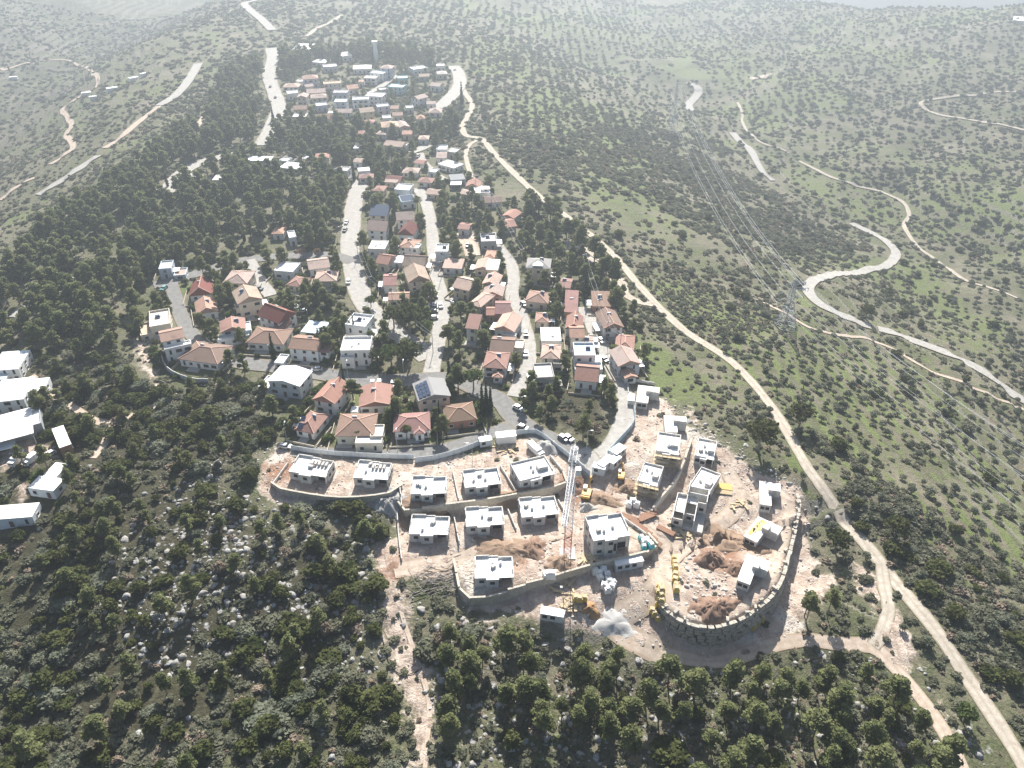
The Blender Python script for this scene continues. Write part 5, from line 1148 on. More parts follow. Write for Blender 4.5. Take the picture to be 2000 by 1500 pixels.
pallets([(1287,1148),(1291,1156),(1285,1160),(1291,1166),(1286,1173),(1292,1176),(1285,1182),(1292,1186)], PAL_Y, 'yellow wrapped pallet in the double row at the haul road', 'yellow pallets in the double row')
pallets([(1277,1202),(1284,1211),(1274,1196)], PAL_Y, 'yellow wrapped pallet at the foot of the block wall end', 'yellow pallets at the wall foot')
pallets([(1124,1172),(1132,1174),(1141,1172)], PAL_Y, 'yellow wrapped pallet below the crane, in a row of three', 'yellow pallets below the crane')
pallets([(1162,1120),(1170,1124),(1178,1118),(1186,1126),(1172,1132),(1189,1140),(1180,1148),(1194,1150),(1186,1156),(1197,1142)], PAL_W, 'white sack pallet heaped against the lowest wall', 'white sack pallets by the lowest wall', 1.4)
pallets([(1252,1054),(1257,1072),(1271,1070)], PAL_T, 'turquoise bulk bag in the yard of the two storey shell', 'turquoise bags', 1.25)
pallets([(1262,1058),(1266,1064),(1258,1062)], PAL_W, 'white bulk bag between turquoise ones', 'white bags among turquoise ones', 1.2)
pallets([(1068,1128),(1078,1128)], PAL_W, 'white sheeted pallet just inside the lowest wall', 'white pallets inside the lowest wall', 1.7)
pallets([(1470,1228),(1478,1220),(1486,1212)], PAL_Y, 'pale yellow pallet on the rim of the block wall', 'yellow pallets on the wall rim')
pallets([(1228,990),(1236,985),(1243,990)], PAL_W, 'white and black material heap beside the haul road', 'material heaps beside the haul road', 1.5)
PLK = MB().box(-1.6, 1.6, -.12, .12, 0, .07).mesh('plank', TIMBER); PLR = MB().box(-2.2, 2.2, -.55, .55, 0, .10).mesh('formwork_sheet', RUST)
for i, (u, v, a) in enumerate([(1220,1010,-25),(1232,1014,-28),(1246,1028,-42),(1256,1037,-42),(1266,1048,-42),(1275,1058,-42),(1262,1012,30),(1268,1006,25),(1300,1038,-35)]):
    p = W(u, v); o = obj('formwork_panel', PLR, None, (p.x, p.y, p.z+.35)); o.rotation_euler = (.05, .04, math.radians(a)); o.scale = (1.25, 1.6, 3)
    tag(o, 'rusty brown formwork panel laid along the slanting wall and haul road', 'panel', 'rusty formwork panels')
for c in [((1413,957),8,YELLOW,'yellow'),((1413,966),5,TIMBER,'pale')]:
    p = W(*c[0]); t = thing('timber_stack', (p.x, p.y, p.z), -.2, 'stack of %s formwork beams beside the plain white shells' % c[3], 'timber stack')
    bm_ = MB().box(-2.6, 2.6, -.14, .14, 0, .24).mesh('beam', c[2])
    for i in range(c[1]*2): child('beam', bm_, t, (random.uniform(-.1, .1), (i % c[1])*.36, .26*(i//c[1])))
rr = random.Random(11)
for (u0, v0, n, sp, lab, g) in [(1125,1185,16,28,'timber plank strewn among the stores below the crane','planks below the crane'),(1150,1090,14,14,'timber plank in the dark trench by the crane base','planks by the crane base'),(1330,1045,14,22,'timber plank left beside the haul road','planks beside the haul road'),(1440,985,8,16,'timber plank near the eastern shells','planks near the eastern shells'),(1090,1150,12,30,'timber plank along the outside of the lowest wall','planks along the lowest wall'),(985,880,10,22,'timber plank on the earth near the hoarding','planks near the hoarding')]:
    for i in range(n):
        p = W(u0+rr.uniform(-sp, sp), v0+rr.uniform(-sp*.45, sp*.45)); o = obj('plank', PLK, None, (p.x, p.y, p.z+.25)); o.rotation_euler = (rr.uniform(-.1, .1), rr.uniform(-.08, .08), rr.uniform(0, 3.14)); s_ = rr.uniform(.6, 1.3); o.scale = (s_, s_*2.4, 2.4)
        tag(o, lab, 'plank', g)
def pile(u, v, r, h, m, label, cat='pile', name='gravel_pile', ell=1.0, rz=0, rough=.16):
    p = W(u, v); n, rings = 40, 9; V = [(0, 0, h*.9)]; Fs = []; r_ = np.random.default_rng(int(u*3+v)); ph = r_.uniform(0, 6, 4)
    for k in range(1, rings+1):
        for i in range(n):
            a = 2*math.pi*i/n; q = k/rings; rad = r*q*(1+.16*math.sin(3*a+ph[0])+.11*math.sin(5*a+ph[1])+.06*math.sin(11*a+ph[2]))
            x, y = rad*math.cos(a)*ell, rad*math.sin(a); x, y = x*math.cos(rz)-y*math.sin(rz), x*math.sin(rz)+y*math.cos(rz)
            zz = h*(.5+.5*math.cos(math.pi*q))*(1+.25*math.sin(2*a+ph[3])*q)+r_.uniform(-1, 1)*rough*h+.12*h*math.sin(x*1.7+ph[0])*math.cos(y*1.9)
            zz += gz(p.x+x, p.y+y)-p.z
            if k == rings: zz -= .5+h*.2
            V.append((x, y, zz))
    for i in range(n): Fs.append((0, 1+i, 1+(i+1) % n))
    for k in range(rings-1):
        for i in range(n): a, b = 1+k*n+i, 1+k*n+(i+1) % n; Fs.append((a, a+n, b+n, b))
    o = obj(name, MB().add(V, Fs).mesh(name, m, True), None, p); tag(o, label, cat)
DIRTP = simple('pale_spoil', (0.40, 0.32, 0.25), 0.35, 1.0, 0.95, 0.7); SANDG = simple('grey_gravel', (0.36, 0.35, 0.33), 0.25, 3, 0.95, 0.4); SANDW = simple('white_sand', (0.53, 0.51, 0.475), 0.22, 2.5, 0.95, 0.3); SANDO = simple('ochre_earth', (0.42, 0.25, 0.13), 0.3, 1.5, 0.95, 0.5); EARTHR = simple('red_brown_earth', (0.25, 0.165, 0.12), 0.35, 1.2, 0.95, 0.7); EARTHB = simple('brown_spoil', (0.27, 0.19, 0.135), 0.35, 1.0, 0.95, 0.7)
pile(1067, 876, 4.6, 2.6, SANDG, 'grey gravel cone in the corner of the grey hoarding', rough=.03)
pile(1146, 992, 2.7, 1.6, SANDG, 'small grey green gravel heap in front of the excavator')
pile(1203, 1220, 4.6, .7, SANDW, 'white sand heap spread at the bottom edge of the site', ell=1.3, rough=.03)
pile(1153, 1192, 2.6, 1.5, SANDO, 'ochre earth heap with a hollow top', name='earth_mound')
for u, v, r, h, m, lab, e in [(1388,1092,5,2.4,EARTHR,'striped red brown earth mound in the rubble field',1.0),(1425,1062,6,1.8,EARTHB,'brown spoil bank below the roofless shell',1.8),(1448,1110,4.5,2.0,EARTHR,'reddish spoil heap between two low shells',1.2),(1395,1190,5,2.0,EARTHR,'dark red earth heap near the block wall bend',1.5),(1120,945,4.5,1.6,EARTHR,'red earth heap at the crane mast',1.2),(1172,975,4,1.3,EARTHB,'dark earth bank right of the excavator',1.8),(820,1010,5,1.8,EARTHB,'dark brown earth heap behind the lower row, left one',2.2),(1010,975,4,1.4,EARTHB,'dark brown earth heap behind the lower row, right one',2.4),(985,1075,6,1.5,EARTHB,'brown earth bank before the lowest shell',1.8),(1040,1070,5,1.6,EARTHR,'rutted red earth ramp between crane and lowest shell',1.0),(1095,1100,4,1.5,EARTHB,'spoil heap left of the crane base',1.2),(1225,955,3.5,1.3,EARTHB,'earth bank beside the small digger',1.5),(760,985,5,2.2,SANDG,'grey spoil heap at the end of the upper wall',1.2)]:
    pile(u, v, r, h, m, lab, 'earth mound', 'earth_mound', e, rr.uniform(-.3, .3), .22)
# cut branches and the black pipe
br = MB(); p = W(850, 1137)
for i in range(90):
    x, y = rr.gauss(0, 4.2), rr.gauss(0, 2.6); a = rr.gauss(.25, .35); L_ = rr.uniform(2, 5)
    hx, hy = L_/2*math.cos(a), L_/2*math.sin(a); z = gz(p.x+x, p.y+y)-p.z+rr.uniform(.1, .8); br.bar((x-hx, y-hy, z-.1), (x+hx, y+hy, z+.25), rr.uniform(.04, .10), 4)
tag(obj('branch_pile', br.mesh('branches', simple('dead_branches', (0.26, 0.235, 0.21), 0.3, 2)), None, p), 'grey pile of cut branches outside the lowest wall', 'branches', None, 'stuff')
PIPE = [(735,1163),(742,1215),(750,1260),(762,1300),(784,1318),(806,1316),(824,1306)]
L = smooth_line(px_line(PIPE), .8); z = H(L[:, 0], L[:, 1])+.2; m = MB()
for i in range(len(L)-1): m.bar((L[i][0], L[i][1], z[i]), (L[i+1][0], L[i+1][1], z[i+1]), .11, 5)
tag(obj('pipe', m.mesh('pipe', RUBBER)), 'black plastic pipe curving across the scrub slope', 'pipe')
# ---- lamps, poles, pylon, wires, water tower
LMP = [MB().bar((0, 0, -.3), (0, 0, 8), .09, 6, r2=.05).mesh('lamp_pole', GALV), MB().bar((0, 0, 8), (1.3, 0, 8.25), .05, 4).mesh('lamp_arm', GALV), MB().box(1.0, 1.8, -.16, .16, 8.2, 8.36).mesh('lamp_head', STEELW)]
GLB = [MB().bar((0, 0, -.3), (0, 0, 4.2), .06, 6).mesh('lamp_pole', GALV)]
def ball(r, n=10, k=6):
    b = MB(); V = [(0, 0, r)]+[(r*math.sin(math.pi*i/k)*math.cos(2*math.pi*j/n), r*math.sin(math.pi*i/k)*math.sin(2*math.pi*j/n), r*math.cos(math.pi*i/k)) for i in range(1, k) for j in range(n)]+[(0, 0, -r)]
    Fs = [(0, 1+j, 1+(j+1) % n) for j in range(n)]+[(1+i*n+j, 1+(i+1)*n+j, 1+(i+1)*n+(j+1) % n, 1+i*n+(j+1) % n) for i in range(k-2) for j in range(n)]+[(1+(k-2)*n+(j+1) % n, 1+(k-2)*n+j, len(V)-1) for j in range(n)]
    return b.add(V, Fs)
GLOBE = ball(.45).mesh('lamp_globe', WHITEM)
for u, v, a, lab in [(923,905,180,'tall street lamp behind the upper row of shells'),(1145,880,0,'street lamp at the corner of the dark tree clump'),(777,882,90,'street lamp beside the coral roofed bungalow'),(562,868,90,'street lamp at the western end of the hoarding'),(681,745,90,'street lamp beside the tall cypress'),(790,744,90,'street lamp above the parked white cars'),(529,714,90,'street lamp on the shaded street by the brown hipped roof'),(660,474,0,'green street lamp at the main road and wood edge'),(1142,628,0,'street lamp on the east lane'),(1017,812,0,'street lamp at the shady corner')]:
    p = W(u, v); t = thing('street_lamp', p, math.radians(a), lab, 'street lamp', 'street lamps')
    ar = child('pole', LMP[0], t); child('arm', LMP[1], t); child('lamp_head', LMP[2], t)
for u, v, lab in [(713,620,'globe lamp on the pine island of the main road'),(882,610,'globe lamp on the right of the narrow street, one of two'),(886,612,'globe lamp on the right of the narrow street, other of two'),(935,684,'globe lamp in the dark gap below the narrow white house')]:
    p = W(u, v); t = thing('globe_lamp', p, 0, lab, 'lamp', 'globe lamps', 1.15); child('pole', GLB[0], t); child('globe', GLOBE, t, (0, 0, 4.5))
WOODP = simple('wooden_pole', (0.30, 0.25, 0.20), 0.2, 2)
POLES = [(726,575),(768,605),(803,652),(846,690),(700,505),(862,545),(930,372),(960,410),(1000,485),(1020,520),(1140,530),(1168,620),(1185,665),(1210,690)]
POLEM = MB().bar((0, 0, -.5), (0, 0, 9), .14, 6, r2=.10).mesh('pole_shaft', WOODP); POLEA = MB().box(-1.1, 1.1, -.06, .06, 8.4, 8.55).mesh('cross_arm', GALV)
PTOP = []
for u, v in POLES:
    p = W(u, v); t = thing('utility_pole', p, .5, 'wooden utility pole carrying thin wires between the gardens', 'utility pole', 'utility poles'); child('shaft', POLEM, t); child('cross_arm', POLEA, t); PTOP.append(Vector(p)+Vector((0, 0, 8.6)))
WIREM = simple('aluminium_wire', (0.62, 0.63, 0.64), 0.05, 1, 0.35, 0, 0.5)
def wire(b, p, q, sag, r, n=14):
    pr = None
    for i in range(n+1):
        t = i/n; c = p.lerp(q, t); c.z -= sag*4*t*(1-t)
        if pr is not None: b.bar(pr, c, r, 3)
        pr = c
for chain in ([4,0,1,2,3], [6,7,8,9], [10,11,12,13]):
    for a, b_ in zip(chain[:-1], chain[1:]):
        m = MB()
        for o_ in (-.9, .9): wire(m, PTOP[a]+Vector((o_, 0, 0)), PTOP[b_]+Vector((o_, 0, 0)), .8, .03, 8)
        tag(obj('power_line', m.mesh('wire_pair', WIREM)), 'pair of thin wires strung between utility poles', 'power line', 'village wires')
def pylon(p, Hc, label, rz=.6):
    t = thing('power_pylon', p, rz, label, 'pylon'); b = MB(); lattice(b, (0, 0, -1), (0, 0, Hc*.55), 7.5, 7, 0, None, 3, (1, 0, 0), .14, 2.2); child('legs', b.mesh('pylon_legs', GALV), t)
    b = MB(); lattice(b, (0, 0, Hc*.55), (0, 0, Hc), 2.2, 9, 0, None, 3, (1, 0, 0), .10, .7); child('tower', b.mesh('pylon_tower', GALV), t)
    for f, w in ((.62, 6.5), (.76, 8.0), (.90, 6.0)):
        b = MB()
        for s in (-1, 1):
            tip = (s*w, 0, Hc*f+.2)
            for q in ((0, -.7, Hc*f), (0, .7, Hc*f), (0, 0, Hc*f+1.8)): b.bar(q, tip, .09, 3)
            b.bar(tip, (s*w, 0, Hc*f-1.4), .12, 4)
        child('cross_arm', b.mesh('pylon_arm', GALV), t)
    M = Matrix.Rotation(rz, 3, 'Z')
    return [Vector(p)+M @ Vector((s*w, 0, Hc*f-1.3)) for f, w in ((.62, 6.5), (.76, 8.0), (.90, 6.0)) for s in (-1, 1)]+[Vector(p)+Vector((0, 0, Hc))]
p1 = W(1532, 640); H1 = min(52, height_for(p1, 546)); A1 = pylon(p1, H1, 'tall grey lattice pylon on the slope beside the road bend', .35)
p2 = W(1312, 262); A2 = pylon(p2, 40, 'far hazy lattice pylon where the wires converge', .35)
gx_, gy_ = p1.x+0.42*(p1.x-p2.x)+22, p1.y+0.62*(p1.y-p2.y)
far = Vector((p1.x+62, p1.y-185, 0)); far.z = gz(far.x, far.y)
A3 = pylon(far, 44, 'near lattice pylon beyond the edge of view', .35)
for i in range(7):
    m = MB(); wire(m, A2[i], A1[i], 11, .04, 30); wire(m, A1[i], A3[i], 5.0, .028, 26)
    tag(obj('power_line', m.mesh('overhead_wire', WIREM)), 'silvery high voltage wire hanging from the lattice pylon', 'power line', 'high voltage wires')
p = W(735, 121); Hc = height_for(p, 80); t = thing('water_tower', p, 0, 'tall pale water tower rising over the upper village', 'water tower')
child('shaft', MB().bar((0, 0, -1), (0, 0, Hc*.86), 2.0, 12, r2=1.7).mesh('tower_shaft', WHITEM), t); child('tank', MB().bar((0, 0, Hc*.86), (0, 0, Hc), 2.6, 12).mesh('tank', WHITEM), t); child('aerial', MB().bar((0, 0, Hc), (0, 0, Hc+5), .12, 4).mesh('aerial', GALV), t)
# speed bump and small far huts in the valley
p = W(688, 472)
for i, (u, v, L_, lab) in enumerate([(27,155,9,'far white hut among trees in the valley field'),(170,187,8,'small white hut by the valley track, lowest'),(183,195,6,'bluish hut by the valley track'),(220,178,9,'long pale greenhouse on the valley slope, middle'),(262,158,8,'pale greenhouse on the valley slope, upper'),(282,150,6,'far pale greenhouse at the valley slope top'),(1990,42,26,'bright white building on the far ridge edge')]):
    cabin(u, v, 20+i*7, L_, L_*.5, 3, WHITEM, lab, 'hut', 'hut', False)
# ------------------------------------------------------------------ plants
def leaf_mat(name, a, b_, tr=0.22):
    m = bpy.data.materials.new(name); m.use_nodes = True; n = m.node_tree; n.nodes.clear()
    o = N(n, 'ShaderNodeOutputMaterial'); d = N(n, 'ShaderNodeBsdfDiffuse'); t = N(n, 'ShaderNodeBsdfTranslucent'); mx = N(n, 'ShaderNodeMixShader')
    oi = N(n, 'ShaderNodeObjectInfo'); f = noise(n, 0.35, 3, 0.6, wpos(n))
    c = mixc(n, oi.outputs['Random'], a, b_)
    c2 = mixc(n, ramp(n, f, 0.3, 0.7), c, tuple(v*1.45 for v in b_))
    n.links.new(c2, d.inputs[0]); n.links.new(c2, t.inputs[0]); mx.inputs[0].default_value = tr
    n.links.new(d.outputs[0], mx.inputs[1]); n.links.new(t.outputs[0], mx.inputs[2]); n.links.new(mx.outputs[0], o.inputs[0]); return m
L_PINE = leaf_mat('pine_needles', (0.088, 0.112, 0.045), (0.185, 0.198, 0.092), 0.5)
L_BUSH = leaf_mat('evergreen_leaves', (0.026, 0.037, 0.014), (0.080, 0.088, 0.034), 0.36)
L_SHRUB = leaf_mat('scrub_leaves', (0.075, 0.090, 0.055), (0.165, 0.165, 0.115), 0.45)
L_OLIVE = leaf_mat('olive_leaves', (0.095, 0.11, 0.075), (0.165, 0.175, 0.125), 0.42)
L_CYP = leaf_mat('cypress_leaves', (0.016, 0.028, 0.013), (0.028, 0.042, 0.018), 0.1)
L_DRY = leaf_mat('dry_twigs', (0.13, 0.105, 0.075), (0.20, 0.16, 0.12), 0.1)
L_AUT = leaf_mat('autumn_leaves', (0.19, 0.125, 0.075), (0.26, 0.18, 0.115), 0.3)
L_GARD = leaf_mat('garden_leaves', (0.05, 0.078, 0.022), (0.10, 0.125, 0.045), 0.35)
BARK = simple('bark', (0.17, 0.13, 0.10), 0.3, 3)
BARKP = simple('pale_bark', (0.27, 0.235, 0.20), 0.3, 3)
ROCKM, rn_, rb_ = new_mat('limestone')
_f = noise(rn_, 1.2, 6, 0.7, opos(rn_)); _oi = N(rn_, 'ShaderNodeObjectInfo')
_c = mixc(rn_, ramp(rn_, _f, 0.32, 0.68), (0.185, 0.185, 0.18), (0.47, 0.46, 0.44)); _c = mixc(rn_, math_(rn_, 'MULTIPLY', _oi.outputs['Random'], 0.5), _c, (0.30, 0.27, 0.225))
rn_.links.new(_c, rb_.inputs['Base Color']); bump(rn_, rb_, _f, 0.9, 0.3)

def quads(points, size, up_bias, g, jit=0.4, asp=1.0):
    """leaf sprays: small tilted quads at the given points, facing outward from centre-ish normals"""
    n = len(points); nr = g.normal(size=(n, 3)); nr[:, 2] = np.abs(nr[:, 2])+up_bias; nr /= np.linalg.norm(nr, axis=1)[:, None]
    t = np.cross(nr, g.normal(size=(n, 3))); t /= np.linalg.norm(t, axis=1)[:, None]; b = np.cross(nr, t)
    s = (size*(1+jit*g.uniform(-1, 1, n)))[:, None]/2
    V = np.stack([points-t*s-b*s*asp, points+t*s-b*s*asp*.6, points+t*s*.7+b*s*asp, points-t*s*.8+b*s*asp*.8], 1).reshape(-1, 3)
    return V, np.arange(4*n).reshape(-1, 4)
def blob_pts(n, c, r, g, shell=0.55):
    d = g.normal(size=(n, 3)); d /= np.linalg.norm(d, axis=1)[:, None]
    return np.array(c)+d*np.array(r)*(shell+(1-shell)*g.random(n)**0.6)[:, None]
def ico(sub=1):
    import bmesh
    bm = bmesh.new(); bmesh.ops.create_icosphere(bm, subdivisions=sub, radius=1.0); V = np.array([v.co[:] for v in bm.verts]); Fc = np.array([[v.index for v in f.verts] for f in bm.faces]); bm.free(); return V, Fc
ICO1, ICO2 = ico(1), ico(2)
def cores(cl, k=0.62):
    Vs, Fs, o = [], [], 0
    for c, r in cl:
        V = ICO1[0]*np.array(r)*k+np.array(c); Vs.append(V); Fs.append(ICO1[1]+o); o += len(V)
    return np.vstack(Vs), np.vstack(Fs)
def crown_mesh(name, clumps, per, size, mat, seed, up=0.9, core=0.62, shell=.6):
    g = np.random.default_rng(seed); P = []
    vol = np.array([np.prod(r)**(2/3) for c, r in clumps]); w = vol/vol.sum()
    for (c, r), k in zip(clumps, w): P.append(blob_pts(max(8, int(per*k)), c, r, g, shell))
    V, Q = quads(np.vstack(P), size, up, g)
    if core:
        cv, cf = cores(clumps, core); cf4 = np.column_stack([cf, cf[:, 2]])
        b = MB(); me = bpy.data.meshes.new(name)
        allv = np.vstack([V, cv]); fl = [tuple(q) for q in Q.tolist()]+[tuple(f) for f in (cf+len(V)).tolist()]
        me.from_pydata(allv.tolist(), [], fl); me.materials.append(mat); me.update(); return me
    return np_mesh(name, V, Q, mat)
def trunk_mesh(name, segs, mat):
    b = MB()
    for a, c, r0, r1 in segs: b.bar(a, c, r0, 5, r2=r1)
    return b.mesh(name, mat)
def pine_proto(seed, bare=0.35, Hh=9.0, R=2.6, per=900, flat=1.0):
    r = random.Random(seed); cl = []; segs = [((0, 0, -.8), (r.uniform(-.3, .3), r.uniform(-.3, .3), Hh*.55), .22, .15), ((0, 0, Hh*.55), (r.uniform(-.4, .4), r.uniform(-.4, .4), Hh*.92), .15, .05)]
    n = r.randint(8, 11)
    for i in range(n):
        f = i/(n-1); z = Hh*(bare+(1-bare)*(.12+.80*f)); rad = R*(.95-.62*f**1.4)*r.uniform(.55, 1.0); a = i*2.4+r.uniform(-.5, .5); q = rad*(.70 if i < n-1 else .1)
        c = (q*math.cos(a), q*math.sin(a), z); s = R*r.uniform(.40, .58)*(1-.25*f); cl.append((c, (s, s, s*.62*flat))); segs.append(((0, 0, z-.9), c, .07, .03))
    return crown_mesh('pine_crown', cl, per, .50, L_PINE, seed, 1.0, .5), trunk_mesh('pine_trunk', segs, BARK)
PINES = [pine_proto(s, b, 9.0, R) for s, b, R in ((1,.30,2.8),(2,.22,3.0),(3,.36,2.6),(4,.28,3.2),(5,.2,2.5),(6,.33,2.9))]
PINES_TALL = [pine_proto(s, .48, 11.0, 3.3, 900) for s in (11, 12, 13)]
def bush_proto(seed, R=2.0, Hh=2.6, n=7, per=420, size=.42, mat=None, name='bush_crown'):
    r = random.Random(seed); cl = []
    for i in range(n):
        a = i*2.4+r.uniform(-.4, .4); q = R*.55*math.sqrt(i/n)*1.2; s = R*r.uniform(.42, .62); z = Hh*(.42+.25*r.random())*(1-.25*(i/n)); cl.append(((q*math.cos(a), q*math.sin(a), z), (s, s, s*Hh/R*.55)))
    return crown_mesh(name, cl, per, size, mat or L_BUSH, seed, 1.0, .68)
BUSHES = [bush_proto(s, 2.1, h) for s, h in ((21,2.8),(22,2.4),(23,3.2),(24,2.6))]
BUSHES += [bush_proto(25, 2.0, 2.0, 8, 420, .4, L_SHRUB), bush_proto(26, 2.2, 2.3, 8, 420, .4, L_OLIVE)]
SHRUBS = [bush_proto(s, 1.0, .72, 5, 120, .36, L_SHRUB, 'shrub') for s in (31, 32, 33, 35, 36, 37)]+[bush_proto(34, .9, .7, 4, 90, .32, L_DRY, 'shrub')]
GARDEN = [bush_proto(s, 1.6, 2.4, 6, 300, .4, L_GARD, 'garden_crown') for s in (41, 42)]
def olive_proto(seed):
    r = random.Random(seed); cl = []; segs = [((0, 0, -.5), (0, 0, 1.3), .22, .16)]
    for i in range(6):
        a = i*1.05+r.uniform(-.3, .3); c = (1.0*math.cos(a), 1.0*math.sin(a), 2.2+r.uniform(-.2, .4)); s = r.uniform(.8, 1.05); cl.append((c, (s, s, s*.8))); segs.append(((0, 0, 1.2), c, .08, .03))
    cl.append(((0, 0, 2.9), (1, 1, .8)))
    return crown_mesh('olive_crown', cl, 380, .38, L_OLIVE, seed, .5, .5), trunk_mesh('olive_trunk', segs, BARKP)
OLIVES = [olive_proto(s) for s in (51, 52, 53)]
def cypress_proto(seed, Hh=11, R=1.0):
    cl = [((0, 0, Hh*(.08+.11*i)), (R*(1-.10*i if i > 2 else .8+.1*i)*.95, R*(1-.10*i if i > 2 else .8+.1*i)*.95, Hh*.10)) for i in range(9)]
    return crown_mesh('cypress_crown', cl, 520, .34, L_CYP, seed, .2, .8, .8), trunk_mesh('cypress_trunk', [((0, 0, -.6), (0, 0, Hh*.4), .16, .1)], BARK)
CYPS = [cypress_proto(61), cypress_proto(62, 11, 1.25)]
def decid_proto(seed, mat):
    r = random.Random(seed); cl = []; segs = [((0, 0, -.5), (0, 0, 2.2), .2, .14)]
    for i in range(8):
        a = i*2.4; q = 1.6*math.sqrt((i+.5)/8); c = (q*math.cos(a), q*math.sin(a), 4.2-q*.5+r.uniform(-.3, .3)); s = r.uniform(.9, 1.25); cl.append((c, (s, s, s*.8))); segs.append(((0, 0, 2), c, .08, .03))
    return crown_mesh('leafy_crown', cl, 500, .42, mat, seed, .5, .35), trunk_mesh('leafy_trunk', segs, BARKP)
AUTS = [decid_proto(71, L_AUT)]; BROADS = [decid_proto(72, L_BUSH), decid_proto(73, L_GARD)]; BARES = [decid_proto(74, L_DRY)]
def palm_proto():
    b = MB()
    for i in range(16):
        a = i*2.4; d = (math.cos(a), math.sin(a)); e = .3+.5*((i*7) % 5)/4
        P = [(d[0]*q*2.4, d[1]*q*2.4, 6.2+e*math.sin(q*2.6)*1.3-q*q*1.1) for q in (0, .35, .7, 1)]; s = (-d[1]*.28, d[0]*.28)
        V = [(p[0]+s[0]*k, p[1]+s[1]*k, p[2]) for p in P for k in (-1, 1)]; b.add(V, [(0,1,3,2), (2,3,5,4), (4,5,7,6)])
    return b.mesh('palm_crown', L_BUSH), trunk_mesh('palm_trunk', [((0, 0, -.5), (0, 0, 6.3), .24, .18)], BARK)
PALM = palm_proto()
def rock_proto(seed):
    g = np.random.default_rng(seed); V = ICO2[0].copy()
    for _ in range(9):
        d = g.normal(size=3); d /= np.linalg.norm(d); k = g.uniform(.45, .8); s = V @ d; V -= np.outer(np.maximum(s-k, 0), d)
    V *= np.array([1.0, g.uniform(.6, .85), g.uniform(.45, .75)]); V += g.normal(size=V.shape)*.025
    return np_mesh('boulder', V, ICO2[1], ROCKM)
ROCKS = [rock_proto(s) for s in range(81, 87)]

# ---- where plants grow: photo polygons tested on projected ground points
def pin(u, v, pts): return in_poly(u, v, np.array(pts, float))
FOREST = [(-60,720),(-60,640),(40,520),(80,460),(190,390),(300,300),(350,270),(420,190),(440,150),(500,120),(520,150),(505,250),(500,290),(440,290),(330,330),(310,385),(420,330),(540,305),(660,335),(690,345),(680,400),(676,470),(640,485),(560,492),(450,505),(330,520),(292,545),(300,600),(320,640),(262,640),(230,690),(140,720),(60,690)]
BELT = [(520,285),(535,235),(620,240),(700,245),(750,262),(800,262),(900,240),(905,262),(860,280),(800,300),(800,330),(700,330),(640,322),(560,305)]
HILLTOP = [(535,120),(560,105),(660,105),(700,95),(850,110),(870,128),(790,138),(700,130),(620,135),(590,150),(545,160)]
MAQUIS = [(-60,700),(60,690),(140,715),(230,690),(255,740),(345,765),(420,755),(470,740),(510,760),(530,850),(510,890),(500,950),(560,995),(640,985),(740,1000),(770,1060),(725,1080),(740,1160),(750,1330),(800,1520),(-60,1540)]
BOULD = [(190,1080),(380,920),(440,890),(470,960),(560,1000),(700,1010),(730,1080),(745,1310),(560,1340),(300,1330),(180,1180)]
LOWWOOD = [(850,1215),(1000,1230),(1180,1260),(1290,1285),(1400,1305),(1560,1275),(1710,1270),(1790,1360),(1880,1540),(830,1540),(830,1300)]
EASTPINES = [(1520,1180),(1600,1110),(1680,1140),(1720,1230),(1700,1255),(1600,1245),(1530,1250)]
GROVE = [(1030,770),(1050,745),(1130,735),(1190,750),(1210,800),(1205,850),(1170,880),(1110,850),(1050,830)]
EASTBAND = [(1010,400),(1080,420),(1190,520),(1215,580),(1170,580),(1090,560),(1010,520),(1000,460)]
VILLAGE = [(280,560),(480,505),(660,500),(690,360),(800,290),(880,290),(960,380),(1100,470),(1180,560),(1245,600),(1260,720),(1215,745),(1190,870),(1000,840),(930,870),(760,885),(560,870),(510,780),(420,740),(330,730),(260,640)]
UPVILLAGE = [(550,150),(600,130),(760,120),(870,130),(880,180),(850,230),(780,260),(660,245),(560,230)]
WESTSLOPE = [(-80,690),(-80,420),(100,390),(300,210),(390,140),(480,60),(520,100),(430,170),(330,280),(190,385),(60,470)]
EASTSLOPE = [(900,290),(960,300),(1130,450),(1270,600),(1420,720),(1560,950),(1640,1080),(1800,1290),(2000,1560),(2080,1560),(2080,-20),(880,-20),(890,130),(925,210)]
DENSEBAND = [(1550,960),(1620,860),(1760,960),(1900,1060),(2080,1170),(2080,1560),(2010,1500),(1800,1200),(1640,1020)]
DENSE2 = [(1180,240),(1340,250),(1440,290),(1560,430),(1700,480),(1730,500),(1600,530),(1500,520),(1400,470),(1250,390),(1060,340),(960,280),(1000,250)]
FARRIGHT = [(1500,150),(2080,150),(2080,560),(1760,420),(1600,300)]
ORCH = [(1440,700),(1560,640),(1700,680),(1900,790),(2080,900),(2080,1160),(1900,1050),(1760,950),(1600,850)]
SITEX = [(500,860),(800,870),(940,850),(1050,835),(1150,880),(1190,880),(1225,780),(1300,775),(1340,820),(1420,860),(1500,915),(1570,945),(1590,1060),(1590,1180),(1500,1280),(1400,1310),(1270,1275),(1170,1245),(1040,1215),(900,1190),(870,1130),(790,1110),(720,1110),(725,1060),(770,1040),(740,985),(640,985),(540,995),(495,960)]
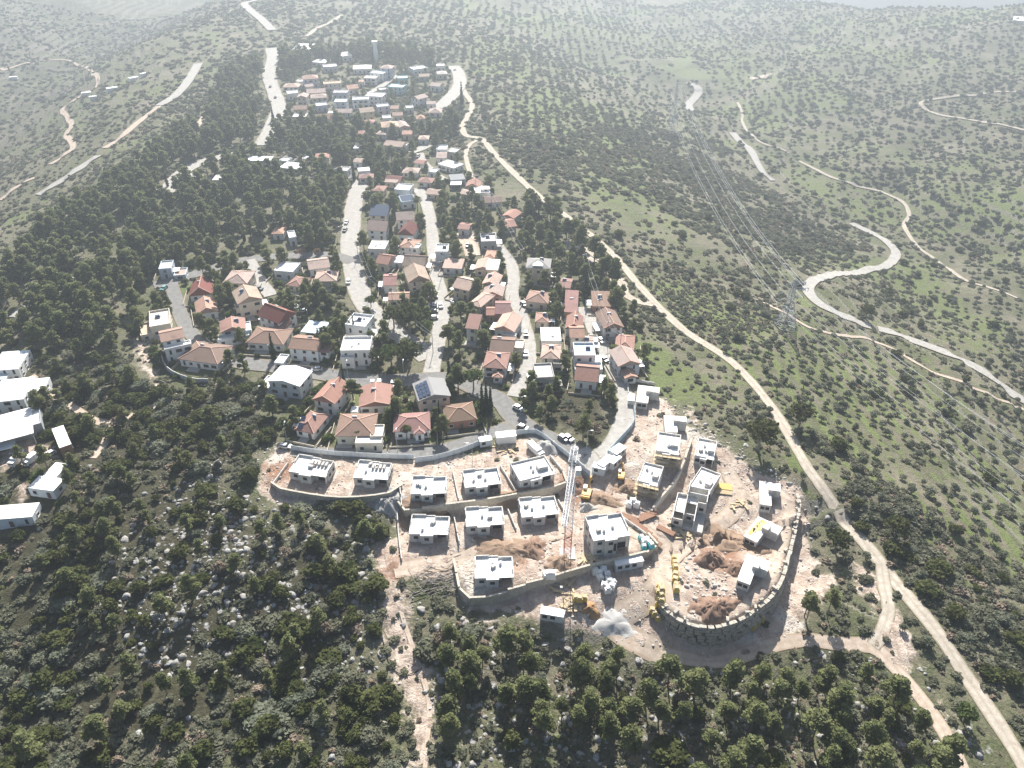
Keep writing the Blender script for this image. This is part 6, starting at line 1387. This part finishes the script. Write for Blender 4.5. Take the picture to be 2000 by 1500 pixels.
def grid(sp, x0=-420, x1=520, y0=70, y1=1050, jit=.45, seed=0, stag=True):
    g = np.random.default_rng(seed); gx, gy = np.meshgrid(np.arange(x0, x1, sp), np.arange(y0, y1, sp*.93))
    if stag: gx = gx+(np.arange(gx.shape[0])[:, None] % 2)*sp/2
    x = (gx+g.uniform(-jit, jit, gx.shape)*sp).ravel(); y = (gy+g.uniform(-jit, jit, gy.shape)*sp).ravel()
    z = H(x, y); u, v, d = project(x, y, z); k = (u > -110) & (u < 2110) & (v > -40) & (v < 1620)
    return x[k], y[k], z[k], u[k], v[k], d[k], g
def clump(x, y, k=0.02, s=0.0): return np.clip(.5+1.7*(vnoise(x, y, 1.6/k, int(s*10)+3, 3)-.5), 0, 1)
def contour(x, y, z):      # plants gather on the terrace edges
    q = (z+1.6*vnoise(x, y, 70, 5, 2))/3.4; f = q-np.floor(q); return np.exp(-((f-.5)/.17)**2)
SP = {}
def put(kind, x, y, z, s, d): SP.setdefault(kind, []).append(np.stack([x, y, z, s*np.ones(len(x)), d], 1))
def free(x, y, mx=0): return occupied(x, y) <= mx
# pines
x, y, z, u, v, d, g = grid(6.3, seed=1)
p = np.where(pin(u, v, FOREST), .92, 0); p = np.maximum(p, np.where(pin(u, v, BELT), .66, 0)); p = np.maximum(p, np.where(pin(u, v, HILLTOP), .8, 0))
p = np.maximum(p, np.where(pin(u, v, GROVE), .95, 0)); p = np.maximum(p, np.where(pin(u, v, EASTBAND), .5, 0)); p = np.maximum(p, np.where(pin(u, v, VILLAGE), .66, 0)); p = np.maximum(p, np.where(pin(u, v, UPVILLAGE), .30, 0))
p = np.maximum(p, np.where(pin(u, v, MAQUIS), .20, 0)); p = np.maximum(p, np.where(pin(u, v, BOULD), .14, 0))
p = np.where(pin(u, v, SITEX), 0, p)*np.where(pin(u, v, FOREST), np.clip(.30+1.05*clump(x, y, .05), 0, 1), 1)
k = (g.random(len(x)) < p) & free(x, y)
k &= ~(((y < 260) & (pin(u, v, VILLAGE)) & (g.random(len(x)) < .3)))
put('pine', x[k], y[k], z[k], np.where(pin(u[k], v[k], MAQUIS), .85, np.where(pin(u[k], v[k], UPVILLAGE), .72, np.where(pin(u[k], v[k], VILLAGE), .98, 1.22)))*g.uniform(.72, 1.25, k.sum()), d[k])
x, y, z, u, v, d, g = grid(5.6, seed=2)
p = np.where(pin(u, v-42, LOWWOOD), .62*(clump(x, y, .05, 1) > .47)+.10, 0); p = np.maximum(p, np.where(pin(u, v-30, EASTPINES), .28, 0)); p = np.where(pin(u, v, SITEX), 0, p)
k = (g.random(len(x)) < p) & free(x, y); put('tall_pine', x[k], y[k], z[k], g.uniform(.68, 1.08, k.sum()), d[k])
# evergreen bushes of the dark maquis
x, y, z, u, v, d, g = grid(4.2, x1=200, y1=420, seed=3)
c = clump(x, y, .07, .6)
p = np.where(pin(u, v, MAQUIS), np.clip(-.1+1.6*c, 0, .97), 0); p = np.where(pin(u, v, BOULD), .22+.4*(c > .6), p); p = np.where(pin(u, v, [(200,1180),(380,1180),(400,1420),(150,1440),(130,1300)]), .28, p)
p = np.maximum(p, np.where(pin(u, v, LOWWOOD), .20, 0)); p = np.maximum(p, np.where(pin(u, v, VILLAGE), .42, 0)); p = np.maximum(p, np.where(pin(u, v, DENSEBAND), .20, 0)); p = np.maximum(p, np.where(pin(u, v, FOREST), .25, 0))
p = np.where(pin(u, v, SITEX), 0, p); nogr = mask(x, y, GRASS) > .6
k = (g.random(len(x)) < p) & free(x, y) & ~nogr & (mask(x, y, DIRT) < .6)
put('bush', x[k], y[k], z[k], (.55+1.15*g.random(k.sum())**1.5)*np.where(pin(u[k], v[k], VILLAGE), .62, 1), d[k])
# scrub
for sp, y0, y1, sd, sc in ((1.9, 70, 330, 4, 1.0), (3.1, 330, 640, 5, 1.5), (5.6, 640, 1350, 6, 2.1)):
    x, y, z, u, v, d, g = grid(sp, -900, 1000, y0, y1, seed=sd)
    c = clump(x, y, .016, 2)*.55+clump(x, y, .05, 3)*.45; c = np.clip(.5+1.5*(c-.5), 0, 1)
    gm = mask(x, y, GRASS); dm = mask(x, y, DIRT)
    p = np.clip(.06+1.15*c, 0, .95); p = np.where(pin(u, v, WESTSLOPE), np.clip(.5+.7*c, 0, 1), p); p = np.where((u < 520) & (v < 420), np.maximum(p, .55), p); p = np.where(pin(u, v, DENSEBAND) | pin(u, v, DENSE2), np.clip(.35+.8*c, 0, 1), p); p = np.where(pin(u, v, MAQUIS) | pin(u, v, LOWWOOD), np.clip(.25+.8*c, 0, .9), p); p = np.where(pin(u, v, VILLAGE), .22, p); p = np.where(pin(u, v, ORCH), .28*p, p)
    far_ = np.abs(x-axis_x(y)-30) > 170; p = np.where(far_, p*(.55+.9*contour(x, y, z)), p); n_ = (vnoise(x, y, 38, 31, 3)-.5); uj, vj = u+n_*190, v+n_*120*np.clip(v/600, .3, 1.3); dn = (pin(uj, vj, DENSE2) | pin(uj, vj, DENSEBAND)) & (vnoise(x, y, 24, 44, 2) > .36); p = np.where(dn, np.maximum(p, .50+.45*c), p); p = np.where(pin(u, v, BOULD), .4*p, p); p = np.where(pin(u, v, [(160,1180),(390,1170),(420,1400),(200,1440),(130,1330)]), .45*p, p); p = p*(1-np.where(gm > .62, .93, .7*gm)*(~dn))*(1-.93*np.clip(dm*1.3, 0, 1)); p = np.where(pin(u, v, SITEX), .012, p); p = np.where(pin(u, v, FOREST), .25*p, p)
    k = (g.random(len(x)) < p) & free(x, y)
    put('shrub', x[k], y[k], z[k], sc*(.5+1.15*g.random(k.sum())**1.4)*np.where(pin(u[k], v[k], MAQUIS), 1.3, np.where(dn[k], 1.35, 1)), d[k])
# olives on the valley terraces
for sp, y0, y1, sd, sc in ((6.2, 80, 420, 7, .8), (7.5, 420, 800, 8, .95), (9.5, 800, 1350, 9, 1.1)):
    x, y, z, u, v, d, g = grid(sp, -200, 1000, y0, y1, .15, seed=sd, stag=False)
    c = clump(x, y, .02, 4); p = np.where(pin(u, v, EASTSLOPE), .55*(c > .45), 0); p = np.where(pin(u, v, ORCH), .62, p); p = np.where(pin(u, v, FARRIGHT), np.where(clump(x, y, .012, 1) > .40, .25+.75*(contour(x, y, z) > .35), .15), p); p = np.where(pin(u, v, DENSEBAND), .12, p); p = np.where(v < 250, np.maximum(p, np.where(u > 560, .5, 0)), p)
    p = np.where(pin(u, v, SITEX) | pin(u, v, VILLAGE) | pin(u, v, UPVILLAGE) | pin(u, v, FOREST) | pin(u, v, [(1260,130),(1340,100),(1390,150),(1350,165)]), 0, p)
    k = (g.random(len(x)) < p) & free(x, y); put('olive', x[k], y[k], z[k], sc*g.uniform(.65, 1.2, k.sum())*np.where(pin(u[k], v[k], FARRIGHT), 1.2, 1), d[k])
# a few big dark carobs on the east slope
x, y, z, u, v, d, g = grid(13, -60, 420, 90, 600, seed=10)
k = (g.random(len(x)) < .22) & pin(u, v, EASTSLOPE) & free(x, y) & ~pin(u, v, SITEX); put('bush', x[k], y[k], z[k], g.uniform(.9, 1.45, k.sum()), d[k])
# boulders
x, y, z, u, v, d, g = grid(1.75, -170, 200, 80, 240, seed=12)
c = clump(x, y, .12, 5)*.5+clump(x, y, .3, 1)*.5
p = np.where(pin(u, v, BOULD), np.clip(.05+1.4*c, 0, .97), 0); p = np.maximum(p, np.where(pin(u, v, LOWWOOD), np.clip(-.05+1.0*c, 0, .85), 0)); p = np.maximum(p, np.where(pin(u, v, MAQUIS), np.clip(-.35+.75*c, 0, .4), 0))
p = np.maximum(p, np.where(pin(u, v, [(1790,1290),(1880,1400),(1960,1500),(1880,1520),(1800,1380)]), .35, 0)); p = np.maximum(p, np.where(pin(u, v, [(760,1130),(1000,1210),(1280,1280),(1180,1260),(900,1260),(800,1300)]), .30, 0))
p = np.maximum(p, np.where(pin(u, v, [(1300,770),(1420,840),(1500,900),(1570,935),(1570,960),(1490,930),(1400,880),(1330,840)]), .30, 0)); p = np.maximum(p, np.where(pin(u, v, [(1560,970),(1600,980),(1660,1090),(1600,1110),(1570,1050)]), .3, 0))
k = (g.random(len(x)) < p) & ~(pin(u, v, SITEX) & (occupied(x, y) > 0)) & free(x, y)
put('boulder', x[k], y[k], z[k], .38+1.25*g.random(k.sum())**2.4, d[k])
# rubble over the site
x, y, z, u, v, d, g = grid(1.15, -110, 130, 110, 240, seed=13)
c = clump(x, y, .15, 2)*.5+clump(x, y, .4, 4)*.5
p = np.where(pin(u, v, [(740,1140),(790,1150),(830,1300),(860,1500),(790,1500),(760,1300)]), .22, 0); p = np.where(pin(u, v, SITEX), np.clip(.02+.95*c, 0, .8), p); p = np.maximum(p, np.where(pin(u, v, [(1310,1090),(1360,1080),(1400,1130),(1430,1150),(1400,1200),(1340,1190)]), .92, 0)); p = np.maximum(p, np.where(pin(u, v, [(640,965),(780,975),(790,1010),(740,1000),(650,985)]), .7, 0))
k = (g.random(len(x)) < p) & (occupied(x, y) < 2); put('rubble', x[k], y[k], z[k], (.12+.55*g.random(k.sum())**2.4)*np.where(pin(u[k], v[k], [(1310,1090),(1360,1080),(1400,1130),(1430,1150),(1400,1200),(1340,1190)]), 1.7, 1), d[k])
# fill of garden shrubs close round the houses
hs = np.array(HOUSE_SPOTS); a = rng.uniform(0, 6.283, (len(hs), 14)); rad = hs[:, 2:3]+rng.uniform(2.0, 7.0, a.shape)
x = (hs[:, 0:1]+rad*np.cos(a)).ravel(); y = (hs[:, 1:2]+rad*np.sin(a)).ravel(); z = H(x, y); u, v, d = project(x, y, z)
k = free(x, y) & ~pin(u, v, SITEX) & (v < 1000); put('garden', x[k], y[k], z[k], rng.uniform(.45, 1.35, k.sum()), d[k])

# ---- instancing of what is past the limit: one object per kind, spread by geometry nodes
def scatter(name, label, pts, protos, sink=.1, tilt=0.0):
    me = bpy.data.meshes.new(name); me.vertices.add(len(pts)); P = pts[:, :3].copy(); P[:, 2] -= sink*pts[:, 3]
    me.vertices.foreach_set('co', P.astype(np.float32).ravel())
    g = np.random.default_rng(len(pts))
    for nm, tp, val in (('pick', 'INT', g.integers(0, len(protos), len(pts)).astype(np.int32)), ('size', 'FLOAT', pts[:, 3].astype(np.float32)), ('turn', 'FLOAT', g.uniform(0, 6.283, len(pts)).astype(np.float32)), ('lean', 'FLOAT', g.uniform(-tilt, tilt, len(pts)).astype(np.float32))):
        a = me.attributes.new(nm, tp, 'POINT'); a.data.foreach_set('value', val)
    o = obj(name, me); c = bpy.data.collections.new(name+'_kinds')
    for m_ in protos: c.objects.link(bpy.data.objects.new(m_.name, m_))
    ng = bpy.data.node_groups.new(name, 'GeometryNodeTree'); ng.interface.new_socket('Geometry', in_out='INPUT', socket_type='NodeSocketGeometry'); ng.interface.new_socket('Geometry', in_out='OUTPUT', socket_type='NodeSocketGeometry')
    gi, go = ng.nodes.new('NodeGroupInput'), ng.nodes.new('NodeGroupOutput'); mp = ng.nodes.new('GeometryNodeMeshToPoints'); ip = ng.nodes.new('GeometryNodeInstanceOnPoints'); ci = ng.nodes.new('GeometryNodeCollectionInfo')
    ci.inputs['Collection'].default_value = c; ci.inputs['Separate Children'].default_value = True; ci.inputs['Reset Children'].default_value = True; ip.inputs['Pick Instance'].default_value = True
    def na(nm, tp): x_ = ng.nodes.new('GeometryNodeInputNamedAttribute'); x_.data_type = tp; x_.inputs['Name'].default_value = nm; return x_.outputs['Attribute']
    cx = ng.nodes.new('ShaderNodeCombineXYZ'); ng.links.new(na('lean', 'FLOAT'), cx.inputs[0]); ng.links.new(na('turn', 'FLOAT'), cx.inputs[2])
    L = ng.links.new; L(gi.outputs[0], mp.inputs[0]); L(mp.outputs[0], ip.inputs['Points']); L(ci.outputs[0], ip.inputs['Instance']); L(na('pick', 'INT'), ip.inputs['Instance Index']); L(cx.outputs[0], ip.inputs['Rotation']); L(na('size', 'FLOAT'), ip.inputs['Scale']); L(ip.outputs[0], go.inputs[0])
    md = o.modifiers.new('spread', 'NODES'); md.node_group = ng
    return tag(o, label, None, None, 'stuff')
def merged(crown, trunk):
    c = bpy.data.meshes.new(crown.name+'_whole'); nv = len(crown.vertices)
    V = [v.co[:] for v in crown.vertices]+[v.co[:] for v in trunk.vertices]; Fc = [tuple(p.vertices) for p in crown.polygons]+[tuple(i+nv for i in p.vertices) for p in trunk.polygons]
    c.from_pydata(V, [], Fc); c.materials.append(crown.materials[0]); c.materials.append(trunk.materials[0])
    c.polygons.foreach_set('material_index', np.array([0]*len(crown.polygons)+[1]*len(trunk.polygons), np.int32)); c.update(); return c
def split(kind, n):
    A = np.vstack(SP[kind]); u, v, d = project(A[:, 0], A[:, 1], A[:, 2]); inside = (u > 4) & (u < 1996) & (v > 8) & (v < 1490)
    order = np.argsort(-(A[:, 3]/A[:, 4]*np.where(inside, 1, .001)))
    return A[order[:n]], A[order[n:]]
ZONES = [(LOWWOOD, 'in the rocky wood below the site'), (EASTPINES, 'on the bank right of the curved block wall'), (BOULD, 'among grey boulders on the lower slope'), (GROVE, 'in the dark clump above the asphalt street'), (MAQUIS, 'in the dark thicket west of the site'), (FOREST, 'in the pine wood west of the main road'), (BELT, 'in the tree belt under the upper village'), (HILLTOP, 'on the hilltop by the water tower'), (UPVILLAGE, 'between the houses of the upper village'), (EASTBAND, 'between the east lane and the long track'), (VILLAGE, 'in a garden among the red roofs'), (DENSEBAND, 'in the scrub band right of the long track'), (ORCH, 'in the planted rows beside the high voltage wires'), (DENSE2, 'on the scrub covered valley side'), (FARRIGHT, 'on the far terraced slope'), (SITEX, 'at the edge of the building site'), (EASTSLOPE, 'on the open slope right of the village'), (WESTSLOPE, 'on the open slope left of the pine wood')]
def zone(u, v):
    for P, nm in ZONES:
        if in_poly(np.array([u]), np.array([v]), np.array(P, float))[0]: return nm
    return 'on open ground outside the village'
MARKS = [(100,960,'the L shaped cabin'),(20,1010,'the long caravan block'),(125,855,'the dark red barn'),(25,830,'the open white shed'),(20,760,'the middle white shed'),(15,710,'the upper white shed'),(215,838,'the meeting footpaths'),(320,785,'the climbing footpath'),(385,720,'the brown hipped villa'),(310,625,'the westernmost flat house'),(322,525,'the pale blue cube house'),(555,740,'the double gabled white house'),(595,825,'the small sunlit red roof'),(560,900,'the western hoarding end'),(600,920,'the westernmost shell'),(725,920,'the second western shell'),(755,985,'the grey spoil heap'),(780,1060,'the western boundary wall'),(745,1200,'the black pipe'),(800,1320,'the pipe end'),(830,1450,'the worn earth trail'),(850,1137,'the cut branches'),(915,1170,'the lowest wall corner'),(1080,1205,'the white box container'),(1205,1220,'the white sand heap'),(1280,1205,'the yellow pallets'),(1385,1250,'the curved block wall'),(1560,1100,'the block wall upper end'),(1620,1258,'the reddish earth track'),(1725,1220,'the track fork'),(1800,1365,'the lower earth track'),(1690,1062,'the long track bend'),(1575,910,'the long track above the shells'),(1830,1235,'the long gravel track'),(1930,1390,'the long track near its lower end'),(1420,700,'the long track beside the village'),(1200,500,'the gravel loop'),(1060,390,'the upper long track'),(940,275,'the grassy track'),(905,205,'the upper track fork'),(1532,600,'the slope pylon'),(1312,250,'the far pylon'),(1580,560,'the road bend'),(1740,490,'the upper road bend'),(1850,690,'the valley road'),(1980,775,'the valley road end'),(1600,645,'the brown footpath'),(1480,300,'the pale road stretch'),(1350,190,'the white road curl'),(1330,130,'the pale green field'),(1775,440,'the far slope track'),(1890,550,'the pale far track'),(1810,205,'the far looping track'),(1110,800,'the climbing street'),(1100,860,'the parked car pair'),(940,810,'the mossy brown roof'),(1120,750,'the pale rear roofed house'),(850,775,'the solar panel house'),(740,790,'the coral roofs'),(690,690,'the large white villa'),(695,640,'the tall white cube villa'),(600,690,'the long brownish red roof'),(520,665,'the broad brown hipped roof'),(600,610,'the garden pines'),(650,530,'the two pink roofs'),(735,480,'the speed bump house'),(690,430,'the upper main road'),(545,460,'the red roof in the pines'),(170,530,'the wood road glimpse'),(48,603,'the wood paved bend'),(380,350,'the paved yard'),(500,310,'the long white hall'),(560,320,'the shaded lane'),(535,180,'the broad upper road'),(735,100,'the water tower'),(600,95,'the far pale hall'),(790,165,'the turquoise houses'),(600,160,'the orange pink upper house'),(870,215,'the upper road bend'),(360,170,'the western slope road'),(120,360,'the lower western road'),(405,225,'the short tan track'),(130,270,'the valley track'),(880,355,'the grey sheds'),(950,385,'the brown pink roof'),(790,390,'the blue roofed hall'),(860,560,'the narrow street'),(1000,560,'the pale narrow street'),(960,565,'the stacked pink gables'),(1050,530,'the dark grey roofed house'),(1195,640,'the two roof windows'),(1230,710,'the twin gables'),(980,720,'the red hipped corner house'),(1075,670,'the bluish sheet roof'),(920,640,'the narrow tall white house'),(1255,780,'the uppermost shell'),(1310,860,'the scaffolded shell'),(1500,970,'the uppermost low shell'),(1375,890,'the inner curve shells'),(700,280,'the pine belt middle'),(840,270,'the pine belt end'),(590,260,'the pine belt start'),(250,430,'the pine wood middle'),(330,460,'the pine wood clearing'),(440,430,'the pine wood heart'),(580,400,'the pine wood eastern part'),(440,250,'the pine wood upper part'),(480,170,'the pine wood tip'),(200,620,'the pine wood lower edge'),(80,560,'the pine wood western edge'),(300,1150,'the boulder field'),(450,1000,'the boulder field top'),(600,1080,'the boulder field eastern part'),(500,1220,'the boulder field middle'),(300,900,'the thicket middle'),(420,830,'the thicket upper part'),(200,1050,'the thicket western part'),(60,1150,'the thicket western edge'),(150,1300,'the grassy clearing'),(350,1350,'the thicket lower part'),(560,1380,'the thicket bottom'),(690,1300,'the thicket eastern edge'),(80,1430,'the lower thicket corner'),(950,1330,'the rocky wood western part'),(1100,1380,'the rocky wood middle'),(1250,1350,'the rocky wood upper edge'),(1400,1400,'the rocky wood eastern part'),(1550,1340,'the rocky wood by the track'),(1650,1430,'the rocky wood corner'),(950,1450,'the rocky wood bottom')]
_MK = np.array([(m_[0], m_[1]*1.25) for m_ in MARKS])
def near_mark(u, v):
    d = np.hypot(_MK[:, 0]-u, _MK[:, 1]-v*1.25); i = int(np.argmin(d)); du, dv = u-MARKS[i][0], v-MARKS[i][1]
    w = ('left of ' if du < 0 else 'right of ') if abs(du) > abs(dv)*1.3 else ('behind ' if dv < 0 else 'in front of ')
    return w+MARKS[i][2]
def size_word(s, lo, hi, words): return words[0] if s < lo else (words[2] if s > hi else words[1])
def place(kind, n, name, cat, protos, words, lo, hi, sink=.1):
    near, rest = split(kind, n); g = np.random.default_rng(n+len(near))
    for X_, Y_, Z_, S_, D_ in near:
        u, v, _ = project(X_, Y_, Z_); zn = zone(float(u), float(v)); lab = size_word(S_, lo, hi, words)+', '+near_mark(float(u), float(v))
        pr = protos[g.integers(len(protos))]; lab = lab.replace('dark evergreen', 'grey brown') if (not isinstance(pr, tuple) and pr.materials[0] in (L_SHRUB, L_OLIVE)) else lab; rz = g.uniform(0, 6.28)
        if isinstance(pr, tuple):
            t = thing(name, (X_, Y_, Z_-sink*S_), rz, lab, cat, (name.replace('_', ' ')+'s').replace('bushs', 'bushes')+' '+zn, (S_*g.uniform(.78, 1.25), S_*g.uniform(.78, 1.25), S_*g.uniform(.82, 1.15)))
            child('crown', pr[0], t); child('trunk', pr[1], t)
        else:
            o = obj(name, pr, None, (X_, Y_, Z_-sink*S_)); o.rotation_euler = (0, 0, rz) if name != 'boulder' else (g.uniform(-.3, .3), g.uniform(-.3, .3), rz); o.scale = (S_*g.uniform(.75, 1.3), S_*g.uniform(.75, 1.3), S_*g.uniform(.8, 1.2))
            tag(o, lab, cat, (name.replace('_', ' ')+'s').replace('bushs', 'bushes')+' '+zn)
    return rest
r_ = place('pine', 190, 'pine_tree', 'pine tree', PINES, ('young green pine', 'bushy green pine', 'large spreading pine'), .85, 1.3)
if len(r_): scatter('pine_wood', 'pine trees of the woods and village seen as one mass', r_, [merged(*p_) for p_ in PINES])
r_ = place('tall_pine', 105, 'tall_pine', 'pine tree', PINES_TALL, ('slender pine with a bare trunk', 'bare trunked pine with a light crown', 'tall bare trunked pine'), .78, .98)
if len(r_): scatter('pine_thicket', 'bare trunked pines of the lower wood', r_, [merged(*p_) for p_ in PINES_TALL])
r_ = place('bush', 300, 'evergreen_bush', 'bush', BUSHES, ('low dark evergreen bush', 'rounded dark evergreen bush', 'big dome shaped evergreen bush'), .95, 1.3)
scatter('maquis', 'dark evergreen bushes covering the slopes as one mass', r_, BUSHES)
r_ = place('olive', 300, 'olive_tree', 'olive tree', OLIVES, ('small grey green olive tree', 'grey green olive tree', 'broad grey green olive tree'), .7, .95)
scatter('olive_groves', 'grey green olive trees scattered over the valley sides', r_, [merged(*p_) for p_ in OLIVES])
r_ = place('shrub', 300, 'scrub_shrub', 'shrub', SHRUBS, ('low olive brown shrub', 'rounded olive brown shrub', 'broad olive brown shrub'), 1.1, 1.3)
scatter('scrub', 'low scrub spotted over the hillsides', r_, SHRUBS)
r_ = place('boulder', 300, 'boulder', 'rock', ROCKS, ('grey limestone boulder', 'large grey limestone boulder', 'largest grey limestone boulder'), .8, .98, .05)
scatter('stones', 'pale limestone rocks strewn between the bushes', r_, ROCKS, .1, .4)
r_ = np.vstack(SP['rubble']); RUBM = simple('broken_stone', (0.50, 0.455, 0.405), 0.3, 1.5, 0.9, 0.3); RUBS = []
for m_ in ROCKS[:4]: c_ = m_.copy(); c_.name = 'rubble_piece'; c_.materials[0] = RUBM; RUBS.append(c_)
scatter('rubble', 'broken stone and rubble over the building site', r_, RUBS, .05, .6)
r_ = place('garden', 300, 'garden_shrub', 'shrub', GARDEN, ('small green garden shrub', 'green garden shrub', 'large green garden bush'), .75, 1.1)
if len(r_): scatter('garden_greenery', 'green shrubs filling the far gardens', r_, GARDEN)
# ---- single trees one can point at
def tree(u, v, pr, name, cat, lab, s, group=None):
    p = W(u, v); t = thing(name, (p.x, p.y, p.z-.1), random.uniform(0, 6), lab, cat, group, s); child('crown', pr[0], t); child('trunk', pr[1], t)
for u, v, i, s, lab in [(536,702,1,1.05,'dark cypress in front of the brown hipped roof'),(694,664,0,1.0,'slim cypress before the tall white cube villa'),(674,762,0,1.0,'slim dark cypress at the roadside below the large white villa'),(878,752,1,1.05,'stout cypress at the street junction'),(770,832,0,1.0,'tall cypress between the coral roof and the muted red bungalow'),(860,845,0,1.15,'tall cypress beside the mossy brown roof, left one'),(942,812,0,1.2,'tall cypress right of the mossy brown roof, nearest the house'),(950,800,0,1.1,'tall cypress right of the mossy brown roof, middle one'),(958,805,1,1.0,'tall cypress right of the mossy brown roof, outer one'),(728,524,0,.7,'thin cypress in front of the small red gable'),(765,470,1,1.2,'dark cypress between two rows of roofs'),(1123,652,1,.6,'small cypress at the door of the bright red gable'),(902,206,1,1.5,'big dark cypress inside the fork of the upper track'),(692,352,1,1.1,'dark cypress at the top of the main road'),(1135,472,0,.7,'lone cypress post beside the long track'),(1052,430,0,.8,'dark cypress beside the long track'),(478,470,0,1.0,'cypress rising from the pine wood'),(328,365,0,1.0,'cypress at the paved yard'),(534,236,1,1.0,'dark cypress at the foot of the broad upper road'),(19,140,0,1.0,'cypress beside the far hut in the valley'),(1100,600,1,.9,'dark tree column behind the brick roof'),(1143,580,1,1.2,'dark conifer at the end of the east lane')]:
    tree(u, v, CYPS[i], 'cypress', 'cypress', lab, s)
for u, v, s, lab in [(590,502,.9,'orange leaved tree by the main road, left one of three'),(620,500,.8,'orange leaved tree by the main road, middle one of three'),(650,504,.8,'pale orange tree by the main road, right one of three'),(1540,404,.8,'orange brown tree alone in the valley scrub')]: tree(u, v, AUTS[0], 'autumn_tree', 'tree', lab, s)
for u, v, i, s, lab in [(800,650,0,2.5,'largest leafy tree in the island between the two streets'),(770,640,0,1.9,'dark leafy tree left in the street island'),(830,660,1,1.6,'yellow green tree right in the street island'),(800,720,0,2.3,'broad round tree above the shaded street, right one'),(765,715,1,1.9,'broad round tree above the shaded street, left one'),(735,710,0,1.3,'dark garden tree beside the large white villa'),(620,585,0,1.4,'dark broad tree in the garden pines'),(725,600,1,1.1,'tree on the pine island of the main road'),(925,760,1,1.7,'green tree mass above the mossy roof'),(895,760,0,1.3,'dark leafy tree beside the stout cypress'),(720,400,0,1.5,'brown green tree at the top of the main road'),(640,680,0,1.8,'tall leafy tree right of the long brown roof'),(1480,880,0,2.4,'dark tree group above the shells on the bank'),(1745,1050,0,1.6,'large dark carob right of the long track'),(1630,1075,0,1.5,'dark carob on the green bank above the track fork'),(1560,835,0,2.0,'round dark carob beside the long track bend'),(1690,622,0,1.5,'dark tree mass inside the road bend'),(1880,1410,1,1.2,'green pine shrub at the edge of the long track')]:
    tree(u, v, BROADS[i], 'leafy_tree', 'tree', lab, s)
for u, v, s, lab in [(865,1260,1.0,'bare grey tree at the corner of the lowest wall'),(1160,850,1.0,'bare brownish tree at the lower edge of the dark clump'),(985,695,.9,'bare brown tree beside the red hipped house'),(235,838,1.0,'bare grey tree where the footpaths meet'),(1190,760,.8,'bare twiggy tree by the climbing street')]: tree(u, v, BARES[0], 'bare_tree', 'tree', lab, s)
for u, v, s, lab in [(816,415,1.25,'tall palm at the head of the narrow street'),(406,345,1.3,'palm in the paved yard of the pine wood'),(795,858,.8,'small palm before the muted red bungalow'),(700,862,.7,'palm in front of the wide brown roof'),(1198,700,.9,'palm beside the east lane'),(937,668,.8,'palm by the pale street')]: tree(u, v, PALM, 'palm_tree', 'palm', lab, s)
for u, v, s_ in [(930,1340,.9),(1190,1330,1.0),(1330,1375,.9),(1480,1330,.8),(1620,1390,.9),(1050,1440,.9),(560,1090,.8),(430,1120,.8),(640,1240,.8)]: tree(u, v, BARES[0], 'bare_tree', 'tree', 'bare grey branched tree, '+near_mark(u, v), s_)
# ------------------------------------------------------------------ things that look alike are told apart by their order
bpy.context.view_layer.update()
_by = {}
for o in list(COL.objects):
    if o.parent is None and o.get('category') and o.get('label'): _by.setdefault(o['label'], []).append(o)
ORD = ['leftmost', 'second from the left', 'third from the left', 'fourth from the left', 'fifth from the left', 'sixth from the left', 'seventh from the left', 'eighth from the left', 'ninth from the left', 'tenth from the left']
def _uv(o):
    if o.type == 'MESH' and o.location.length < 1e-6 and len(o.data.vertices): p = o.data.vertices[len(o.data.vertices)//2].co
    else: p = o.location
    a, b, _ = project(p.x, p.y, p.z); return float(a), float(b)
for lab, os_ in _by.items():
    n = len(os_)
    if n == 1: continue
    if n > 10:
        os_.sort(key=lambda o: _uv(o)[1]); k = -(-n//10); rows = [os_[i*n//k:(i+1)*n//k] for i in range(k)]
        nm = ['upper row', 'lower row'] if k == 2 else (['upper row', 'middle row', 'lower row'] if k == 3 else ['row %d' % (i+1) for i in range(k)])
    else: rows, nm = [os_], ['']
    if len(rows) > 3: continue
    for row, w in zip(rows, nm):
        row.sort(key=lambda o: _uv(o)[0])
        for i, o in enumerate(row):
            t_ = ORD[i] if not (i == len(row)-1 and i > 0) else 'rightmost'
            new = lab+', '+t_+((' of the '+w) if w else ' of %s' % ['two','three','four','five','six','seven','eight','nine','ten'][n-2])
            if len(new.replace(',', '').split()) > 16: new = lab+', '+(w+', ' if w else '')+t_.split()[0]
            if len(new.replace(',', '').split()) > 16: new = lab+', '+(w.split()[0]+' ' if w else '')+t_.split()[0]
            if len(new.replace(',', '').split()) <= 16: o['label'] = new
# ------------------------------------------------------------------ air
hz = MB().box(-8300, 8300, -160, 6100, -520, CAM_Z+12)
hm = bpy.data.materials.new('air'); hm.use_nodes = True; hn = hm.node_tree; hn.nodes.clear()
ho = hn.nodes.new('ShaderNodeOutputMaterial'); pv = hn.nodes.new('ShaderNodeVolumePrincipled')
pv.inputs['Color'].default_value = (0.585, 0.65, 0.72, 1); pv.inputs['Density'].default_value = HAZE_DENSITY; pv.inputs['Anisotropy'].default_value = 0.64
hn.links.new(pv.outputs[0], ho.inputs['Volume'])
tag(hz.build('haze', hm), 'pale haze over the valleys', None, None, 'stuff')
